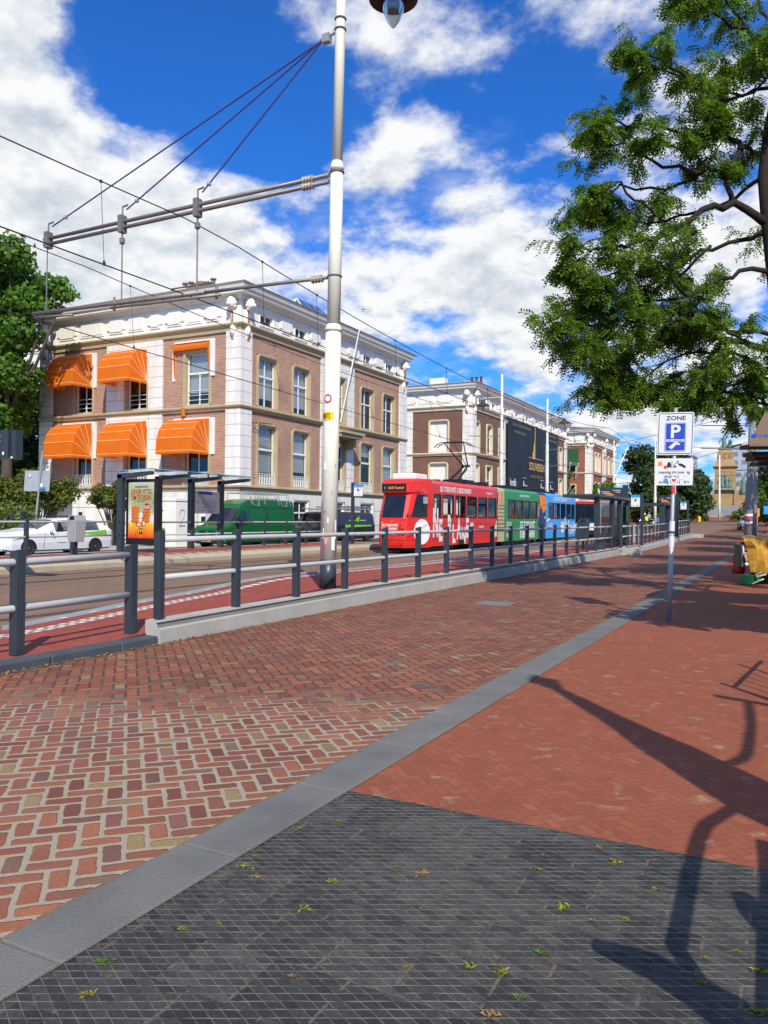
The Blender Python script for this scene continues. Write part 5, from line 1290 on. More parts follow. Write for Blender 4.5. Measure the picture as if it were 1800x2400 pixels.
mb = MB(); mb.poly([(xc + .875, yf + 3.325, .8), (xc + .872, yf + 4.921, .82), (xc + .868, yf + 4.921, 1.0), (xc + .872, yf + 3.724, .9)]); mb.build('green_stripe', 'lime', car)
mb = MB(); mb.tube([(xc + .875, yf + 2.594 + .22 * math.sin(t * .3), .55 - .04 * math.cos(t * .3)) for t in range(-5, 6)], .01, 4); mb.build('logo', 'lime', car)
mb = MB(); mb.loft([[(xc + .62, yf + 0.133, .6), (xc + .8, yf + 0.399, .62), (xc + .86, yf + 1.037, .72), (xc + .86, yf + 1.064, .78), (xc + .8, yf + 0.665, .76), (xc + .6, yf + 0.186, .7)], [(xc + .63, yf + 0.093, .61), (xc + .82, yf + 0.372, .63), (xc + .885, yf + 1.011, .73), (xc + .885, yf + 1.037, .77), (xc + .82, yf + 0.638, .75), (xc + .61, yf + 0.146, .69)]]); mb.build('headlight', 'chrome', car)
mb = MB(); mb.loft([[(xc - .62, yf + 0.133, .6), (xc - .8, yf + 0.399, .62), (xc - .86, yf + 0.931, .74), (xc - .6, yf + 0.186, .7)], [(xc - .63, yf + 0.093, .61), (xc - .82, yf + 0.372, .63), (xc - .88, yf + 0.904, .73), (xc - .61, yf + 0.146, .69)]]); mb.build('headlight', 'chrome', car)
mb = MB(); mb.box(xc - .55, yf - .015, .3, xc + .55, yf + 0.040, .5); mb.build('grille', 'black', car)
mb = MB(); mb.box(xc - .26, yf - .03, .38, xc + .26, yf - .01, .48); mb.build('number_plate', 'plate_yellow', car)
mb = MB(); mb.ball((xc + .98, yf + 1.995, 1.0), (.1, .07, .08), 0, 8); mb.build('wing_mirror', 'car_white', car)
for y in (1.9, 2.85): mb = MB(); mb.box(xc + .865, yf + y * 1.33, .78, xc + .895, yf + y * 1.33 + .2, .81); mb.build('door_handle', 'car_white', car)
mb = MB(); mb.tube([(xc + .874, yf + 3.219, .25), (xc + .874, yf + 3.219, .92)], .006, 4); mb.tube([(xc + .874, yf + 1.729, .3), (xc + .874, yf + 1.796, .9)], .006, 4); mb.build('door_seam', 'rubber', car)
for y in (.78, 3.25):
    for s_ in (1, -1): arch(car, xc + s_ * .865, yf + y * 1.33, .37, s_, 0, .3); wheel(car, xc + s_ * .87, yf + y * 1.33, .31, s_)

# --- green high-roof van
gv = thing('parked_van', 'dark green high roof van with wire rack, parked behind the shelter', 'van', (-26.2, 35, 0))
xc, yf = -26.18, 31.55
st = [(0, .85, .3, .75, .95, .78), (.05, .95, .25, .9, 1.05, .84), (.2, .97, .22, 1.02, 1.14, .86), (.75, .975, .22, 1.12, 1.24, .86), (.85, .975, .22, 1.14, 1.3, .85), (1.55, .975, .22, 1.18, 2.05, .8), (1.75, .975, .22, 1.2, 2.28, .79), (2.35, .975, .22, 1.22, 2.5, .78), (2.6, .975, .22, 1.22, 2.53, .78), (4.2, .975, .22, 1.22, 2.55, .78), (6.4, .975, .22, 1.22, 2.54, .78), (6.55, .94, .25, 1.22, 2.5, .76)]
veh_body(gv, xc, yf, st, 'van_green', 'dark_glass', {}, {4: 1})
mb = MB()
for s_ in (1, -1): mb.poly([(xc + s_ * .985, yf + 1.12, 1.2), (xc + s_ * .985, yf + 2.05, 1.2), (xc + s_ * .875, yf + 2.05, 1.92), (xc + s_ * .885, yf + 1.62, 1.92)])
mb.build('side_window', 'dark_glass', gv)
mb = MB()
for (a, b) in ((2.3, 3.75), (3.9, 6.2)):
    mb.tube([(xc + .965, yf + a, 1.27), (xc + .975, yf + b, 1.27), (xc + .84, yf + b, 2.1), (xc + .835, yf + a, 2.1), (xc + .965, yf + a, 1.27)], .012, 4)
for y in (1.05, 2.15, 3.82): mb.tube([(xc + .985, yf + y, .4), (xc + .983, yf + y, 1.2)], .008, 4)
mb.tube([(xc + .99, yf + 1.0, .62), (xc + .99, yf + 6.4, .62)], .02, 4); mb.build('door_seam', 'van_black', gv)
mb = MB(); mb.box(xc - .9, yf - .06, .26, xc + .9, yf + .1, .5); mb.build('bumper', 'van_black', gv, bevel=.03)
mb = MB(); mb.box(xc - .48, yf - .02, .6, xc + .48, yf + .04, .88); gr = mb.build('grille', 'black', gv)
mb = MB(); mb.tube([(xc + .1 * math.cos(t * PI / 8), yf - .035, .75 + .1 * math.sin(t * PI / 8)) for t in range(17)], .012, 5)
for k in range(3): t = PI / 2 + k * 2 * PI / 3; mb.tube([(xc, yf - .035, .75), (xc + .1 * math.cos(t), yf - .035, .75 + .1 * math.sin(t))], .011, 4)
mb.build('emblem', 'chrome', gv)
for s_ in (1, -1):
    mb = MB(); mb.loft([[(xc + s_ * .55, yf - .0, .62), (xc + s_ * .93, yf + .06, .66), (xc + s_ * .9, yf + .1, .92), (xc + s_ * .6, yf + .02, .88)], [(xc + s_ * .56, yf - .04, .63), (xc + s_ * .95, yf + .02, .67), (xc + s_ * .92, yf + .06, .9), (xc + s_ * .61, yf - .02, .87)]]); mb.build('headlight', 'chrome', gv)
    mb = MB(); mb.box(xc + s_ * 1.0, yf + .95, 1.25, xc + s_ * 1.22, yf + 1.08, 1.6); mb.build('wing_mirror', 'van_black', gv, bevel=.03)
mb = MB(); mb.box(xc - .3, yf - .085, .34, xc + .3, yf - .065, .46); np_ = mb.build('number_plate', 'plate_yellow', gv)
mb = MB(); mb.text('FG-33-T', .1, (xc, yf - .088, .365), align='CENTER', bold=.02); mb.build('digits', 'black', np_)
for y in (.95, 5.3):
    for s_ in (1, -1): arch(gv, xc + s_ * .975, yf + y, .42, s_, 0, .33); wheel(gv, xc + s_ * .985, yf + y, .34, s_)
mb = MB()
for x in (-.72, .72): mb.tube([(xc + x, yf + 2.4, 2.85), (xc + x, yf + 6.2, 2.85)], .02, 5)
for y in (2.5, 3.7, 5.0, 6.1): mb.tube([(xc - .72, yf + y, 2.5), (xc - .72, yf + y, 2.85), (xc + .72, yf + y, 2.85), (xc + .8, yf + y, 2.5), (xc + .9, yf + y, 2.25)], .02, 5)
for y in (3.0, 5.6):
    mb.tube([(xc + .72, yf + y - .55, 2.85), (xc + .9, yf + y - .3, 2.2), (xc + .9, yf + y + .1, 2.17), (xc + .74, yf + y + .35, 2.85)], .02, 5)
for k in range(7): mb.tube([(xc - .6, yf + 2.4 + k * .5, 2.87), (xc + .6, yf + 2.6 + k * .5, 3.0)], .012, 4)
mb.build('roof_rack', 'galvanised', gv)

# --- black van with ladder rack
bv = thing('parked_van', 'black van with green leaf logo and a ladder on its roof', 'van', (-26.15, 44, 0))
xc, yf = -26.12, 39.6
st = [(0, .85, .3, .7, .88, .78), (.06, .95, .24, .85, .98, .82), (.3, .97, .22, .98, 1.08, .84), (.85, .975, .22, 1.08, 1.18, .85), (1.0, .975, .22, 1.1, 1.24, .84), (1.75, .975, .22, 1.14, 1.85, .78), (2.1, .975, .22, 1.15, 1.95, .77), (3.2, .975, .22, 1.16, 1.98, .77), (5.6, .975, .22, 1.16, 1.97, .77), (8.0, .975, .22, 1.16, 1.95, .77), (8.12, .93, .25, 1.16, 1.9, .74)]
veh_body(bv, xc, yf, st, 'van_black', 'window_glass', {}, {4: 1})
mb = MB()
for s_ in (1, -1): mb.poly([(xc + s_ * .985, yf + 1.3, 1.14), (xc + s_ * .985, yf + 2.9, 1.16), (xc + s_ * .84, yf + 2.9, 1.78), (xc + s_ * .85, yf + 1.85, 1.76)])
mb.build('side_window', 'window_glass', bv)
mb = MB(); mb.poly([(xc + .988, yf + 4.0, .98), (xc + .988, yf + 7.6, 1.05), (xc + .984, yf + 7.4, 1.13), (xc + .984, yf + 4.0, 1.15)]); mb.build('green_stripe', 'lime', bv)
mb = MB(); mb.ball((xc + .93, yf + 5.7, 1.45), (.03, .2, .16), 0, 10); mb.poly([(xc + .92, yf + 5.75, 1.5), (xc + .92, yf + 5.95, 1.55), (xc + .88, yf + 5.95, 1.75)]); lf = mb.build('leaf_logo', 'lime', bv)
mb = MB(); mb.box(xc + .9, yf + 4.6, 1.4, xc + .93, yf + 5.4, 1.46); mb.box(xc + .9, yf + 6.0, 1.4, xc + .93, yf + 6.8, 1.46); mb.build('lettering', 'text_grey', bv)
mb = MB(); mb.box(xc - .92, yf - .04, .26, xc + .92, yf + .1, .5); mb.build('bumper', 'van_black', bv, bevel=.03)
mb = MB(); mb.box(xc - .4, yf - .02, .66, xc + .4, yf + .03, .78); mb.build('grille', 'chrome', bv)
for s_ in (1, -1):
    mb = MB(); mb.ball((xc + s_ * .78, yf + .1, .78), (.14, .1, .12), 0, 8); mb.build('headlight', 'chrome', bv)
    mb = MB(); mb.box(xc + s_ * 1.0, yf + 1.2, 1.15, xc + s_ * 1.2, yf + 1.32, 1.4); mb.build('wing_mirror', 'van_black', bv, bevel=.03)
mb = MB(); mb.box(xc - .3, yf - .06, .34, xc + .3, yf - .045, .47); np_ = mb.build('number_plate', 'plate_yellow', bv)
mb = MB(); mb.text('V-67-8', .1, (xc, yf - .064, .365), align='CENTER', bold=.02); mb.build('digits', 'black', np_)
for y in (1.0, 6.9):
    for s_ in (1, -1): arch(bv, xc + s_ * .975, yf + y, .4, s_, 0, .32); wheel(bv, xc + s_ * .985, yf + y, .33, s_)
mb = MB()
for y in (2.6, 5.0, 7.4): mb.tube([(xc - .85, yf + y, 1.95), (xc - .85, yf + y, 2.12), (xc + .85, yf + y, 2.12), (xc + .85, yf + y, 1.95)], .03, 5)
for x in (-.75, .75): mb.tube([(xc + x, yf + 1.7, 2.14), (xc + x, yf + 8.0, 2.14)], .035, 5)
mb.build('roof_rack', 'galvanised', bv)
ld = MB()
for x in (.1, .55): ld.tube([(xc + x, yf + 1.9, 2.24), (xc + x, yf + 8.3, 2.24)], .035, 5); ld.tube([(xc + x + .03, yf + 3.1, 2.33), (xc + x + .03, yf + 7.8, 2.33)], .03, 5)
for k in range(22): ld.tube([(xc + .1, yf + 2 + k * .28, 2.24), (xc + .55, yf + 2 + k * .28, 2.24)], .014, 4)
tag(ld.build('ladder', 'chrome', loc=(xc + .3, yf + 5, 2.2)), 'aluminium ladder lying on the roof rack of the black van', 'ladder')

# ------------------------------------------------------------------ people
def skin_person(root, J, E_, rad, head, mat_body, hairstyle, mat_cloth=None, cloth_from=None, face=(0, -1)):
    """one continuous body grown over a skeleton; head with face and hair"""
    me = bpy.data.meshes.new('body'); names = list(J); og = ORI[root.name]
    me.from_pydata([tuple(Vector(J[n]) - og) for n in names], [(names.index(a), names.index(b)) for a, b in E_], [])
    o = bpy.data.objects.new('body', me); col.objects.link(o); o.parent = root; ORI[o.name] = og
    sk = o.modifiers.new('skin', 'SKIN'); sub = o.modifiers.new('sub', 'SUBSURF'); sub.levels = 1; sub.render_levels = 1
    for i, n in enumerate(names): me.skin_vertices[0].data[i].radius = (rad[n],) * 2
    me.skin_vertices[0].data[0].use_root = True
    me.materials.append(M[mat_body]); return o
def person(label, loc, pose, cloth, legs, hair, facing, hairlong=False, vest=None, scale=1.):
    """pose 'sit' (bust and lap behind a window) or 'stand'/'ride'; facing = angle of the gaze in the ground plane"""
    r = thing('person', label, 'person', loc); L = Vector(loc); fx, fy = math.cos(facing), math.sin(facing); sx_, sy_ = -fy, fx
    def P(f, s, z): return L + Vector((fx * f + sx_ * s, fy * f + sy_ * s, z)) * scale
    if pose == 'sit':
        J = dict(pel=P(0, 0, .48), wai=P(-.02, 0, .68), che=P(-.04, 0, .92), nec=P(-.02, 0, 1.1), shL=P(-.03, .19, 1.04), shR=P(-.03, -.19, 1.04), elL=P(.1, .26, .8), elR=P(.1, -.26, .8), haL=P(.3, .14, .72), haR=P(.3, -.14, .72), hiL=P(0, .1, .47), hiR=P(0, -.1, .47), knL=P(.45, .11, .5), knR=P(.45, -.11, .5), anL=P(.48, .1, .08), anR=P(.48, -.1, .08)); hz = 1.3
    elif pose == 'ride':
        J = dict(pel=P(0, 0, .85), wai=P(.04, 0, 1.05), che=P(.12, 0, 1.28), nec=P(.18, 0, 1.46), shL=P(.14, .2, 1.4), shR=P(.14, -.2, 1.4), elL=P(.36, .28, 1.2), elR=P(.36, -.28, 1.2), haL=P(.58, .3, 1.1), haR=P(.58, -.3, 1.1), hiL=P(0, .12, .82), hiR=P(0, -.12, .82), knL=P(.38, .24, .66), knR=P(.38, -.24, .66), anL=P(.2, .24, .3), anR=P(.2, -.24, .3)); hz = 1.64
    else:
        J = dict(pel=P(0, 0, .94), wai=P(0, 0, 1.1), che=P(0, 0, 1.3), nec=P(0, 0, 1.48), shL=P(0, .19, 1.42), shR=P(0, -.19, 1.42), elL=P(-.03, .25, 1.14), elR=P(.03, -.25, 1.14), haL=P(.08, .24, .9), haR=P(.12, -.22, .92), hiL=P(0, .1, .9), hiR=P(0, -.1, .9), knL=P(.12, .1, .5), knR=P(-.06, -.1, .5), anL=P(.02, .1, .08), anR=P(-.22, -.1, .12)); hz = 1.64
    rad = dict(pel=.15, wai=.13, che=.155, nec=.06, shL=.075, shR=.075, elL=.05, elR=.05, haL=.035, haR=.035, hiL=.1, hiR=.1, knL=.065, knR=.065, anL=.045, anR=.045)
    E_ = [('pel', 'wai'), ('wai', 'che'), ('che', 'nec'), ('che', 'shL'), ('che', 'shR'), ('shL', 'elL'), ('shR', 'elR'), ('elL', 'haL'), ('elR', 'haR'), ('pel', 'hiL'), ('pel', 'hiR'), ('hiL', 'knL'), ('hiR', 'knR'), ('knL', 'anL'), ('knR', 'anR')]
    skin_person(r, J, E_, rad, None, cloth, None)
    H = P(.02 if pose != 'ride' else .24, 0, hz)
    mb = MB(); mb.ball(H, (.085, .085, .125), 0, 12); mb.ball(P((.02 if pose != 'ride' else .24) + .09, 0, hz - .015), (.022, .022, .03), 0, 6); mb.tube([P(-.01 if pose != 'ride' else .19, 0, hz - .2), H], .055, 8)
    for s_ in (1, -1): mb.ball(P(.02 if pose != 'ride' else .24, s_ * .088, hz - .01), (.02, .02, .035), 0, 6)
    hd = mb.build('head', 'skin', r, smooth=True)
    mb = MB()
    for s_ in (1, -1): mb.ball(P((.02 if pose != 'ride' else .24) + .076, s_ * .032, hz + .015), .012, 0, 6)
    mb.build('eye', 'hair', hd)
    mb = MB(); b_ = -.02 if pose != 'ride' else .2
    mb.ball(P(b_, 0, hz + .04), (.1, .1, .115), 0, 12)
    if hairlong: mb.ball(P(b_ - .06, 0, hz - .1), (.09, .1, .16), 0, 10)
    mb.build('helmet' if hair == 'white_plastic' else 'hair', hair, hd, smooth=True)
    for s_, n in ((1, 'haL'), (-1, 'haR')):
        mb = MB(); h = J[n]; d = Vector((fx, fy, -.25 if pose != 'stand' else -1.)).normalized(); mb.ball(h, (.04, .04, .045), 0, 8)
        side = Vector((sx_, sy_, 0))
        for k in range(4): a = h + side * (.012 * (k - 1.5) * 1.6); mb.tube([a, a + d * (.07 + .012 * (k in (1, 2))), a + d * .1 + Vector((0, 0, -.03))], [.011, .01, .008], 5)
        mb.tube([h - side * .02 * s_, h - side * .05 * s_ + d * .05], [.013, .01], 5); mb.build('hand', 'skin', r, smooth=True)
    if legs != cloth:
        me = MB()
        for s_ in 'LR': me.tube([J['hi' + s_], J['kn' + s_], J['an' + s_]], [.125, .085, .06], 10)
        me.build('trousers', legs, r, smooth=True)
    if vest:
        mb = MB(); mb.tube([J['pel'], J['wai'], J['che'], J['nec'] + Vector((0, 0, -.03))], [.2, .185, .215, .1], 14); mb.build('vest', vest, r, smooth=True)
    for s_ in 'LR':
        mb = MB(); a = J['an' + s_]; mb.ball(a + Vector((fx * .06, fy * .06, -.03)), (.11 if abs(fx) > abs(fy) else .05, .11 if abs(fy) >= abs(fx) else .05, .045), 0, 8); mb.build('shoe', 'black', r, smooth=True)
    return r

# ------------------------------------------------------------------ tram
TX, TH = -16.15, 1.15; XS_ = TX + TH; TZ = 3.4
tr = thing('tram', 'articulated tram with red, green and blue sections and raised pantograph', 'tram', (TX, 46, 0))
TS = Face((XS_, 0, 0), (0, 1, 0), (1, 0, 0)); TL = Face((TX - TH, 0, 0), (0, 1, 0), (-1, 0, 0))
def win_y(y0, y1): return (y0, y1, 1.64, 2.76)
WR = [win_y(*q) for q in ((34.3, 35.15), (35.34, 36.76), (36.96, 38.38), (38.56, 39.96), (40.18, 41.56), (41.75, 43.1))]
WG = [win_y(*q) for q in ((45.2, 46.6), (46.75, 48.1), (48.25, 49.6), (49.75, 51.2))]
WB = [win_y(*q) for q in ((53.9, 55.3), (55.5, 56.9), (57.1, 58.5), (58.7, 60.0), (60.15, 61.2))]
def section(name, mat, y0, y1, wins, label=None):
    mb = MB()
    for F in (TS, TL): F.wall(mb, y0, y1, .3, 3.22, wins)
    rf = [(XS_, 3.22), (XS_ - .1, 3.36), (XS_ - .3, 3.42), (TX - TH + .3, 3.42), (TX - TH + .1, 3.36), (TX - TH, 3.22)]
    for (a, za), (b, zb) in zip(rf[:-1], rf[1:]): mb.poly([(a, y0, za), (a, y1, za), (b, y1, zb), (b, y0, zb)])
    for w in wins:                                       # reveal round every opening
        for F in (TS, TL):
            for (p, q) in (((w[0], w[2]), (w[1], w[2])), ((w[0], w[3]), (w[1], w[3])), ((w[0], w[2]), (w[0], w[3])), ((w[1], w[2]), (w[1], w[3]))):
                mb.poly([F.p(*p, 0), F.p(*q, 0), F.p(*q, -.06), F.p(*p, -.06)])
    o = mb.build(name, mat, tr)
    if label: o['label'] = label
    mb = MB(); mb.box(TX - TH + .03, y0, .34, XS_ - .03, y1, .42); mb.build('floor', 'grey_plastic', tr)
    for w in wins:
        for F in (TS, TL):
            mb = MB(); F.ring(mb, w[0] + .05, w[1] - .05, w[2] + .05, w[3] - .05, .055, .09, -.05, .012)
            wi = mb.build('window', 'rubber', tr)
            mb = MB(); mb.poly([F.p(w[0], w[2], -.03), F.p(w[1], w[2], -.03), F.p(w[1], w[3], -.03), F.p(w[0], w[3], -.03)]); mb.build('pane', 'tram_glass', wi)
    return o
section('red_section', 'red_paint', 34.0, 43.2, WR, 'red front section with white lettering')
section('tan_section', 'tan_paint', 43.35, 44.5, [])
section('green_section', 'green_paint', 44.5, 51.5, WG, 'green middle section')
section('joint_section', 'navy', 51.6, 53.1, [])
section('blue_section', 'blue_paint', 53.2, 61.5, WB, 'blue rear section')
mb = MB(); mb.poly([(TX - TH, 61.5, .3), (XS_, 61.5, .3), (XS_, 61.5, 3.3), (TX - TH, 61.5, 3.3)]); mb.build('rear_wall', 'blue_paint', tr)
for y in (43.275, 51.55):
    mb = MB(); mb.box(TX - TH + .1, y - .12, .4, XS_ - .1, y + .12, 3.2); mb.build('bellows', 'black', tr)
for y0, y1 in ((33, 37.2), (39.5, 43), (45, 50.5), (54, 60.5)):
    mb = MB(); mb.box(TX - .95, y0, .08, TX + .95, y1, .34); mb.build('underframe', 'black', tr)
for y in (35, 36.8, 43.6, 45.2, 51.6, 53.2, 58.6, 60.4):
    for s_ in (1, -1):
        mb = MB(); mb.lathe([(.33, 0), (.36, .03), (.34, .1)], (TX + s_ * .8, y, .35), 16, axis=(s_, 0, 0)); mb.build('wheel', 'zinc', tr)
# nose: narrow front with tapered cheeks
NF, NW = 32.2, .7
def nring(z, dy, w_=NW, e=0.): return [(TX - TH, 34.0, z), (TX - TH + .02 - e, 33.8, z), (TX - w_ - e, NF + dy + .12, z), (TX - w_ + .15, NF + dy - e, z), (TX + w_ - .15, NF + dy - e, z), (TX + w_ + e, NF + dy + .12, z), (XS_ - .02 + e, 33.8, z), (XS_, 34.0, z)]
mb = MB(); rs = [nring(.26, .06), nring(.5, .0), nring(1.0, -.02), nring(1.58, .02), nring(2.7, .42), nring(2.78, .22), nring(3.2, .24), nring(3.38, .45), nring(3.42, .9)]
mb.loft(rs, close=False, caps=False); mb.poly(rs[-1]); mb.build('nose', 'red_paint', tr)
def npt(a, z, e=.012):                                    # point on the front between rings 1.58 and 2.7
    t = (z - 1.58) / 1.12; y = NF + .02 + .4 * t; return (TX + a, y - e, z)
mb = MB(); mb.poly([npt(-.52, 1.62), npt(.52, 1.62), npt(.52, 2.62), npt(-.52, 2.62)])
for s_ in (1, -1):
    mb.poly([npt(s_ * .52, 1.62), npt(s_ * .52, 2.62), (TX + s_ * (NW + .012), NF + .13 + .38, 2.55), (TX + s_ * (NW + .012), NF + .13 + .04, 1.66)])
mb.build('windscreen', 'dark_glass', tr)
mb = MB(); mb.tube([npt(0, 1.62, .03), npt(.02, 2.3, .03)], .012, 4); mb.tube([npt(-.3, 1.66, .03), npt(-.05, 2.05, .03)], .01, 4); mb.build('wiper', 'black', tr)
mb = MB(); mb.poly([(TX - .62, NF + .2, 2.82), (TX + .62, NF + .2, 2.82), (TX + .62, NF + .205, 3.16), (TX - .62, NF + .205, 3.16)]); dd = mb.build('destination_display', 'black', tr)
mb = MB(); mb.text('Delft Tanthof', .17, (TX + .1, NF + .19, 2.92), align='CENTER', bold=.01, sx=.85); mb.build('destination_text', 'led_orange', dd)
mb = MB(); mb.text('1', .2, (TX - .46, NF + .19, 2.9), align='CENTER', bold=.01); mb.build('line_number', 'text_grey', dd)
for s_ in (-.5, 0, .5):
    mb = MB(); mb.ball((TX + s_, NF - .0, 1.38 if s_ else 1.44), (.045, .03, .045), 0, 8); mb.build('headlight', 'orange_paint', tr)
mb = MB()
for a, z in ((.35, .86), (.55, .86)): mb.ball((TX + a, NF - .01, z), (.055, .03, .055), 0, 8)
mb.build('tail_light', 'rubber', tr)
mb = MB(); mb.text('DE TOEKOMST', .16, (TX - .5, NF - .035, 1.22), bold=.03, sx=.78); mb.text('IS BEGONNEN!', .16, (TX - .5, NF - .035, 1.06), bold=.03, sx=.74); mb.box(TX - .45, NF - .04, .84, TX + .12, NF - .03, .94); mb.build('lettering', 'white_plastic', tr)
mb = MB(); mb.text('3126', .14, (TX + .36, NF - .035, 1.07), bold=.01); mb.build('fleet_number', 'black', tr)
mb = MB(); mb.tube([nring(.62, -.01, e=.006)[i] for i in range(1, 7)], .012, 4); mb.tube([nring(.36, .03, e=.006)[i] for i in range(1, 7)], .012, 4); mb.build('panel_seam', 'poster_red', tr)
# driver's side window on the tapered cheek, mirror
ck = [Vector((TX + NW + .0, NF + .14, 0)), Vector((XS_ - .02, 33.8, 0))]; cd = (ck[1] - ck[0]); cn = Vector((cd.y, -cd.x, 0)).normalized()
def cp(t, z, e=.03): v = ck[0] + cd * t + cn * e; return (v.x, v.y + (.0 if z < 1.6 else .38 * (z - 1.58) / 1.12) * (1 - t), z)
mb = MB(); mb.poly([cp(.16, 1.66), cp(.9, 1.66), cp(.9, 2.7), cp(.3, 2.7)]); mb.build('cab_window', 'dark_glass', tr)
mb = MB(); mb.tube([cp(.2, 2.9), cp(.3, 2.95, .3), cp(.45, 2.75, .4), cp(.45, 2.55, .4)], .016, 5); mi = mb.build('mirror_arm', 'chrome', tr)
mb = MB(); q = Vector(cp(.45, 2.45, .4)); mb.box(q.x - .1, q.y - .06, q.z - .2, q.x + .1, q.y + .06, q.z + .12); mb.build('mirror', 'grey_plastic', tr, bevel=.03)
# lettering on the street side
def side_text(s_, size, y, z, mat='white_plastic', nm='lettering', **k):
    mb = MB(); mb.text(s_, size, TS.p(y, z, .008), (0, 1, 0), (0, 0, 1), **k); return mb.build(nm, mat, tr)
side_text('DE TOEKOMST iS BEGONNEN!', .36, 35.0, 2.89, bold=.03, sx=.83)
side_text('oneplanet.nl', .22, 41.4, 2.95, bold=.01, sx=.95)
mb = MB(); mb.poly([cp(.64 + .37 * math.cos(t * PI / 16), .98 + .58 * math.sin(t * PI / 16), .045) for t in range(32)]); mb.build('lettering', 'white_plastic', tr)
def jag(word, y, z, size, step, nm='lettering'):
    """hand-cut capitals of uneven height"""
    hs = (1.35, 1.05, 1.2, .95, 1.15, 1.0, 1.25); mb = MB()
    for k, ch_ in enumerate(word):
        h = hs[k % 7]; t = MB(); t.text(ch_, size * h, (0, 0, 0), (1, 0, 0), (0, 1, 0), bold=.05, sx=.66 / h)
        o = y + k * step; dz_ = (.08, -.1, .06, -.16, .1, 0., -.05)[k % 7] * size
        mb.add([TS.p(o + p[0], z + dz_ + p[1], .014) for p in t.v], t.f)
    return mb.build(nm, 'white_plastic', tr)
jag('NE', 34.15, .7, 1.3, .72); jag('PLANET', 35.95, .56, 1.15, .61)
side_text('museon', .24, 41.9 - 1.6, 1.12, bold=.01); side_text('omniversum', .2, 40.35, .9, bold=.01)
mb = MB(); TS.box(mb, 34.2, 43.2, .62, .635, .0, .012); TS.box(mb, 38.2, 43.2, .8, .81, .0, .012); mb.build('panel_seam', 'poster_red', tr)
mb = MB(); TS.box(mb, 37.4, 38.1, .3, .55, .0, .02); mb.build('skirt_gap', 'black', tr)
mb = MB()
for k in range(8): TS.box(mb, 43.4, 44.48, .9 + k * .21, .925 + k * .21, .0, .012)
mb.build('drawn_lines', 'black', tr)
mb = MB(); TS.box(mb, 43.85, 44.15, 2.55, 3.1, .0, .014); mb.build('picture_panel', 'orange_paint', tr)
mb = MB(); mb.poly([TS.p(42.6, .6, .013), TS.p(43.2, .6, .013), TS.p(43.2, 1.55, .013), TS.p(42.9, 1.3, .013)]); mb.build('picture_panel', 'cream', tr)
side_text('museon-omniversum', .26, 47.4, 2.98, bold=.02, sx=.9)
side_text('DE TOEKOMST', .62, 47.5, 1.02, bold=.04, sx=.75); side_text('IS BEGONNEN!', .62, 47.5, .45, bold=.04, sx=.75)
side_text('BE DAN', .34, 44.9, 1.2, bold=.03, sx=.8); side_text('WORDT', .34, 44.9, .88, bold=.03, sx=.8); side_text('HOUDT', .34, 44.9, .52, bold=.03, sx=.8)
for yy0, zz0, pts, mt in ((0, 0, [(51.3, 2.1), (51.6, 2.2), (51.9, 2.5), (52.6, 2.0), (53.2, 2.3), (53.3, 2.9), (52.9, 3.2), (51.5, 3.2), (51.7, 2.7)], 'orange_paint'),):
    mb = MB(); mb.poly([TS.p(a, z, .016) for a, z in pts]); mb.build('picture_panel', mt, tr)
mb = MB(); mb.tube([TS.p(52.9, 1.75, .02), TS.p(53.4, 1.45, .02), TS.p(54.1, 1.65, .02)], .04, 4); mb.build('drawn_lines', 'white_plastic', tr)
side_text('DE TOEKOMST iS BEGONNEN', .34, 55.2, 2.92, bold=.03, sx=.78)
mb = MB(); mb.poly([TS.p(57.55 + .5 * math.cos(t * PI / 12), 1.05 + .42 * math.sin(t * PI / 12), .014) for t in range(24)]); mb.build('lettering', 'white_plastic', tr)
jag('NE', 58.1, .75, .95, .52); jag('PLANET', 59.25, .65, .85, .37)
side_text('WORDEN', .36, 53.6, 1.1, bold=.03, sx=.8); side_text('ENERGIE', .36, 54.9, .8, bold=.03, sx=.8)
# interior: red seats, rails
for y in [34.8, 36.0, 37.3, 38.3, 39.3, 40.4, 41.5, 42.6, 45.8, 47, 48.3, 49.5, 50.7, 54.5, 55.9, 57.2, 58.5, 59.8]:
    mb = MB()
    for x in (XS_ - .55, TX - TH + .55):
        mb.box(x - .42, y, .8, x + .42, y + .42, .88); mb.prism([(x - .42, y + .4, .88), (x + .42, y + .4, .88), (x + .42, y + .5, .88), (x - .42, y + .5, .88)], (0, .08, .92)); mb.box(x - .06, y + .15, .42, x + .06, y + .3, .8)
    mb.build('seats', 'red_seat', tr, bevel=.03)
mb = MB()
for y in (35.2, 38.5, 42, 46.6, 49.7, 55, 58.6): mb.tube([(TX + .35, y, .4), (TX + .35, y, 3.2)], .02, 6)
mb.tube([(TX + .35, 34.5, 2.6), (TX + .35, 43, 2.6)], .018, 5); mb.build('grab_poles', 'cream', tr)
mb = MB(); mb.box(TX - TH + .02, 34, 3.12, XS_ - .02, 61.4, 3.2); mb.build('ceiling', 'white_plastic', tr)
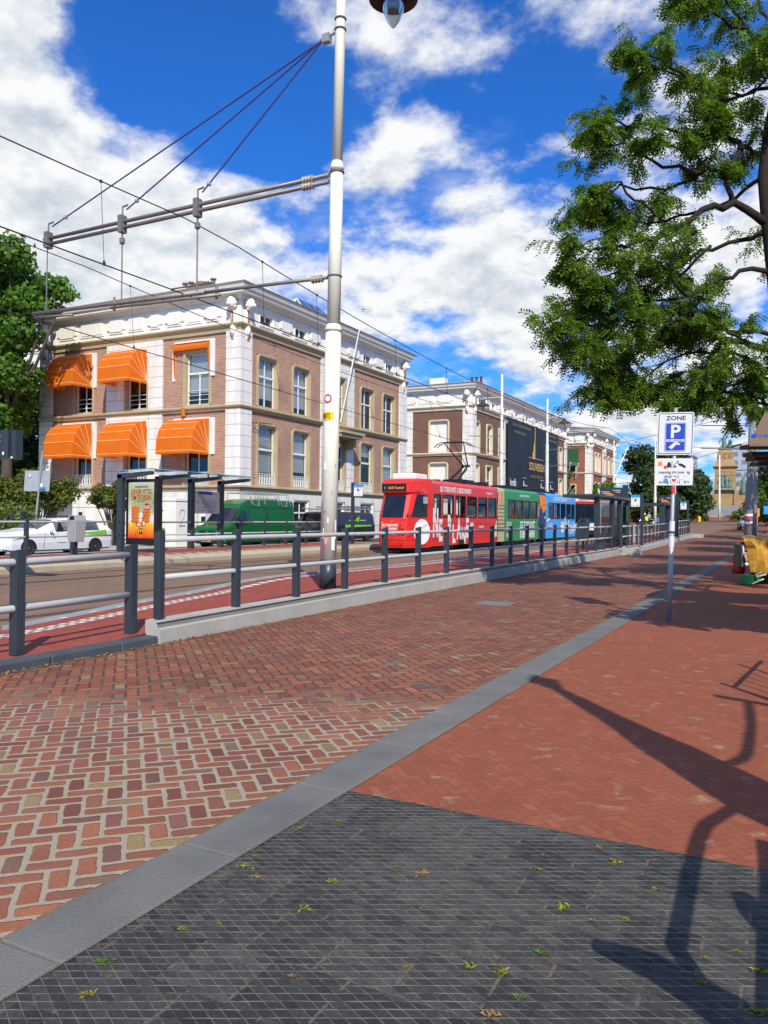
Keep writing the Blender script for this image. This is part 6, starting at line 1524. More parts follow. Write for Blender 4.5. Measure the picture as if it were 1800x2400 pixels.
# roof gear
mb = MB(); mb.box(TX - .7, 33.6, 3.42, TX + .5, 35.0, 3.7); mb.build('roof_box', 'white_plastic', tr, bevel=.06)
mb = MB()
for y in (38.9, 41.2): mb.box(TX - .9, y, 3.46, TX + .9, y + .14, 3.6)
for x in (-.75, .75): mb.box(TX + x - .06, 38.6, 3.42, TX + x + .06, 41.6, 3.52)
mb.box(TX - .5, 39.2, 3.5, TX + .6, 41.0, 3.68)
for k in range(5):
    for s_ in (1, -1): mb.lathe([(.07, 3.42), (.1, 3.48), (.06, 3.56)], (TX + s_ * .7, 38.8 + k * .6, 0), 8)
mb.build('pantograph_base', 'black', tr)
pe_ = (TX, 41.0, 4.45)
mb = MB(); mb.tube([(TX - .25, 39.6, 3.66), (TX - .1, 41.25, 4.5)], [.07, .05], 6); mb.tube([(TX + .25, 39.6, 3.66), (TX + .1, 41.25, 4.5)], [.07, .05], 6); mb.tube([(TX - .25, 41.25, 4.5), (TX + .25, 41.25, 4.5)], .06, 6); mb.tube([(TX + .05, 40.1, 3.7), (TX + .05, 41.4, 4.35)], .02, 5)
for s_ in (1, -1): mb.tube([(TX + s_ * .12, 41.25, 4.5), (TX + s_ * .55, 39.5, 5.62)], [.04, .025], 6)
mb.tube([(TX, 41.3, 4.55), (TX, 39.5, 5.6)], .018, 5)
mb.build('pantograph', 'black', tr)
mb = MB()
for y in (39.3, 39.7): mb.tube([(TX - 1.05, y, 5.4), (TX - .9, y, 5.55), (TX - .6, y, 5.66), (TX + .6, y, 5.66), (TX + .9, y, 5.55), (TX + 1.05, y, 5.4)], .025, 6)
mb.build('collector_shoe', 'black', tr)
for y in [36, 42.2, 42.8, 45.5, 46, 46.6, 47.1, 47.8, 48.4, 49.4, 50.3, 54, 55, 56, 57]: mb = MB(); mb.box(TX - .6, y, 3.42, TX + .6, y + .35, 3.42 + .1 + .1 * ((y * 7) % 2)); mb.build('roof_unit', 'black', tr)
for y0_, y1_ in ((41.9, 43.0), (45, 50.8)): mb = MB(); mb.tube([(TX + .75, y0_, 3.52), (TX + .75, (y0_ + y1_) / 2, 3.6), (TX + .75, y1_, 3.52)], .03, 5); mb.build('roof_cable', 'black', tr)
GP = 'passengers in the tram'
PXs = XS_ - .5
for lab, y, cl_, hr_, fc, lng in (('man in dark shirt, third window of red tram section', 37.35, 'cloth_dark', 'hair', -PI / 2, False), ('person in black leaning on a hand, fourth window of red section', 39.35, 'black', 'hair', -PI / 2 + .5, False),
                        ('woman in pale pink top with long dark hair, fifth window', 40.95, 'cloth_pink', 'hair', -PI / 2 + .4, True), ('passenger in grey sitting low at the second window of red section', 35.9, 'cloth_grey', 'hair', -PI / 2, False)):
    person(lab, (PXs, y + .05, .42), 'sit', cl_, 'jeans', hr_, fc, lng)

# ------------------------------------------------------------------ bus and traffic further on
bs = thing('bus', 'white and dark bus with red band behind the dark shelter', 'bus', (-14.6, 68, gz(66)))
zb = gz(64); bx0, bx1, by0, by1 = -15.75, -13.3, 62.3, 74
mb = MB(); mb.loft([[(bx0, by0 + .1, zb + .3), (bx1, by0 + .1, zb + .3), (bx1, by0, zb + 1.2), (bx1, by0 + .1, zb + 2.95), (bx1 - .15, by0 + .15, zb + 3.15), (bx0 + .15, by0 + .15, zb + 3.15), (bx0, by0 + .1, zb + 2.95), (bx0, by0, zb + 1.2)], [(bx0, by1, zb + .3), (bx1, by1, zb + .3), (bx1, by1, zb + 1.2), (bx1, by1, zb + 2.95), (bx1 - .15, by1, zb + 3.15), (bx0 + .15, by1, zb + 3.15), (bx0, by1, zb + 2.95), (bx0, by1, zb + 1.2)]]); mb.build('body', 'white_plastic', bs)
mb = MB(); mb.box(bx0 + .1, by0 - .03, zb + 1.15, bx1 - .1, by0 + .05, zb + 2.6); mb.build('windscreen', 'dark_glass', bs)
mb = MB(); mb.box(bx1 - .02, by0 + .4, zb + 1.2, bx1 + .015, by1 - .4, zb + 2.5); mb.build('side_windows', 'dark_glass', bs)
mb = MB(); mb.box(bx0 + .02, by0 - .05, zb + 2.6, bx1 + .02, by0 + .03, zb + 2.8); mb.box(bx1 - .01, by0 + .3, zb + 2.55, bx1 + .025, by1, zb + 2.85); mb.build('red_band', 'red_paint', bs)
mb = MB(); mb.text('ARRIVA', .2, ((bx0 + bx1) / 2, by0 + .03, zb + 2.9), align='CENTER', bold=.02, sx=1.2); mb.build('lettering', 'black', bs)
mb = MB(); mb.box(bx0 + .1, by0 - .02, zb + .25, bx1 - .1, by0 + .1, zb + .55); mb.build('bumper', 'black', bs)
for y in (64.4, 71.5):
    for s_, x in ((1, bx1), (-1, bx0)): wheel(bs, x, y, .48, s_, zb)
for s_ in (-1, 1):
    mb = MB(); mb.box((bx0 + bx1) / 2 + s_ * .95 - .13, by0 - .02, zb + .7, (bx0 + bx1) / 2 + s_ * .95 + .13, by0 + .08, zb + .85); mb.build('headlight', 'chrome', bs)

def small_car(label, x, y, paint, rz, group=None):
    z = gz(y); t = thing('parked_car', label, 'car', (0, 0, 0), group)
    st = [(0, .6, .3, .6, .72, .55), (.1, .75, .24, .68, .8, .65), (.7, .87, .2, .82, .95, .76), (1.2, .88, .2, .9, 1.02, .76), (2.0, .88, .2, .93, 1.45, .62), (3.2, .88, .2, .95, 1.5, .6), (3.8, .86, .2, .98, 1.25, .62), (4.1, .78, .28, .95, 1.05, .6)]
    veh_body(t, 0, -2.05, st, paint, 'dark_glass', {4: 1}, {3: 1, 5: 1})
    for yy in (-1.3, 1.2):
        for s_ in (1, -1): arch(t, s_ * .88, yy, .38, s_, 0, .3); wheel(t, s_ * .885, yy, .31, s_)
    for s_ in (1, -1):
        mb = MB(); mb.box(s_ * .65 - .14, -2.03, .62, s_ * .65 + .14, -1.95, .76); mb.build('headlight', 'chrome', t)
        mb = MB(); mb.box(s_ * .66 - .1, 1.98, .75, s_ * .66 + .1, 2.06, .95); mb.build('tail_light', 'sticker_red', t)
    mb = MB(); mb.box(-.26, -2.08, .36, .26, -2.04, .46); mb.build('number_plate', 'plate_yellow', t)
    t.location = (x, y, z); t.rotation_euler = (0, 0, rz); return t
small_car('small silver car parked behind the grey masts at the right', -4.6, 97, 'car_silver', R(8))
small_car('dark car standing behind the departure board post', -17.2, 84, 'car_dark', R(10))
small_car('light blue car far down the street near the motorcycle', -17.6, 128, 'car_blue', R(-10))
# motorcycle and rider
my, mxx = 96, -15.4; z = gz(my)
mo = thing('motorcycle', 'black motorcycle beyond the railing under the rider in yellow', 'motorcycle', (mxx, my, z))
for y in (-.75, .75):
    mb = MB(); mb.tube([(mxx + (y), my, z + .32 + 0)] * 1 + [(mxx + y + .001, my, z + .32)], .01, 4)
    mb = MB(); mb.lathe([(.2, -.05), (.31, -.06), (.34, 0), (.31, .06), (.2, .05)], (mxx + y, my, z + .34), 18, axis=(0, 1, 0)); wl = mb.build('wheel', 'rubber', mo)
mb = MB(); mb.tube([(mxx - .75, my, z + .34), (mxx - .5, my, z + 1.0)], .03, 6); mb.tube([(mxx - .5, my - .35, z + 1.08), (mxx - .48, my + .35, z + 1.08)], .02, 6); mb.tube([(mxx - .5, my, z + .95), (mxx - .1, my, z + .55), (mxx + .75, my, z + .36)], .05, 6); mb.box(mxx - .25, my - .15, z + .35, mxx + .25, my + .15, z + .7); mb.build('frame', 'chrome', mo)
mb = MB(); mb.ball((mxx - .18, my, z + .85), (.32, .17, .16), 0, 10); mb.ball((mxx - .68, my, z + 1.0), (.15, .18, .25), 0, 10); mb.build('tank', 'black', mo, smooth=True)
mb = MB(); mb.ball((mxx + .35, my, z + .82), (.42, .15, .08), 0, 10); mb.box(mxx + .55, my - .3, z + .7, mxx + .9, my + .3, z + 1.05); mb.build('saddle', 'black', mo)
person('motorcycle rider in a bright yellow vest and white helmet', (mxx + .25, my, z), 'ride', 'black', 'cloth_dark', 'white_plastic', PI, vest='hi_vis')
person('pedestrian in grey walking far beyond the motorcycle', (-19.4, 125, gz(125) + .02), 'stand', 'cloth_grey', 'jeans', 'cloth_grey', PI / 2)
sct = thing('scooter', 'white scooter parked beside the plain cream mast', 'scooter', (-15.9, 105, gz(105)))
z = gz(105)
for y in (-.6, .6): mb = MB(); mb.lathe([(.1, -.05), (.24, -.05), (.26, 0), (.24, .05), (.1, .05)], (-15.9, 105 + y, z + .26), 14, axis=(1, 0, 0)); mb.build('wheel', 'rubber', sct)
mb = MB(); mb.loft([[(-16.1, 104.35, z + .35), (-15.7, 104.35, z + .35), (-15.75, 104.5, z + 1.0), (-16.05, 104.5, z + 1.0)], [(-16.08, 104.5, z + .3), (-15.72, 104.5, z + .3), (-15.77, 104.62, z + .95), (-16.03, 104.62, z + .95)]]); mb.box(-16.05, 104.5, z + .25, -15.75, 105.2, z + .35); mb.loft([[(-16.08, 105.0, z + .3), (-15.72, 105.0, z + .3), (-15.75, 105.0, z + .75), (-16.05, 105.0, z + .75)], [(-16.05, 105.75, z + .45), (-15.75, 105.75, z + .45), (-15.78, 105.8, z + .75), (-16.02, 105.8, z + .75)]]); mb.build('body', 'white_plastic', sct, bevel=.03)
mb = MB(); mb.tube([(-16.25, 104.55, z + 1.08), (-15.55, 104.55, z + 1.08)], .025, 6); mb.tube([(-15.9, 104.5, z + .9), (-15.9, 104.55, z + 1.1)], .03, 6); mb.build('handlebar', 'black', sct)
mb = MB(); mb.box(-16.05, 105.0, z + .75, -15.75, 105.75, z + .82); mb.build('saddle', 'black', sct, bevel=.03)
# ------------------------------------------------------------------ trees and plants
def limb(mb, pts, r0, r1, n=7, wob=.0):
    k = len(pts); q = []
    for i in range(k - 1):
        a, b = Vector(pts[i]), Vector(pts[i + 1]); m = 3
        for j in range(m): q.append(a.lerp(b, j / m) + Vector((random.gauss(0, wob), random.gauss(0, wob), random.gauss(0, wob))) * (1 if (i or j) else 0))
    q.append(Vector(pts[-1])); N = len(q)
    mb.tube(q, [r0 + (r1 - r0) * (i / (N - 1)) ** .8 for i in range(N)], n); return q

# --- the feathery tree on the right: trunk just outside the picture, limbs reaching over the road
DT = 15.6
def tp(px, py, dd=0.):
    """limb joint given across / up in the tree's own upright plane, dd metres nearer or farther"""
    k = DT / 1870; a = (px - 1850) * k; h = 1.6 + (1217 - py) * k
    base = f0 * DT + r0 * ((1850 - 900) * k); v = base + r0 * a + f0 * dd; return Vector((v.x, v.y, h))
tree = thing('locust_tree', 'feathery pinnate leaved tree arching over the pavement from the right', 'tree', (tp(1855, 1465).x, tp(1855, 1465).y, 0))
rnd = random.Random(11)
wood = MB(); tw = []
TR = [tp(1855, 1475), tp(1850, 1250), tp(1845, 1100), tp(1835, 850), tp(1815, 650), tp(1795, 500), tp(1785, 410), tp(1795, 300), tp(1815, 200), tp(1830, 60), tp(1840, -100)]
wood.tube(TR, [.22, .19, .18, .17, .16, .13, .11, .09, .08, .05, .04], 10)
L_ = [([(1795, 520), (1710, 470), (1640, 490), (1555, 540), (1500, 560), (1430, 585), (1360, 590), (1312, 602)], -.9, .075),
      ([(1710, 470), (1685, 405), (1640, 395), (1612, 360), (1635, 320)], -.4, .05), ([(1685, 410), (1740, 335), (1697, 290), (1690, 230), (1725, 150), (1760, 100), (1800, 65)], .6, .06),
      ([(1795, 540), (1755, 545), (1660, 570), (1600, 600), (1540, 640)], .9, .05), ([(1830, 780), (1800, 820), (1740, 800), (1640, 795), (1620, 760), (1590, 740), (1480, 755), (1370, 745), (1308, 748)], -.6, .07),
      ([(1838, 760), (1800, 770), (1720, 765), (1680, 735), (1620, 720)], .6, .05), ([(1840, 900), (1760, 850), (1690, 820), (1660, 850), (1640, 890)], -.8, .04), ([(1845, 1000), (1790, 930), (1700, 900), (1650, 890), (1590, 890)], .3, .045),
      ([(1830, 640), (1760, 620), (1690, 650), (1600, 690), (1500, 690), (1400, 700)], .2, .05), ([(1815, 200), (1740, 60), (1650, 30), (1600, 5)], -.5, .05), ([(1690, 230), (1600, 190), (1530, 150), (1480, 140)], -.9, .035),
      ([(1697, 290), (1600, 290), (1500, 255), (1420, 240)], .8, .035), ([(1640, 395), (1540, 385), (1450, 330), (1408, 328)], .1, .035), ([(1555, 540), (1480, 480), (1420, 440), (1390, 450)], -1., .03), ([(1640, 395), (1560, 420), (1460, 400), (1420, 420)], .9, .03),
      ([(1835, 850), (1800, 870), (1740, 880), (1700, 900), (1660, 910)], .9, .035), ([(1590, 740), (1520, 800), (1460, 850), (1440, 870)], .3, .03), ([(1690, 820), (1600, 820), (1540, 850), (1520, 870)], .5, .025), ([(1480, 755), (1420, 790), (1380, 800), (1365, 800)], .0, .02),
      ([(1740, 335), (1780, 330), (1830, 300), (1900, 250)], 1., .04), ([(1740, 60), (1700, -40), (1640, -90)], .5, .03), ([(1800, 65), (1790, 0), (1760, -100)], .2, .03),
      ([(1500, 560), (1460, 620), (1400, 650), (1370, 660)], .5, .025), ([(1600, 690), (1540, 650), (1450, 640), (1400, 650)], -.7, .025), ([(1612, 360), (1560, 330), (1520, 330)], -.3, .025),
      ([(1840, 900), (1780, 880), (1720, 900), (1650, 890), (1610, 910)], -.3, .035), ([(1845, 960), (1790, 930), (1740, 920), (1690, 925)], .7, .03), ([(1835, 850), (1770, 860), (1700, 870), (1640, 850), (1560, 880)], .9, .035), ([(1740, 800), (1690, 760), (1600, 770), (1520, 760), (1450, 800), (1400, 830)], -.9, .035),
      ([(1660, 570), (1580, 640), (1500, 650), (1430, 720), (1390, 760)], 1.1, .03), ([(1845, 960), (1820, 950), (1790, 955)], -.2, .03), ([(1480, 755), (1440, 820), (1430, 860)], .6, .02), ([(1815, 200), (1760, 180), (1640, 120), (1560, 70)], 1.2, .035), ([(1690, 230), (1760, 220), (1790, 150)], -1., .03), ([(1785, 410), (1740, 440), (1640, 460), (1560, 470), (1500, 450)], 1.3, .04), ([(1835, 850), (1800, 900), (1790, 960)], 1.2, .03),
      ([(1845, 1000), (1880, 940), (1960, 880), (2060, 850)], -.9, .05), ([(1830, 640), (1920, 560), (2020, 500), (2120, 480)], .5, .06), ([(1838, 760), (1940, 700), (2080, 690), (2200, 720)], -.9, .06), ([(1815, 200), (1900, 60), (1980, 0), (2060, -40)], .6, .05), ([(1850, 1100), (1960, 1010), (2080, 980)], .8, .05),
      ([(1815, 650), (1860, 600), (1900, 520), (1960, 430)], 1.6, .06), ([(1835, 850), (1870, 800), (1900, 760), (1900, 700)], -2.2, .06)]
leaf = MB()
def pinnate(p, d, L):
    """one compound leaf: rows of small leaflets along a drooping stalk"""
    d = (d + Vector((0, 0, -.55 - .3 * rnd.random()))).normalized(); s_ = d.cross(Vector((rnd.gauss(0, .5), rnd.gauss(0, .5), 1))).normalized()
    if p.z - 1.6 < (.14 if p.x * r0.x + p.y * r0.y < 7.15 else .12) * (p.x * f0.x + p.y * f0.y): return
    n = 5; nn = s_.cross(d)
    for k in range(n):
        c = p + d * (L * (k + .6) / n) - Vector((0, 0, 1)) * L * .18 * (k / n) ** 2
        ll = L * .31 * (1 - .25 * abs(k - 1.6) / n) * (.8 + .4 * rnd.random()); w_ = ll * .3
        for sg in (1, -1):
            t = (s_ * sg * .9 + d * .5 + nn * rnd.gauss(0, .18)).normalized(); o = len(leaf.v)
            m_ = c + t * ll * .5
            leaf.v += [tuple(c), tuple(m_ + d * w_), tuple(c + t * ll), tuple(m_ - d * w_)]; leaf.f.append((o, o + 1, o + 2, o + 3)); leaf.m.append(0)
def twig(a, d, L, r, depth):
    if a.z - 1.6 < (.15 if a.x * r0.x + a.y * r0.y < 7.15 else .125) * (a.x * f0.x + a.y * f0.y): return
    pts = [a]; q = Vector(a); dd = Vector(d)
    for k in range(4):
        dd = (dd + Vector((rnd.gauss(0, .28), rnd.gauss(0, .28), rnd.gauss(-.05, .22)))).normalized(); q = q + dd * L / 4; pts.append(q.copy())
    wood.tube(pts, [r, r * .8, r * .6, r * .4, r * .25], 4, cap=False)
    for k in range(1, 5):
        if depth:
            for _ in range(1 if k < 4 else 2):
                e = (dd + Vector((rnd.gauss(0, .8), rnd.gauss(0, .8), rnd.gauss(.05, .5)))).normalized(); twig(pts[k], e, L * (.45 + .2 * rnd.random()), r * .5, depth - 1)
        if not depth or k > 2:
            for _ in range(3 if depth == 0 else 1):
                e = (dd * .5 + Vector((rnd.gauss(0, .8), rnd.gauss(0, .8), rnd.gauss(0, .4)))).normalized(); pinnate(pts[k] + (pts[k - 1] - pts[k]) * rnd.random(), e, .19 + .1 * rnd.random())
for pts, dd, r in L_:
    n = len(pts); dd = dd * (.35 if dd < 0 and pts[-1][0] < 1750 else 1.); P_ = [tp(x + 22 * max(0, min(1, (1720 - x) / 380)), y, dd * (i / (n - 1)) ** .8) for i, (x, y) in enumerate(pts)]
    q = limb(wood, P_, r * 1.2, .016, 7, .035)
    N = len(q)
    for i in range(2, N):
        t = i / (N - 1)
        if t < .22: continue
        for _ in range(1 if t < .5 else 2):
            ax = (q[i] - q[i - 1]).normalized(); e = (ax * .7 + Vector((rnd.gauss(0, .75), rnd.gauss(0, .75), rnd.gauss(.12, .5)))).normalized()
            if rnd.random() < .35: twig(q[i], e, .45 + .45 * rnd.random(), .014, 1)
    for _ in range(3):
        twig(q[-1], ((q[-1] - q[-2]).normalized() + Vector((rnd.gauss(0, .3), rnd.gauss(0, .3), rnd.gauss(0, .3)))).normalized(), .4, .011, 1)
wood.build('trunk', 'bark', tree, smooth=True)
cr = leaf.build('crown', 'leaf_locust', tree)
print('locust leaflets', len(leaf.f))

def broad_tree(name, label, base, blobs, n, size, mat, trunk_r, group=None, bark='bark_grey', seed=1):
    t = thing(name, label, 'tree', base, group); rr = random.Random(seed)
    mb = MB(); top = max(b[0][2] for b in blobs); c = Vector(base)
    q = [c, c + Vector((.1, 0, (top - c.z) * .35)), c + Vector((-.1, .1, (top - c.z) * .8))]; mb.tube(q, [trunk_r, trunk_r * .7, trunk_r * .25], 9)
    for b in blobs: mb.tube([q[1] + (q[2] - q[1]) * rr.random() * .5, (q[1] + Vector(b[0])) / 2 + Vector((0, 0, .3)), Vector(b[0])], [trunk_r * .4, trunk_r * .25, trunk_r * .08], 6)
    mb.build('trunk', bark, t, smooth=True)
    mb = MB(); foliage(mb, blobs, n, size, rnd=rr); mb.build('crown', mat, t); return t
def lumps(c, r, k, s, seed, zmin=None):
    """k overlapping lumps scattered over an ellipsoid: an uneven outline with gaps"""
    rr = random.Random(seed); o = []
    for _ in range(k):
        d = Vector((rr.gauss(0, 1), rr.gauss(0, 1), rr.gauss(0, 1))).normalized(); q = .35 + .55 * rr.random()
        p = (c[0] + d.x * r[0] * q, c[1] + d.y * r[1] * q, c[2] + d.z * r[2] * q)
        if zmin and p[2] < zmin: continue
        u = s * (.7 + .6 * rr.random()); o.append((p, (u, u, u * .75)))
    return o
bl = lumps((-44.9, 31.3, 11.5), (4.2, 4.0, 7.0), 44, 1.45, 4) + lumps((-43.8, 32.0, 7.5), (2.6, 3, 4.5), 14, 1.3, 6) + lumps((-43.2, 31.5, 15.5), (2.6, 2.5, 3.2), 12, 1.4, 7) + [((-38.7, 32.6, 15.0), (1.2, 1.0, .7)), ((-37.5, 32.4, 14.3), (.8, .8, .4)), ((-38.9, 32.3, 13.7), (1.0, 1.0, .5)), ((-40.2, 32, 14.2), (1.4, 1.2, 1.0)), ((-40.6, 31.8, 12.4), (1.2, 1.2, 1)), ((-40.6, 31.2, 16.8), (1.3, 1.3, 1.1)), ((-41.3, 31.6, 10.4), (1.1, 1.1, .9))]
broad_tree('maple_tree', 'tall bright green tree left of the rose brick mansion', (-42.5, 32.5, 0), bl, 52000, .33, 'leaf_maple', .4, seed=2)
bl = lumps((-50, 40, 8), (7, 5, 7), 24, 2.2, 9)
broad_tree('maple_tree', 'darker tree behind the tall tree at the left edge', (-50, 40, 0), bl, 9000, .45, 'leaf_dark', .4, seed=3)
# hedge, shrubs and gate by the left edge
def shrub(name, label, base, blobs, n, size, mat, cat='shrub', group=None, seed=1):
    t = thing(name, label, cat, base, group); rr = random.Random(seed); mb = MB()
    for b in blobs: mb.tube([base, ((base[0] + b[0][0]) / 2 + rr.uniform(-.1, .1), (base[1] + b[0][1]) / 2, (base[2] + b[0][2]) / 2), b[0]], [.05, .035, .01], 5)
    mb.build('stems', 'bark_grey', t); mb = MB(); foliage(mb, blobs, n, size, rnd=rr); mb.build('leaves', mat, t); return t
rr = random.Random(12)
hb = [((-33.2 - i * .75 + rr.uniform(-.1, .1), 26.6 - i * .38 + rr.uniform(-.2, .2), zz_ + rr.uniform(-.1, .1)), (.62, .6, .5)) for i in range(9) for zz_ in (.45, 1.15, 1.75)]
shrub('hedge', 'clipped green hedge behind the dark garden fence at the left', (-36, 25.2, 0), hb, 9000, .13, 'leaf_hedge', 'hedge')
sb = lumps((-34.6, 28.6, 2.7), (2.3, 1.3, 1.1), 20, .62, 21) + lumps((-37.0, 27.6, 2.6), (1.8, 1.2, 1.0), 12, .6, 22)
shrub('shrub', 'loose reddish green shrub above the hedge at the left', (-35, 28.6, 0), sb, 8000, .17, 'leaf_shrub', seed=5)
sb = lumps((-32.3, 31.2, 2.75), (1.7, .7, .8), 18, .42, 23)
shrub('shrub', 'arching shrub between the white gate pillar and the mansion', (-32.6, 31.6, 0), sb, 4500, .16, 'leaf_shrub', seed=6)
sb = lumps((-30.6, 32.0, 1.15), (1.0, .5, .4), 9, .35, 24)
shrub('shrub', 'low bright green bush behind the black garden railing', (-30.6, 32.2, 0), sb, 2200, .12, 'leaf_maple', seed=7)
gp = thing('gate_pillar', 'white square gate pillar with flat cap left of the mansion', 'gate pillar', (-34.4, 29.4, 0))
mb = MB(); mb.box(-34.95, 29.0, 0, -33.95, 30.0, 2.42); mb.build('shaft', 'white_render', gp)
mb = MB(); mb.box(-35.05, 28.9, 2.42, -33.85, 30.1, 2.62); mb.build('cap', 'white_render', gp, bevel=.02)
gp = thing('gate_pillar', 'white gate pillar with a thin figure 2 right of the poster', 'gate pillar', (-29.5, 32.6, 0))
mb = MB(); mb.box(-30.0, 32.25, 0, -28.85, 33.2, 2.4); mb.build('shaft', 'white_render', gp)
mb = MB(); mb.box(-30.05, 32.2, 2.4, -28.8, 33.25, 2.56); mb.build('cap', 'white_render', gp, bevel=.02)
mb = MB(); mb.tube([(-28.83, 32.5, 1.78), (-28.83, 32.58, 1.92), (-28.83, 32.75, 1.97), (-28.83, 32.9, 1.85), (-28.83, 32.85, 1.6), (-28.83, 32.6, 1.25), (-28.83, 32.5, 1.1), (-28.83, 32.95, 1.12)], .02, 5); mb.build('house_number', 'grey_plastic', gp)
fn = thing('garden_fence', 'dark iron bar fence in front of the hedge at the left', 'fence', (-35, 25, 0))
for i in range(4):
    mb = MB(); x = -28.8 - i * 3.0; y = 25.9 - i * .6 - 1.0
    for z in (.2, 1.55): mb.tube([(x, y + 1.0, z), (x - 3.0, y + .4, z)], .025, 4)
    for k in range(14): mb.tube([(x - k * .214, y + 1.0 - k * .043, .1), (x - k * .214, y + 1.0 - k * .043, 1.62)], .012, 4)
    mb.build('bar_panel', 'iron_dark', fn)
for i in range(5):
    mb = MB(); x = -28.8 - i * 3.0; y = 25.9 - i * .6; mb.box(x - .06, y - .06, 0, x + .06, y + .06, 1.75); mb.build('fence_post', 'iron_dark', fn)
f2 = thing('garden_railing', 'black bar railing between the shrub and the poster', 'fence', (-30.5, 31.4, 0))
mb = MB()
for z in (.3, 1.85): mb.box(-32.2, 31.3, z, -28.9, 31.36, z + .07)
for k in range(20): mb.tube([(-32.1 + k * .165, 31.33, .2), (-32.1 + k * .165, 31.33, 1.9)], .014, 4)
mb.build('bar_panel', 'iron_dark', f2)
mb = MB(); mb.box(-32.3, 31.25, 0, -32.15, 31.4, 1.95); mb.build('fence_post', 'iron_dark', f2)
f3 = thing('garden_railing', 'black pointed iron railing behind the shelter beside the white cabinet', 'fence', (-28.2, 34.2, 0))
mb = MB()
for k in range(14):
    y = 33.4 + k * .14; mb.tube([(-28.4, y, .1), (-28.4, y, 2.1)], .014, 4); mb.lathe([(.03, 2.1), (.04, 2.15), (.0, 2.3)], (-28.4, y, 0), 5)
mb.tube([(-28.4, 34.35, .1), (-28.4, 34.35, 2.6)], .05, 6); mb.tube([(-28.4, 33.3, 1.9), (-28.4, 35.3, 1.9)], .02, 4); mb.tube([(-28.4, 33.3, .3), (-28.4, 35.3, .3)], .02, 4); mb.build('bar_panel', 'iron_dark', f3)
cb = thing('utility_cabinet', 'pale electricity cabinet beside the pointed railing', 'cabinet', (-27.9, 33.6, 0))
mb = MB(); mb.box(-28.2, 33.3, .5, -27.8, 34.1, 1.8); mb.build('case', 'white_plastic', cb, bevel=.02)
mb = MB(); mb.box(-28.15, 33.35, 0, -27.85, 34.05, .5); mb.build('plinth', 'concrete', cb)
sg = thing('road_sign', 'back of a square grey sign on a leaning pole by the hedge', 'road sign', (-32.6, 26.6, 0))
mb = MB(); mb.tube([(-32.75, 26.6, 0), (-32.35, 26.75, 4.7)], .05, 8); mb.build('pole', 'galvanised', sg)
mb = MB(); mb.prism([(-33.2, 26.4, 2.75), (-32.1, 26.95, 2.75), (-32.05, 26.97, 3.75), (-33.15, 26.42, 3.75)], (-.02, .04, 0)); pl = mb.build('plate', 'dull_alu', sg)
mb = MB(); mb.box(-32.95, 26.48, 3.45, -32.86, 26.52, 3.55); mb.box(-32.45, 26.72, 2.95, -32.3, 26.76, 3.12); mb.build('sticker', 'paper', pl)
mb = MB(); mb.box(-32.48, 26.7, 2.86, -32.2, 26.8, 2.94); mb.build('sticker', 'sky_blue', pl)
# climbing plants on the second and third mansion
for lab, b, bl in (('dark climbing plant on the left corner of the third mansion', (-31.4, 122.6, 1), [((-31.3 + .3 * math.sin(k * 2), 122.9, 2 + k * .95), (.9 - .06 * k, .5, .7)) for k in range(8)]),
                   ('slim climbing plant by the third mansion window', (-27.2, 125.3, 1), [((-27.3, 125.2 + .8 * math.sin(k * .9), 2 + k * .8), (.4, .75 - .05 * k, .6)) for k in range(7)]),
                   ('bushy climber near the mast behind the departure board', (-18.0, 88, .6), [((-18.0, 88 + .3 * math.sin(k), 1.2 + k * .8), (.9, .9, .6)) for k in range(6)])):
    shrub('climbing_plant', lab, b, bl, 1800, .3, 'leaf_maple', 'climber', seed=len(lab))
# trees beyond the mansions
TG = 'trees beyond the mansions'
for lab, c, r, k, s_, n, sd, mt in (('large dark round tree right of the third mansion', (-21.5, 150, 9.0), (8, 6, 8.2), 34, 2.3, 15000, 31, 'leaf_dark'), ('dark tree with bright lower leaves behind the mast', (-16.5, 146, 6.0), (3.6, 3, 5.2), 16, 1.7, 6000, 32, 'leaf_dark'),
                                    ('tree standing just left of the monument', (-24.6, 214, 10.5), (7, 5, 8.5), 22, 2.6, 8000, 33, 'leaf_dark'), ('dark tree at the right foot of the monument', (-6.2, 196, 6.5), (3.0, 3, 6.0), 16, 1.7, 5000, 34, 'leaf_dark'),
                                    ('tree behind the road works sign at the right', (-2.6, 160, 7.0), (4.2, 4, 6.0), 18, 2.1, 6000, 35, 'leaf_maple'), ('dark tree at the right edge behind the stall', (-1.0, 120, 6.0), (3.5, 4, 5.5), 14, 1.9, 5000, 36, 'leaf_dark'),
                                    ('bright treetop showing above the second mansion roof', (-34, 118, 14), (3, 3, 3.0), 8, 1.3, 2500, 37, 'leaf_maple'), ('low dark tree between the third mansion and the mast', (-24, 140, 4.6), (5, 4, 3.6), 16, 1.6, 6000, 38, 'leaf_dark')):
    broad_tree('distant_tree', lab, (c[0], c[1], gz(c[1])), lumps(c, r, k, s_, sd), n, .55, mt, .45, TG, seed=sd)
for lab, c, r, n, sd in (('low hedge left of the grass strip under the stop flag', (-21.5, 176, 2.4), (7.5, 2, 1.5), 5000, 41), ('rounded shrub on the right side of the steps', (-10.0, 186, 2.8), (2.2, 2, 1.4), 2500, 42), ('dark shrub at the foot of the monument', (-25.5, 205, 5.0), (2.0, 1.5, 1.2), 1800, 43)):
    shrub('shrub', lab, (c[0], c[1], 1.4), lumps(c, r, 14, min(r) * .8, sd), n, .45, 'leaf_shrub', seed=sd)

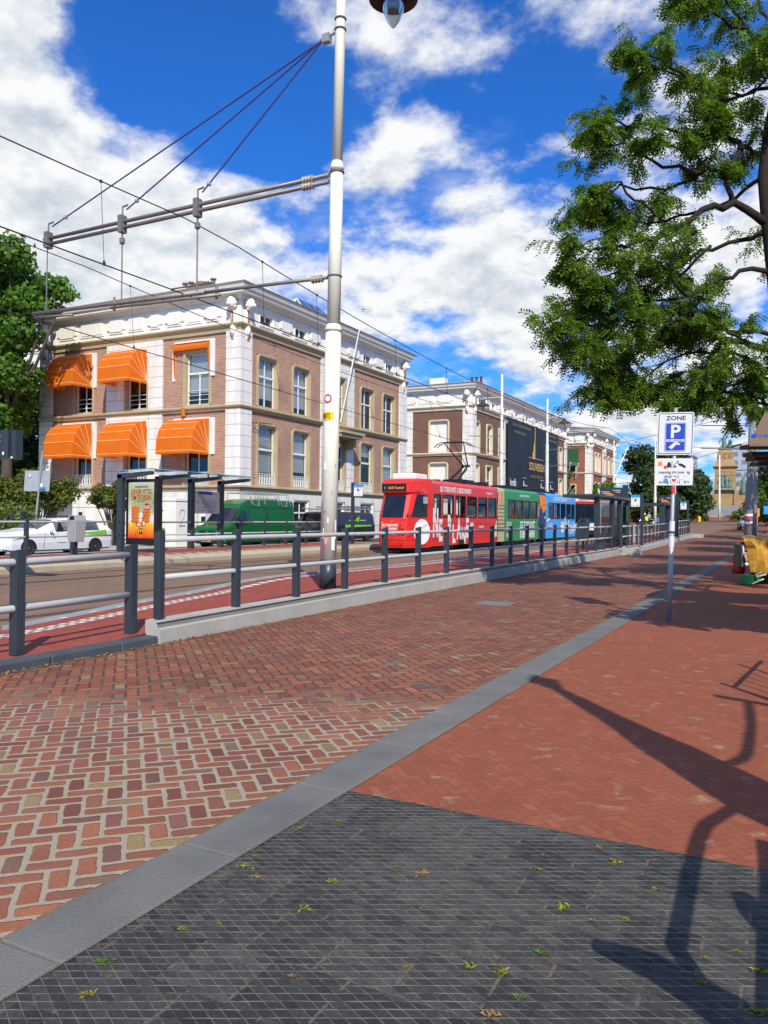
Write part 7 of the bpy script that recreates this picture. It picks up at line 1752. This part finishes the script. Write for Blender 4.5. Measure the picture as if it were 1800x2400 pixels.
# ------------------------------------------------------------------ monument
MX, MY, MZ = -16.9, 238.5, 5.3
mn = thing('monument', 'tall sandstone monument with bronze green statues at the end of the street', 'monument', (MX, MY, MZ))
ma = R(4.)
def mp_(x, y, z): return (MX + x * math.cos(ma) - y * math.sin(ma), MY + x * math.sin(ma) + y * math.cos(ma), MZ + z)
def frus(mb, w0, w1, z0, z1): mb.loft([[mp_(-w0, -w0, z0), mp_(w0, -w0, z0), mp_(w0, w0, z0), mp_(-w0, w0, z0)], [mp_(-w1, -w1, z1), mp_(w1, -w1, z1), mp_(w1, w1, z1), mp_(-w1, w1, z1)]])
mb = MB(); frus(mb, 5.4, 5.3, -2, 1.0); frus(mb, 3.3, 3.2, 1.0, 4.6); frus(mb, 3.0, 2.75, 4.6, 5.2)
mb.loft([[mp_(-6.4, -2.5, -2), mp_(6.4, -2.5, -2), mp_(6.4, 2.5, -2), mp_(-6.4, 2.5, -2)], [mp_(-6.2, -2.3, 3.4), mp_(6.2, -2.3, 3.4), mp_(6.2, 2.3, 3.4), mp_(-6.2, 2.3, 3.4)]]); mb.build('base', 'monument_stone', mn)
mb = MB(); frus(mb, 2.8, 2.6, 5.2, 10.7)
mb.build('shaft', 'monument_stone', mn)
mb = MB(); frus(mb, 2.75, 3.2, 10.7, 11.1); frus(mb, 3.2, 3.2, 11.1, 11.35); frus(mb, 2.7, 2.15, 11.35, 13.1); mb.build('cornice', 'monument_stone', mn)
mb = MB(); frus(mb, 2.15, 2.0, 13.1, 15.2); frus(mb, 1.85, 1.6, 15.2, 15.5); frus(mb, 1.6, 1.5, 15.5, 15.8)
for k in range(3): mb.tube([mp_(-1.4 + k * 1.4 + .5 * math.cos(t * PI / 6), -2.2, 14.2 + .6 * math.sin(t * PI / 6)) for t in range(2, 11)], .12, 5)
mb.build('attic', 'monument_stone', mn)
mb = MB()
for (x0_, x1_, z0_, z1_) in ((-1.7, 1.7, 9.7, 9.85), (-1.7, -1.55, 5.4, 9.7), (1.55, 1.7, 5.4, 9.7)): mb.prism([mp_(x0_, -2.72, z0_), mp_(x1_, -2.72, z0_), mp_(x1_, -2.72, z1_), mp_(x0_, -2.72, z1_)], (0, .3, 0))
mb.build('panel_frame', 'monument_stone', mn)
def statue(nm, c, h, arm=None, wide=1.):
    """robed standing figure grown over a simple skeleton, one continuous surface"""
    o = Vector(mp_(*c)); mb = MB()
    def q(x, y, z): return o + Vector((x * wide, y, z)) * h
    mb.tube([q(0, 0, 0), q(.01, 0, .2), q(0, 0, .45), q(0, -.01, .62), q(0, 0, .78), q(0, 0, .85), q(0, 0, .9), q(0, 0, .97), q(0, 0, 1.0)], [.19 * h, .17 * h, .13 * h, .11 * h, .13 * h, .06 * h, .065 * h, .06 * h, .02 * h], 12)
    for s_, a in ((1, arm), (-1, None)):
        if a: mb.tube([q(.1 * s_, 0, .78), q(.2 * s_, 0, .92), q(.22 * s_, 0, 1.12)], [.05 * h, .04 * h, .03 * h], 8)
        else: mb.tube([q(.11 * s_, 0, .78), q(.19 * s_, -.03, .6), q(.22 * s_, -.1, .5)], [.05 * h, .045 * h, .03 * h], 8)
    for k in range(9): t = k * .7; mb.tube([q(.14 * math.cos(t), .14 * math.sin(t), .02), q(.1 * math.cos(t), .1 * math.sin(t), .55)], [.03 * h, .02 * h], 5)
    return mb.build(nm, 'copper_green', mn, smooth=True)
statue('statue', (-.35, 0, 15.8), 4.4, arm=True, wide=1.1)
mb = MB(); mb.tube([mp_(.75, 0, 20.2), mp_(.7, 0, 22.4)], .07, 6); mb.ball(mp_(.72, 0, 21.4), (.42, .42, .5), 0, 8); mb.tube([mp_(-1.0, -.2, 16.4), mp_(-1.9, -.4, 18.6)], .08, 6); mb.build('flag_staff', 'copper_green', mn)
mb = MB(); mb.ball(mp_(1.1, -.3, 16.9), (.7, .8, 1.0), 0, 10); mb.ball(mp_(1.25, -1.0, 18.1), (.55, .5, .6), 0, 10); mb.tube([mp_(1.3, -.5, 16.5), mp_(1.5, -1.1, 15.9)], .22, 7); mb.tube([mp_(.8, -.6, 16.5), mp_(.8, -1.2, 15.9)], .22, 7); mb.ball(mp_(-1.1, -.4, 16.1), (.8, .7, .5), 0, 10); mb.build('lion', 'copper_green', mn, smooth=True)
for k, (x, h) in enumerate(((-.75, 3.7), (.35, 3.5), (1.1, 3.1))): statue('figure_group', (x, -3.3, 5.2), h, arm=(k == 0))
mb = MB(); frus_ = mb.loft([[mp_(-2.2, -4.2, 4.7), mp_(2.4, -4.2, 4.7), mp_(2.4, -2.6, 4.7), mp_(-2.2, -2.6, 4.7)], [mp_(-2.0, -4.0, 5.3), mp_(2.2, -4.0, 5.3), mp_(2.2, -2.6, 5.3), mp_(-2.0, -2.6, 5.3)]]); mb.build('figure_ledge', 'copper_green', mn)
statue('seated_figure', (4.6, -.5, 3.4), 5.2, wide=1.5)
for x, lab in ((-26.2, 'black lamp post on the steps left of the monument'), (-14.2, 'black lamp post on the steps right of the monument')):
    t = thing('lamp_post', lab, 'lamp post', (x, 228, 5.2)); mb = MB(); mb.tube([(x, 228, 4.5), (x, 228, 8.6)], [.2, .08], 7); mb.tube([(x - .9, 228, 4.6), (x, 228, 5.4), (x + .9, 228, 4.6)], .1, 5); mb.build('post', 'iron_dark', t); mb = MB(); mb.lathe([(.1, 8.5), (.35, 9.0), (.3, 9.5), (.05, 9.8)], (x, 228, 0), 8); mb.build('lantern', 'iron_dark', t)
bo = thing('bollard', 'yellow traffic bollard with blue arrow disc on the grass strip', 'bollard', (-15.6, 158, 1.4))
mb = MB(); mb.tube([(-15.6, 158, 1.4), (-15.6, 158, 3.0)], .26, 10); mb.build('post', 'yellow', bo); mb = MB(); mb.lathe([(.4, 0), (.4, .1)], (-15.6, 157.9, 3.45), 14, axis=(0, -1, 0)); mb.build('disc', 'sign_blue', bo)
FB_ = 'buildings far behind the monument'
for lab, x, y, w_, d_, z0_, h, mt in (('long grey modern building behind the monument', -6, 330, 42, 20, 0, 21, 'far_grey'), ('pale grey tower block left of the monument', -42, 320, 16, 16, 0, 26, 'far_grey'), ('grey tower peeping out right of the monument shaft', -20, 360, 14, 14, 0, 32, 'far_grey'), ('cream villa between the trees left of the monument', -36.5, 255, 11, 10, 2, 13, 'far_cream')):
    t = thing('distant_building', lab, 'building', (x, y, z0_), FB_)
    mb = MB(); mb.box(x - w_ / 2, y, z0_, x + w_ / 2, y + d_, z0_ + h); mb.build('wall', mt, t)
    mb = MB(); mb.box(x - w_ / 2 - .3, y - .3, z0_ + h, x + w_ / 2 + .3, y + d_, z0_ + h + .5); mb.build('roof', 'far_grey', t)
    nb = int(w_ / 3.2)
    for k in range(int(h / 3.4)):
        mb = MB()
        for i in range(nb): mb.box(x - w_ / 2 + (i + .2) * w_ / nb, y - .06, z0_ + 1.2 + k * 3.4, x - w_ / 2 + (i + .8) * w_ / nb, y, z0_ + 3.0 + k * 3.4)
        mb.build('window_row', 'lead_text', t)

# ------------------------------------------------------------------ stall, parasol and things by the right edge
S0 = f0 * 20.; 
def rp(px, py, d):
    """spot at a given sight distance, written in across / up metres from the pavement axis"""
    v = f0 * d + r0 * ((px - 900) / 1870 * d); return Vector((v.x, v.y, 1.6 + (1221 - py) / 1870 * d))
pa = thing('awning', 'brown canvas cafe awning with lettering on its edge at the right', 'awning', (.6, 14.4, 0))
A0 = rp(1757, 1060, 13); e1 = (r0 * .9 + f0 * -.43).normalized()
c = [rp(1800, 958, 13.2), rp(1757, 1035, 13), rp(1755, 1048, 13)]
def ex(v, l): return v + e1 * l
mb = MB(); top = [rp(1850, 935, 14.2), rp(1790, 968, 13.4), rp(1756, 1034, 13.0), rp(1755, 1046, 12.95)]
for a, b in zip(top[:-1], top[1:]): mb.poly([a, b, ex(b, 3.2), ex(a, 3.2)])
mb.build('canvas', 'brown_canvas', pa)
mb = MB()
for k, (px_, py_) in enumerate(((1755, 1050), (1762, 1068), (1768, 1078), (1778, 1090))):
    a = rp(px_, py_, 13 + k * .35); mb.prism([a, ex(a, 3), ex(a, 3) + Vector((0, 0, .07)), a + Vector((0, 0, .07))], f0 * .35)
mb.build('frame_bars', 'black', pa)
nvx = e1.cross(Vector((0, 0, 1))); 
wv = (top[1] - top[2]).normalized(); lo_ = top[2] + wv * .1
mb = MB(); q = lo_ - e1 * .02; n_ = e1.cross(wv).normalized()
o = q + n_ * .012
mb.poly([o, o + e1 * .09, o + e1 * .09 + wv * .09, o + wv * .09]); mb.build('blue_square', 'sign_blue', pa)
mb = MB(); mb.text('CASSA', .1, q + e1 * .115, e1, wv, bold=.0, lift=.012); mb.build('lettering', 'sign_blue', pa)
mb = MB(); mb.tube([(1.6, 13.9, 0), (1.6, 13.9, 3.4)], .04, 8); mb.build('support', 'galvanised', pa)
# ochre tarpaulin over a stack, folded stool, bag and crate
def ws_(px, py, d=20.): return rp(px, py, d)
ta = thing('tarpaulin', 'ochre tarpaulin draped over a stack beside the kerb at the right', 'tarpaulin', (-.6, 22.2, 0))
mb = MB(); nx_, ny_ = 14, 10; rr = random.Random(8)
fx0 = [ws_(1759, 1342), ws_(1755, 1293), ws_(1742, 1262), ws_(1734, 1257, 22)]
def edge(t, d):                                          # profile from ground up over the top to the back
    k = t * 3; i = min(2, int(k)); return fx0[i].lerp(fx0[i + 1], k - i)
g = [[edge(j / ny_, 0) + e1 * (2.4 * i / nx_) + f0 * (.35 * i / nx_ + .06 * math.sin(i * 1.7 + j * .6)) + Vector((rr.gauss(0, .012), rr.gauss(0, .012), rr.gauss(0, .012) + .05 * math.sin(i * 1.1) * (j / ny_))) for j in range(ny_ + 1)] for i in range(nx_ + 1)]
for i in range(nx_):
    for j in range(ny_): mb.poly([g[i][j], g[i + 1][j], g[i + 1][j + 1], g[i][j + 1]])
mb.build('sheet', 'tarp_yellow', ta, smooth=True)
mb = MB(); b0 = ws_(1762, 1345, 20.6); b0.z = 0; mb.prism([b0, b0 + e1 * 2.2, b0 + e1 * 2.2 + f0 * .5 + r0 * .2, b0 + f0 * .5 + r0 * .2], (0, 0, .6)); mb.build('stack', 'black', ta)
bg_ = thing('bag', 'red cloth bag hanging at the left side of the tarpaulin', 'bag', tuple(ws_(1735, 1345, 20.9)))
mb = MB(); rings = []
for k in range(8):
    t = k / 7; cpos = ws_(1731 + 5 * t, 1344 - 74 * t, 20.9); w_ = .16 * (1 - .3 * t) + .02 * math.sin(k * 2); rings.append([cpos + r0 * (w_ * math.cos(a * PI / 6) * (1 + .12 * math.sin(a * 2.1 + k))) + f0 * (w_ * .8 * math.sin(a * PI / 6)) for a in range(12)])
mb.loft(rings); mb.build('cloth', 'bag_red', bg_, smooth=True)
cr_ = thing('crate', 'sage green tilted box full of pink and white odds and ends', 'crate', tuple(ws_(1748, 1330, 20.3)))
mb = MB(); a0 = ws_(1743, 1328, 20.2)
P4 = [ws_(1737, 1276, 20.2), ws_(1741, 1329, 20.2), ws_(1754, 1329, 20.2), ws_(1755, 1292, 20.2)]
for a, b in ((0, 1), (1, 2)): d_ = (P4[b] - P4[a]); mb.prism([P4[a], P4[b], P4[b] + r0 * .035 + Vector((0, 0, .035)), P4[a] + r0 * .035 + Vector((0, 0, .02))], f0 * .4)
mb.build('frame', 'sage', cr_)
mb = MB(); mb.prism(P4, f0 * .35 + Vector((.0, 0.0, 0))); mb.v = [tuple(Vector(p) + f0 * .05) for p in mb.v]; mb.build('lining', 'black', cr_)
mb = MB(); mb.tube([ws_(1741, 1276, 20.1), ws_(1744, 1298, 20.1)], .022, 6); mb.ball(ws_(1750.5, 1322, 20.1), (.05, .05, .05), 0, 8); mb.build('white_items', 'white_plastic', cr_)
mb = MB()
for px_, py_, s_ in ((1750, 1298, .05), (1748, 1304, .05), (1753, 1308, .06), (1750, 1312, .04), (1748, 1285, .04), (1746, 1280, .04)): mb.ball(ws_(px_, py_, 20.1), (s_ * .8, s_ * .8, s_ * 1.2), 0, 8)
mb.build('pink_items', 'pink_stuff', cr_)
so_ = thing('stool', 'overturned green plastic stool with cream legs on the pavement', 'stool', tuple(ws_(1760, 1367, 20)))
mb = MB(); a = Vector((*ws_(1745, 1367, 19.9).xy, .02)); u_ = r0 * .26; v_ = f0 * .3
mb.prism([a, a + u_, a + u_ + v_, a + v_], (0, 0, .24)); mb.build('seat', 'green_plastic', so_, bevel=.02)
for p, q in (((1770, 1347), (1785, 1341)), ((1772, 1349), (1796, 1346)), ((1763, 1368), (1791, 1356)), ((1773, 1352), (1787, 1348))):
    mb = MB(); mb.tube([ws_(*p, 19.85), ws_(*q, 19.85)], .016, 6); mb.build('leg', 'cream', so_)
mb = MB(); mb.prism([ws_(1772, 1352, 19.9), ws_(1783, 1350, 19.9), ws_(1785, 1362, 19.9), ws_(1775, 1364, 19.9)], f0 * .25); mb.build('brace', 'green_plastic', so_)
t = thing('tarpaulin', 'red plastic sheet lying behind the ochre tarpaulin at the edge', 'tarpaulin', tuple(rp(1797, 1258, 26)))
mb = MB(); a = rp(1792, 1256, 26); a.z = .1; g2 = [[a + r0 * (.2 * i) + f0 * (.25 * j) + Vector((0, 0, .3 + .08 * math.sin(i * 2 + j))) for j in range(5)] for i in range(8)]
for i in range(7):
    for j in range(4): mb.poly([g2[i][j], g2[i + 1][j], g2[i + 1][j + 1], g2[i][j + 1]])
mb.build('sheet', 'bag_red', t, smooth=True)
rw = thing('road_works_sign', 'orange road works board behind the grey masts', 'road sign', (-2.1, 75, .4))
q = rp(1774, 1210, 75); mb = MB(); mb.prism([q + r0 * -.2, q + r0 * .25, q + r0 * .25 + Vector((0, 0, .8)), q + r0 * -.2 + Vector((0, 0, .6))], f0 * .05); mb.prism([q + r0 * -.3 + Vector((0, 0, -1.0)), q + r0 * .05 + Vector((0, 0, -1.0)), q + r0 * .12, q + r0 * -.2], f0 * .05); mb.build('board', 'orange_paint', rw)
mb = MB(); mb.tube([q + Vector((0, 0, -1.6)), q + Vector((0, 0, .8))], .04, 6); mb.build('post', 'galvanised', rw)
bs_ = thing('road_sign', 'small blue square sign cut by the right edge', 'road sign', (-1.4, 70, .3)); q = rp(1797, 1196, 68)
mb = MB(); mb.prism([q + r0 * -.25 + Vector((0, 0, -.3)), q + r0 * .3 + Vector((0, 0, -.3)), q + r0 * .3 + Vector((0, 0, .4)), q + r0 * -.25 + Vector((0, 0, .4))], f0 * .04); mb.build('plate', 'sky_blue', bs_)
mb = MB(); mb.tube([(q.x + .2, q.y, .2), (q.x + .2, q.y, 2.4)], .05, 6); mb.build('post', 'galvanised', bs_)
mb = MB(); v = rp(1772, 1258, 60); mb.lathe([(3.0, 0), (3.0, .14), (2.8, .15)], (v.x + 1.2, 66, gz(66)), 24); isl = struct(mb, 'kerb_island', 'kerb_stone')

# ------------------------------------------------------------------ added parasol shape, chair back and street trees just outside the picture (their shadows fall into it)
NS = Vector((.606, -.795, 0)); TS_ = Vector((.795, .606, 0)); B0 = Vector((1.249, 2.931, 0))
def sp2(a, z): return B0 + TS_ * a + Vector((0, 0, z))
um = thing('shadow_parasol', 'unseen parasol shape with side arms, added to cast the foreground shadow', 'parasol', tuple(sp2(.17, 0)))  # added out of view; outline worked back from the shadow it must cast
c0 = sp2(.17, 0)
mb = MB(); mb.lathe([(.05, 0), (.05, 2.0)], c0, 12); mb.lathe([(.35, 0), (.35, .06), (.1, .1)], c0, 20); mb.build('pole', 'galvanised', um)
mb = MB(); mb.lathe([(.08, 1.6), (.2, 1.75), (.26, 2.1), (.25, 2.4), (.22, 2.8), (.21, 3.1), (.15, 3.5), (.12, 3.8), (.1, 4.2), (.07, 4.6), (.055, 4.85), (.11, 4.95), (.06, 5.05), (.16, 5.12), (.1, 5.22), (.02, 5.35)], c0, 20); mb.build('canvas', 'brown_canvas', um, smooth=True)
mb = MB(); mb.tube([sp2(.4, 2.78), sp2(.57, 2.87), sp2(.72, 3.02), sp2(1.17, 3.55), sp2(1.61, 4.13)], .038, 8); mb.tube([sp2(1.5, 4.4), sp2(1.62, 4.24), sp2(1.72, 4.1), sp2(1.8, 3.9)], .05, 8); mb.build('shadow_arm', 'anthracite', um)
mb = MB(); mb.tube([sp2(.1, 2.3), sp2(-.02, 2.17), sp2(-.14, 2.1), sp2(-.36, 1.97), sp2(-.48, 1.85), sp2(-.68, 1.62), sp2(-1.16, 1.03), sp2(-1.25, .6), sp2(-1.25, 0)], .036, 8); mb.build('shadow_arm', 'anthracite', um)
mb = MB(); mb.tube([sp2(-.2, 1.75), sp2(-.48, 1.38), sp2(-.78, 1.03), sp2(-1.1, .64), sp2(-1.25, .4)], .035, 8); mb.build('shadow_arm', 'anthracite', um)
mb = MB(); mb.tube([sp2(-.66, 1.32), sp2(-.7, 1.18), sp2(-.74, 1.08)], [.04, .07, .05], 8); mb.build('shadow_lump', 'anthracite', um)  # thickenings added only for the blobs in the cast shadow
mb = MB(); mb.tube([sp2(-1.45, 1.08), sp2(-1.3, .93), sp2(-1.2, .7), sp2(-1.1, .3)], [.04, .08, .1, .06], 8); mb.build('shadow_lump', 'anthracite', um)
ch2 = thing('terrace_chair', 'unseen slatted chair back past the right edge, shaped for its shadow', 'chair', (.7, 8, 0))
SL = [[(0.60,8.21,1.63),(0.58,8.20,1.17)],[(0.44,8.09,1.32),(0.45,8.09,0.96)],[(0.32,8.00,1.21),(0.32,7.99,0.77)],[(0.22,7.92,1.07),(0.21,7.91,0.60)],[(0.09,7.82,0.92),(0.10,7.83,0.44)],[(-0.04,7.72,0.85),(-0.05,7.72,0.22)],[(0.92,8.45,1.79),(-0.02,7.73,0.70)]]  # unseen bars, placed by following the wanted shadow lines back towards the sun
for k, (a, b) in enumerate(SL):
    a, b = Vector(a), Vector(b); r_ = .022 if k in (0, 5, 6) else .009
    mb = MB(); mb.tube([a, b + (b - a) * (.0 if k == 6 else .4)], r_, 6); mb.build('slat' if k not in (0, 5, 6) else 'frame_bar', 'anthracite', ch2)
for p in (SL[5][0], SL[5][1]):
    mb = MB(); v = Vector(p); mb.tube([v, (v.x + .15, v.y - .1, 0)], .018, 6); mb.build('leg', 'anthracite', ch2)
for k, (x, y, h, r_, hz_) in enumerate(((3.3, 9.0, 5.4, 1.9, 1.3), (3.9, 20.5, 8.0, 3.4, 2.6), (4.2, 29, 8.5, 3.8, 2.8), (3.8, 38, 8.8, 4.0, 2.8), (3.6, 48, 8.5, 4.0, 2.8), (3.2, 62, 9, 4.2, 3), (2.6, 82, 9, 4.4, 3))):
    broad_tree('street_tree', 'leafy street tree along the right pavement, %s in its row from the camera' % ('first', 'second', 'third', 'fourth', 'fifth', 'sixth', 'seventh')[k], (x, y, 0), lumps((x, y, h), (r_, r_, hz_), 26, 1.25 if k else .8, 60 + k), 6500, .3, 'leaf_locust', .2, 'street trees outside the right edge', seed=60 + k)

# ------------------------------------------------------------------ weeds and litter
GWD = 'weeds in the joints of the dark tiles'
def weed(x, y, s_, mat, seed):
    rr = random.Random(seed); mb = MB()
    for k in range(16):
        a = rr.random() * 6.28; L = s_ * (.5 + rr.random()); d = Vector((math.cos(a), math.sin(a), .25 + .6 * rr.random())).normalized(); sd = d.cross(Vector((0, 0, 1))).normalized() * (L * .16)
        p = Vector((x + rr.gauss(0, s_ * .5), y + rr.gauss(0, s_ * .35), .01)); mb.poly([p, p + d * L * .5 + sd, p + d * L - Vector((0, 0, L * .3)), p + d * L * .5 - sd])
    o = mb.build('weed_tuft', mat, loc=(x, y, .01)); return tag(o, 'small weed tuft growing in a joint of the dark studded tiles', 'weed', GWD)
for k, (x, y) in enumerate([(-2.12,3.63),(-2.24,3.44),(-2.21,2.95),(-2.20,2.81),(-2.10,2.89),(-1.77,2.75),(-1.99,2.49),(-2.09,2.39),(-2.18,2.08),(-1.54,2.33),(-2.08,1.93),(-1.78,3.01),(-2.24,3.06),(-1.58,3.24),(-1.47,3.27),(-1.05,3.72),(-1.03,3.56),(-0.73,3.80),(-0.61,3.76),(-0.52,3.61),(-0.83,3.26),(-0.71,3.21),(-0.60,3.29),(-0.82,2.88),(-0.96,2.78),(-1.01,2.67),(-0.91,2.71),(-1.22,2.57),(-0.80,2.58),(-0.85,2.44),(-0.18,3.24),(-0.28,2.96),(-0.11,3.13),(-0.13,3.22),(-0.83,3.93),(-0.10,2.87),(-0.28,3.13)]): weed(x, y, .012 + .007 * ((k * 7) % 3), ('leaf_weed', 'leaf_weed', 'leaf_weed', 'leaf_maple', 'litter')[k % 5], k)
rr = random.Random(77)
mb = MB()
for k in range(520):                                     # dry litter gathered along the foot of the kerb and wall
    y = 5.2 + 10 * rr.random() ** 1.6; x = -7.03 + abs(rr.gauss(0, .05)) * (1 + 1.5 * (rr.random() < .15)); a = rr.random() * 6.28; s_ = .012 + .02 * rr.random()
    p = Vector((x, y, .012 + .012 * rr.random())); u_ = Vector((math.cos(a), math.sin(a), rr.gauss(0, .3))) * s_; v_ = Vector((-math.sin(a), math.cos(a), 0)) * s_ * .5
    mb.poly([p - u_, p - v_, p + u_, p + v_])
tag(mb.build('dry_litter', 'litter'), 'dry brown leaf litter along the foot of the low wall', 'litter', kind='stuff')
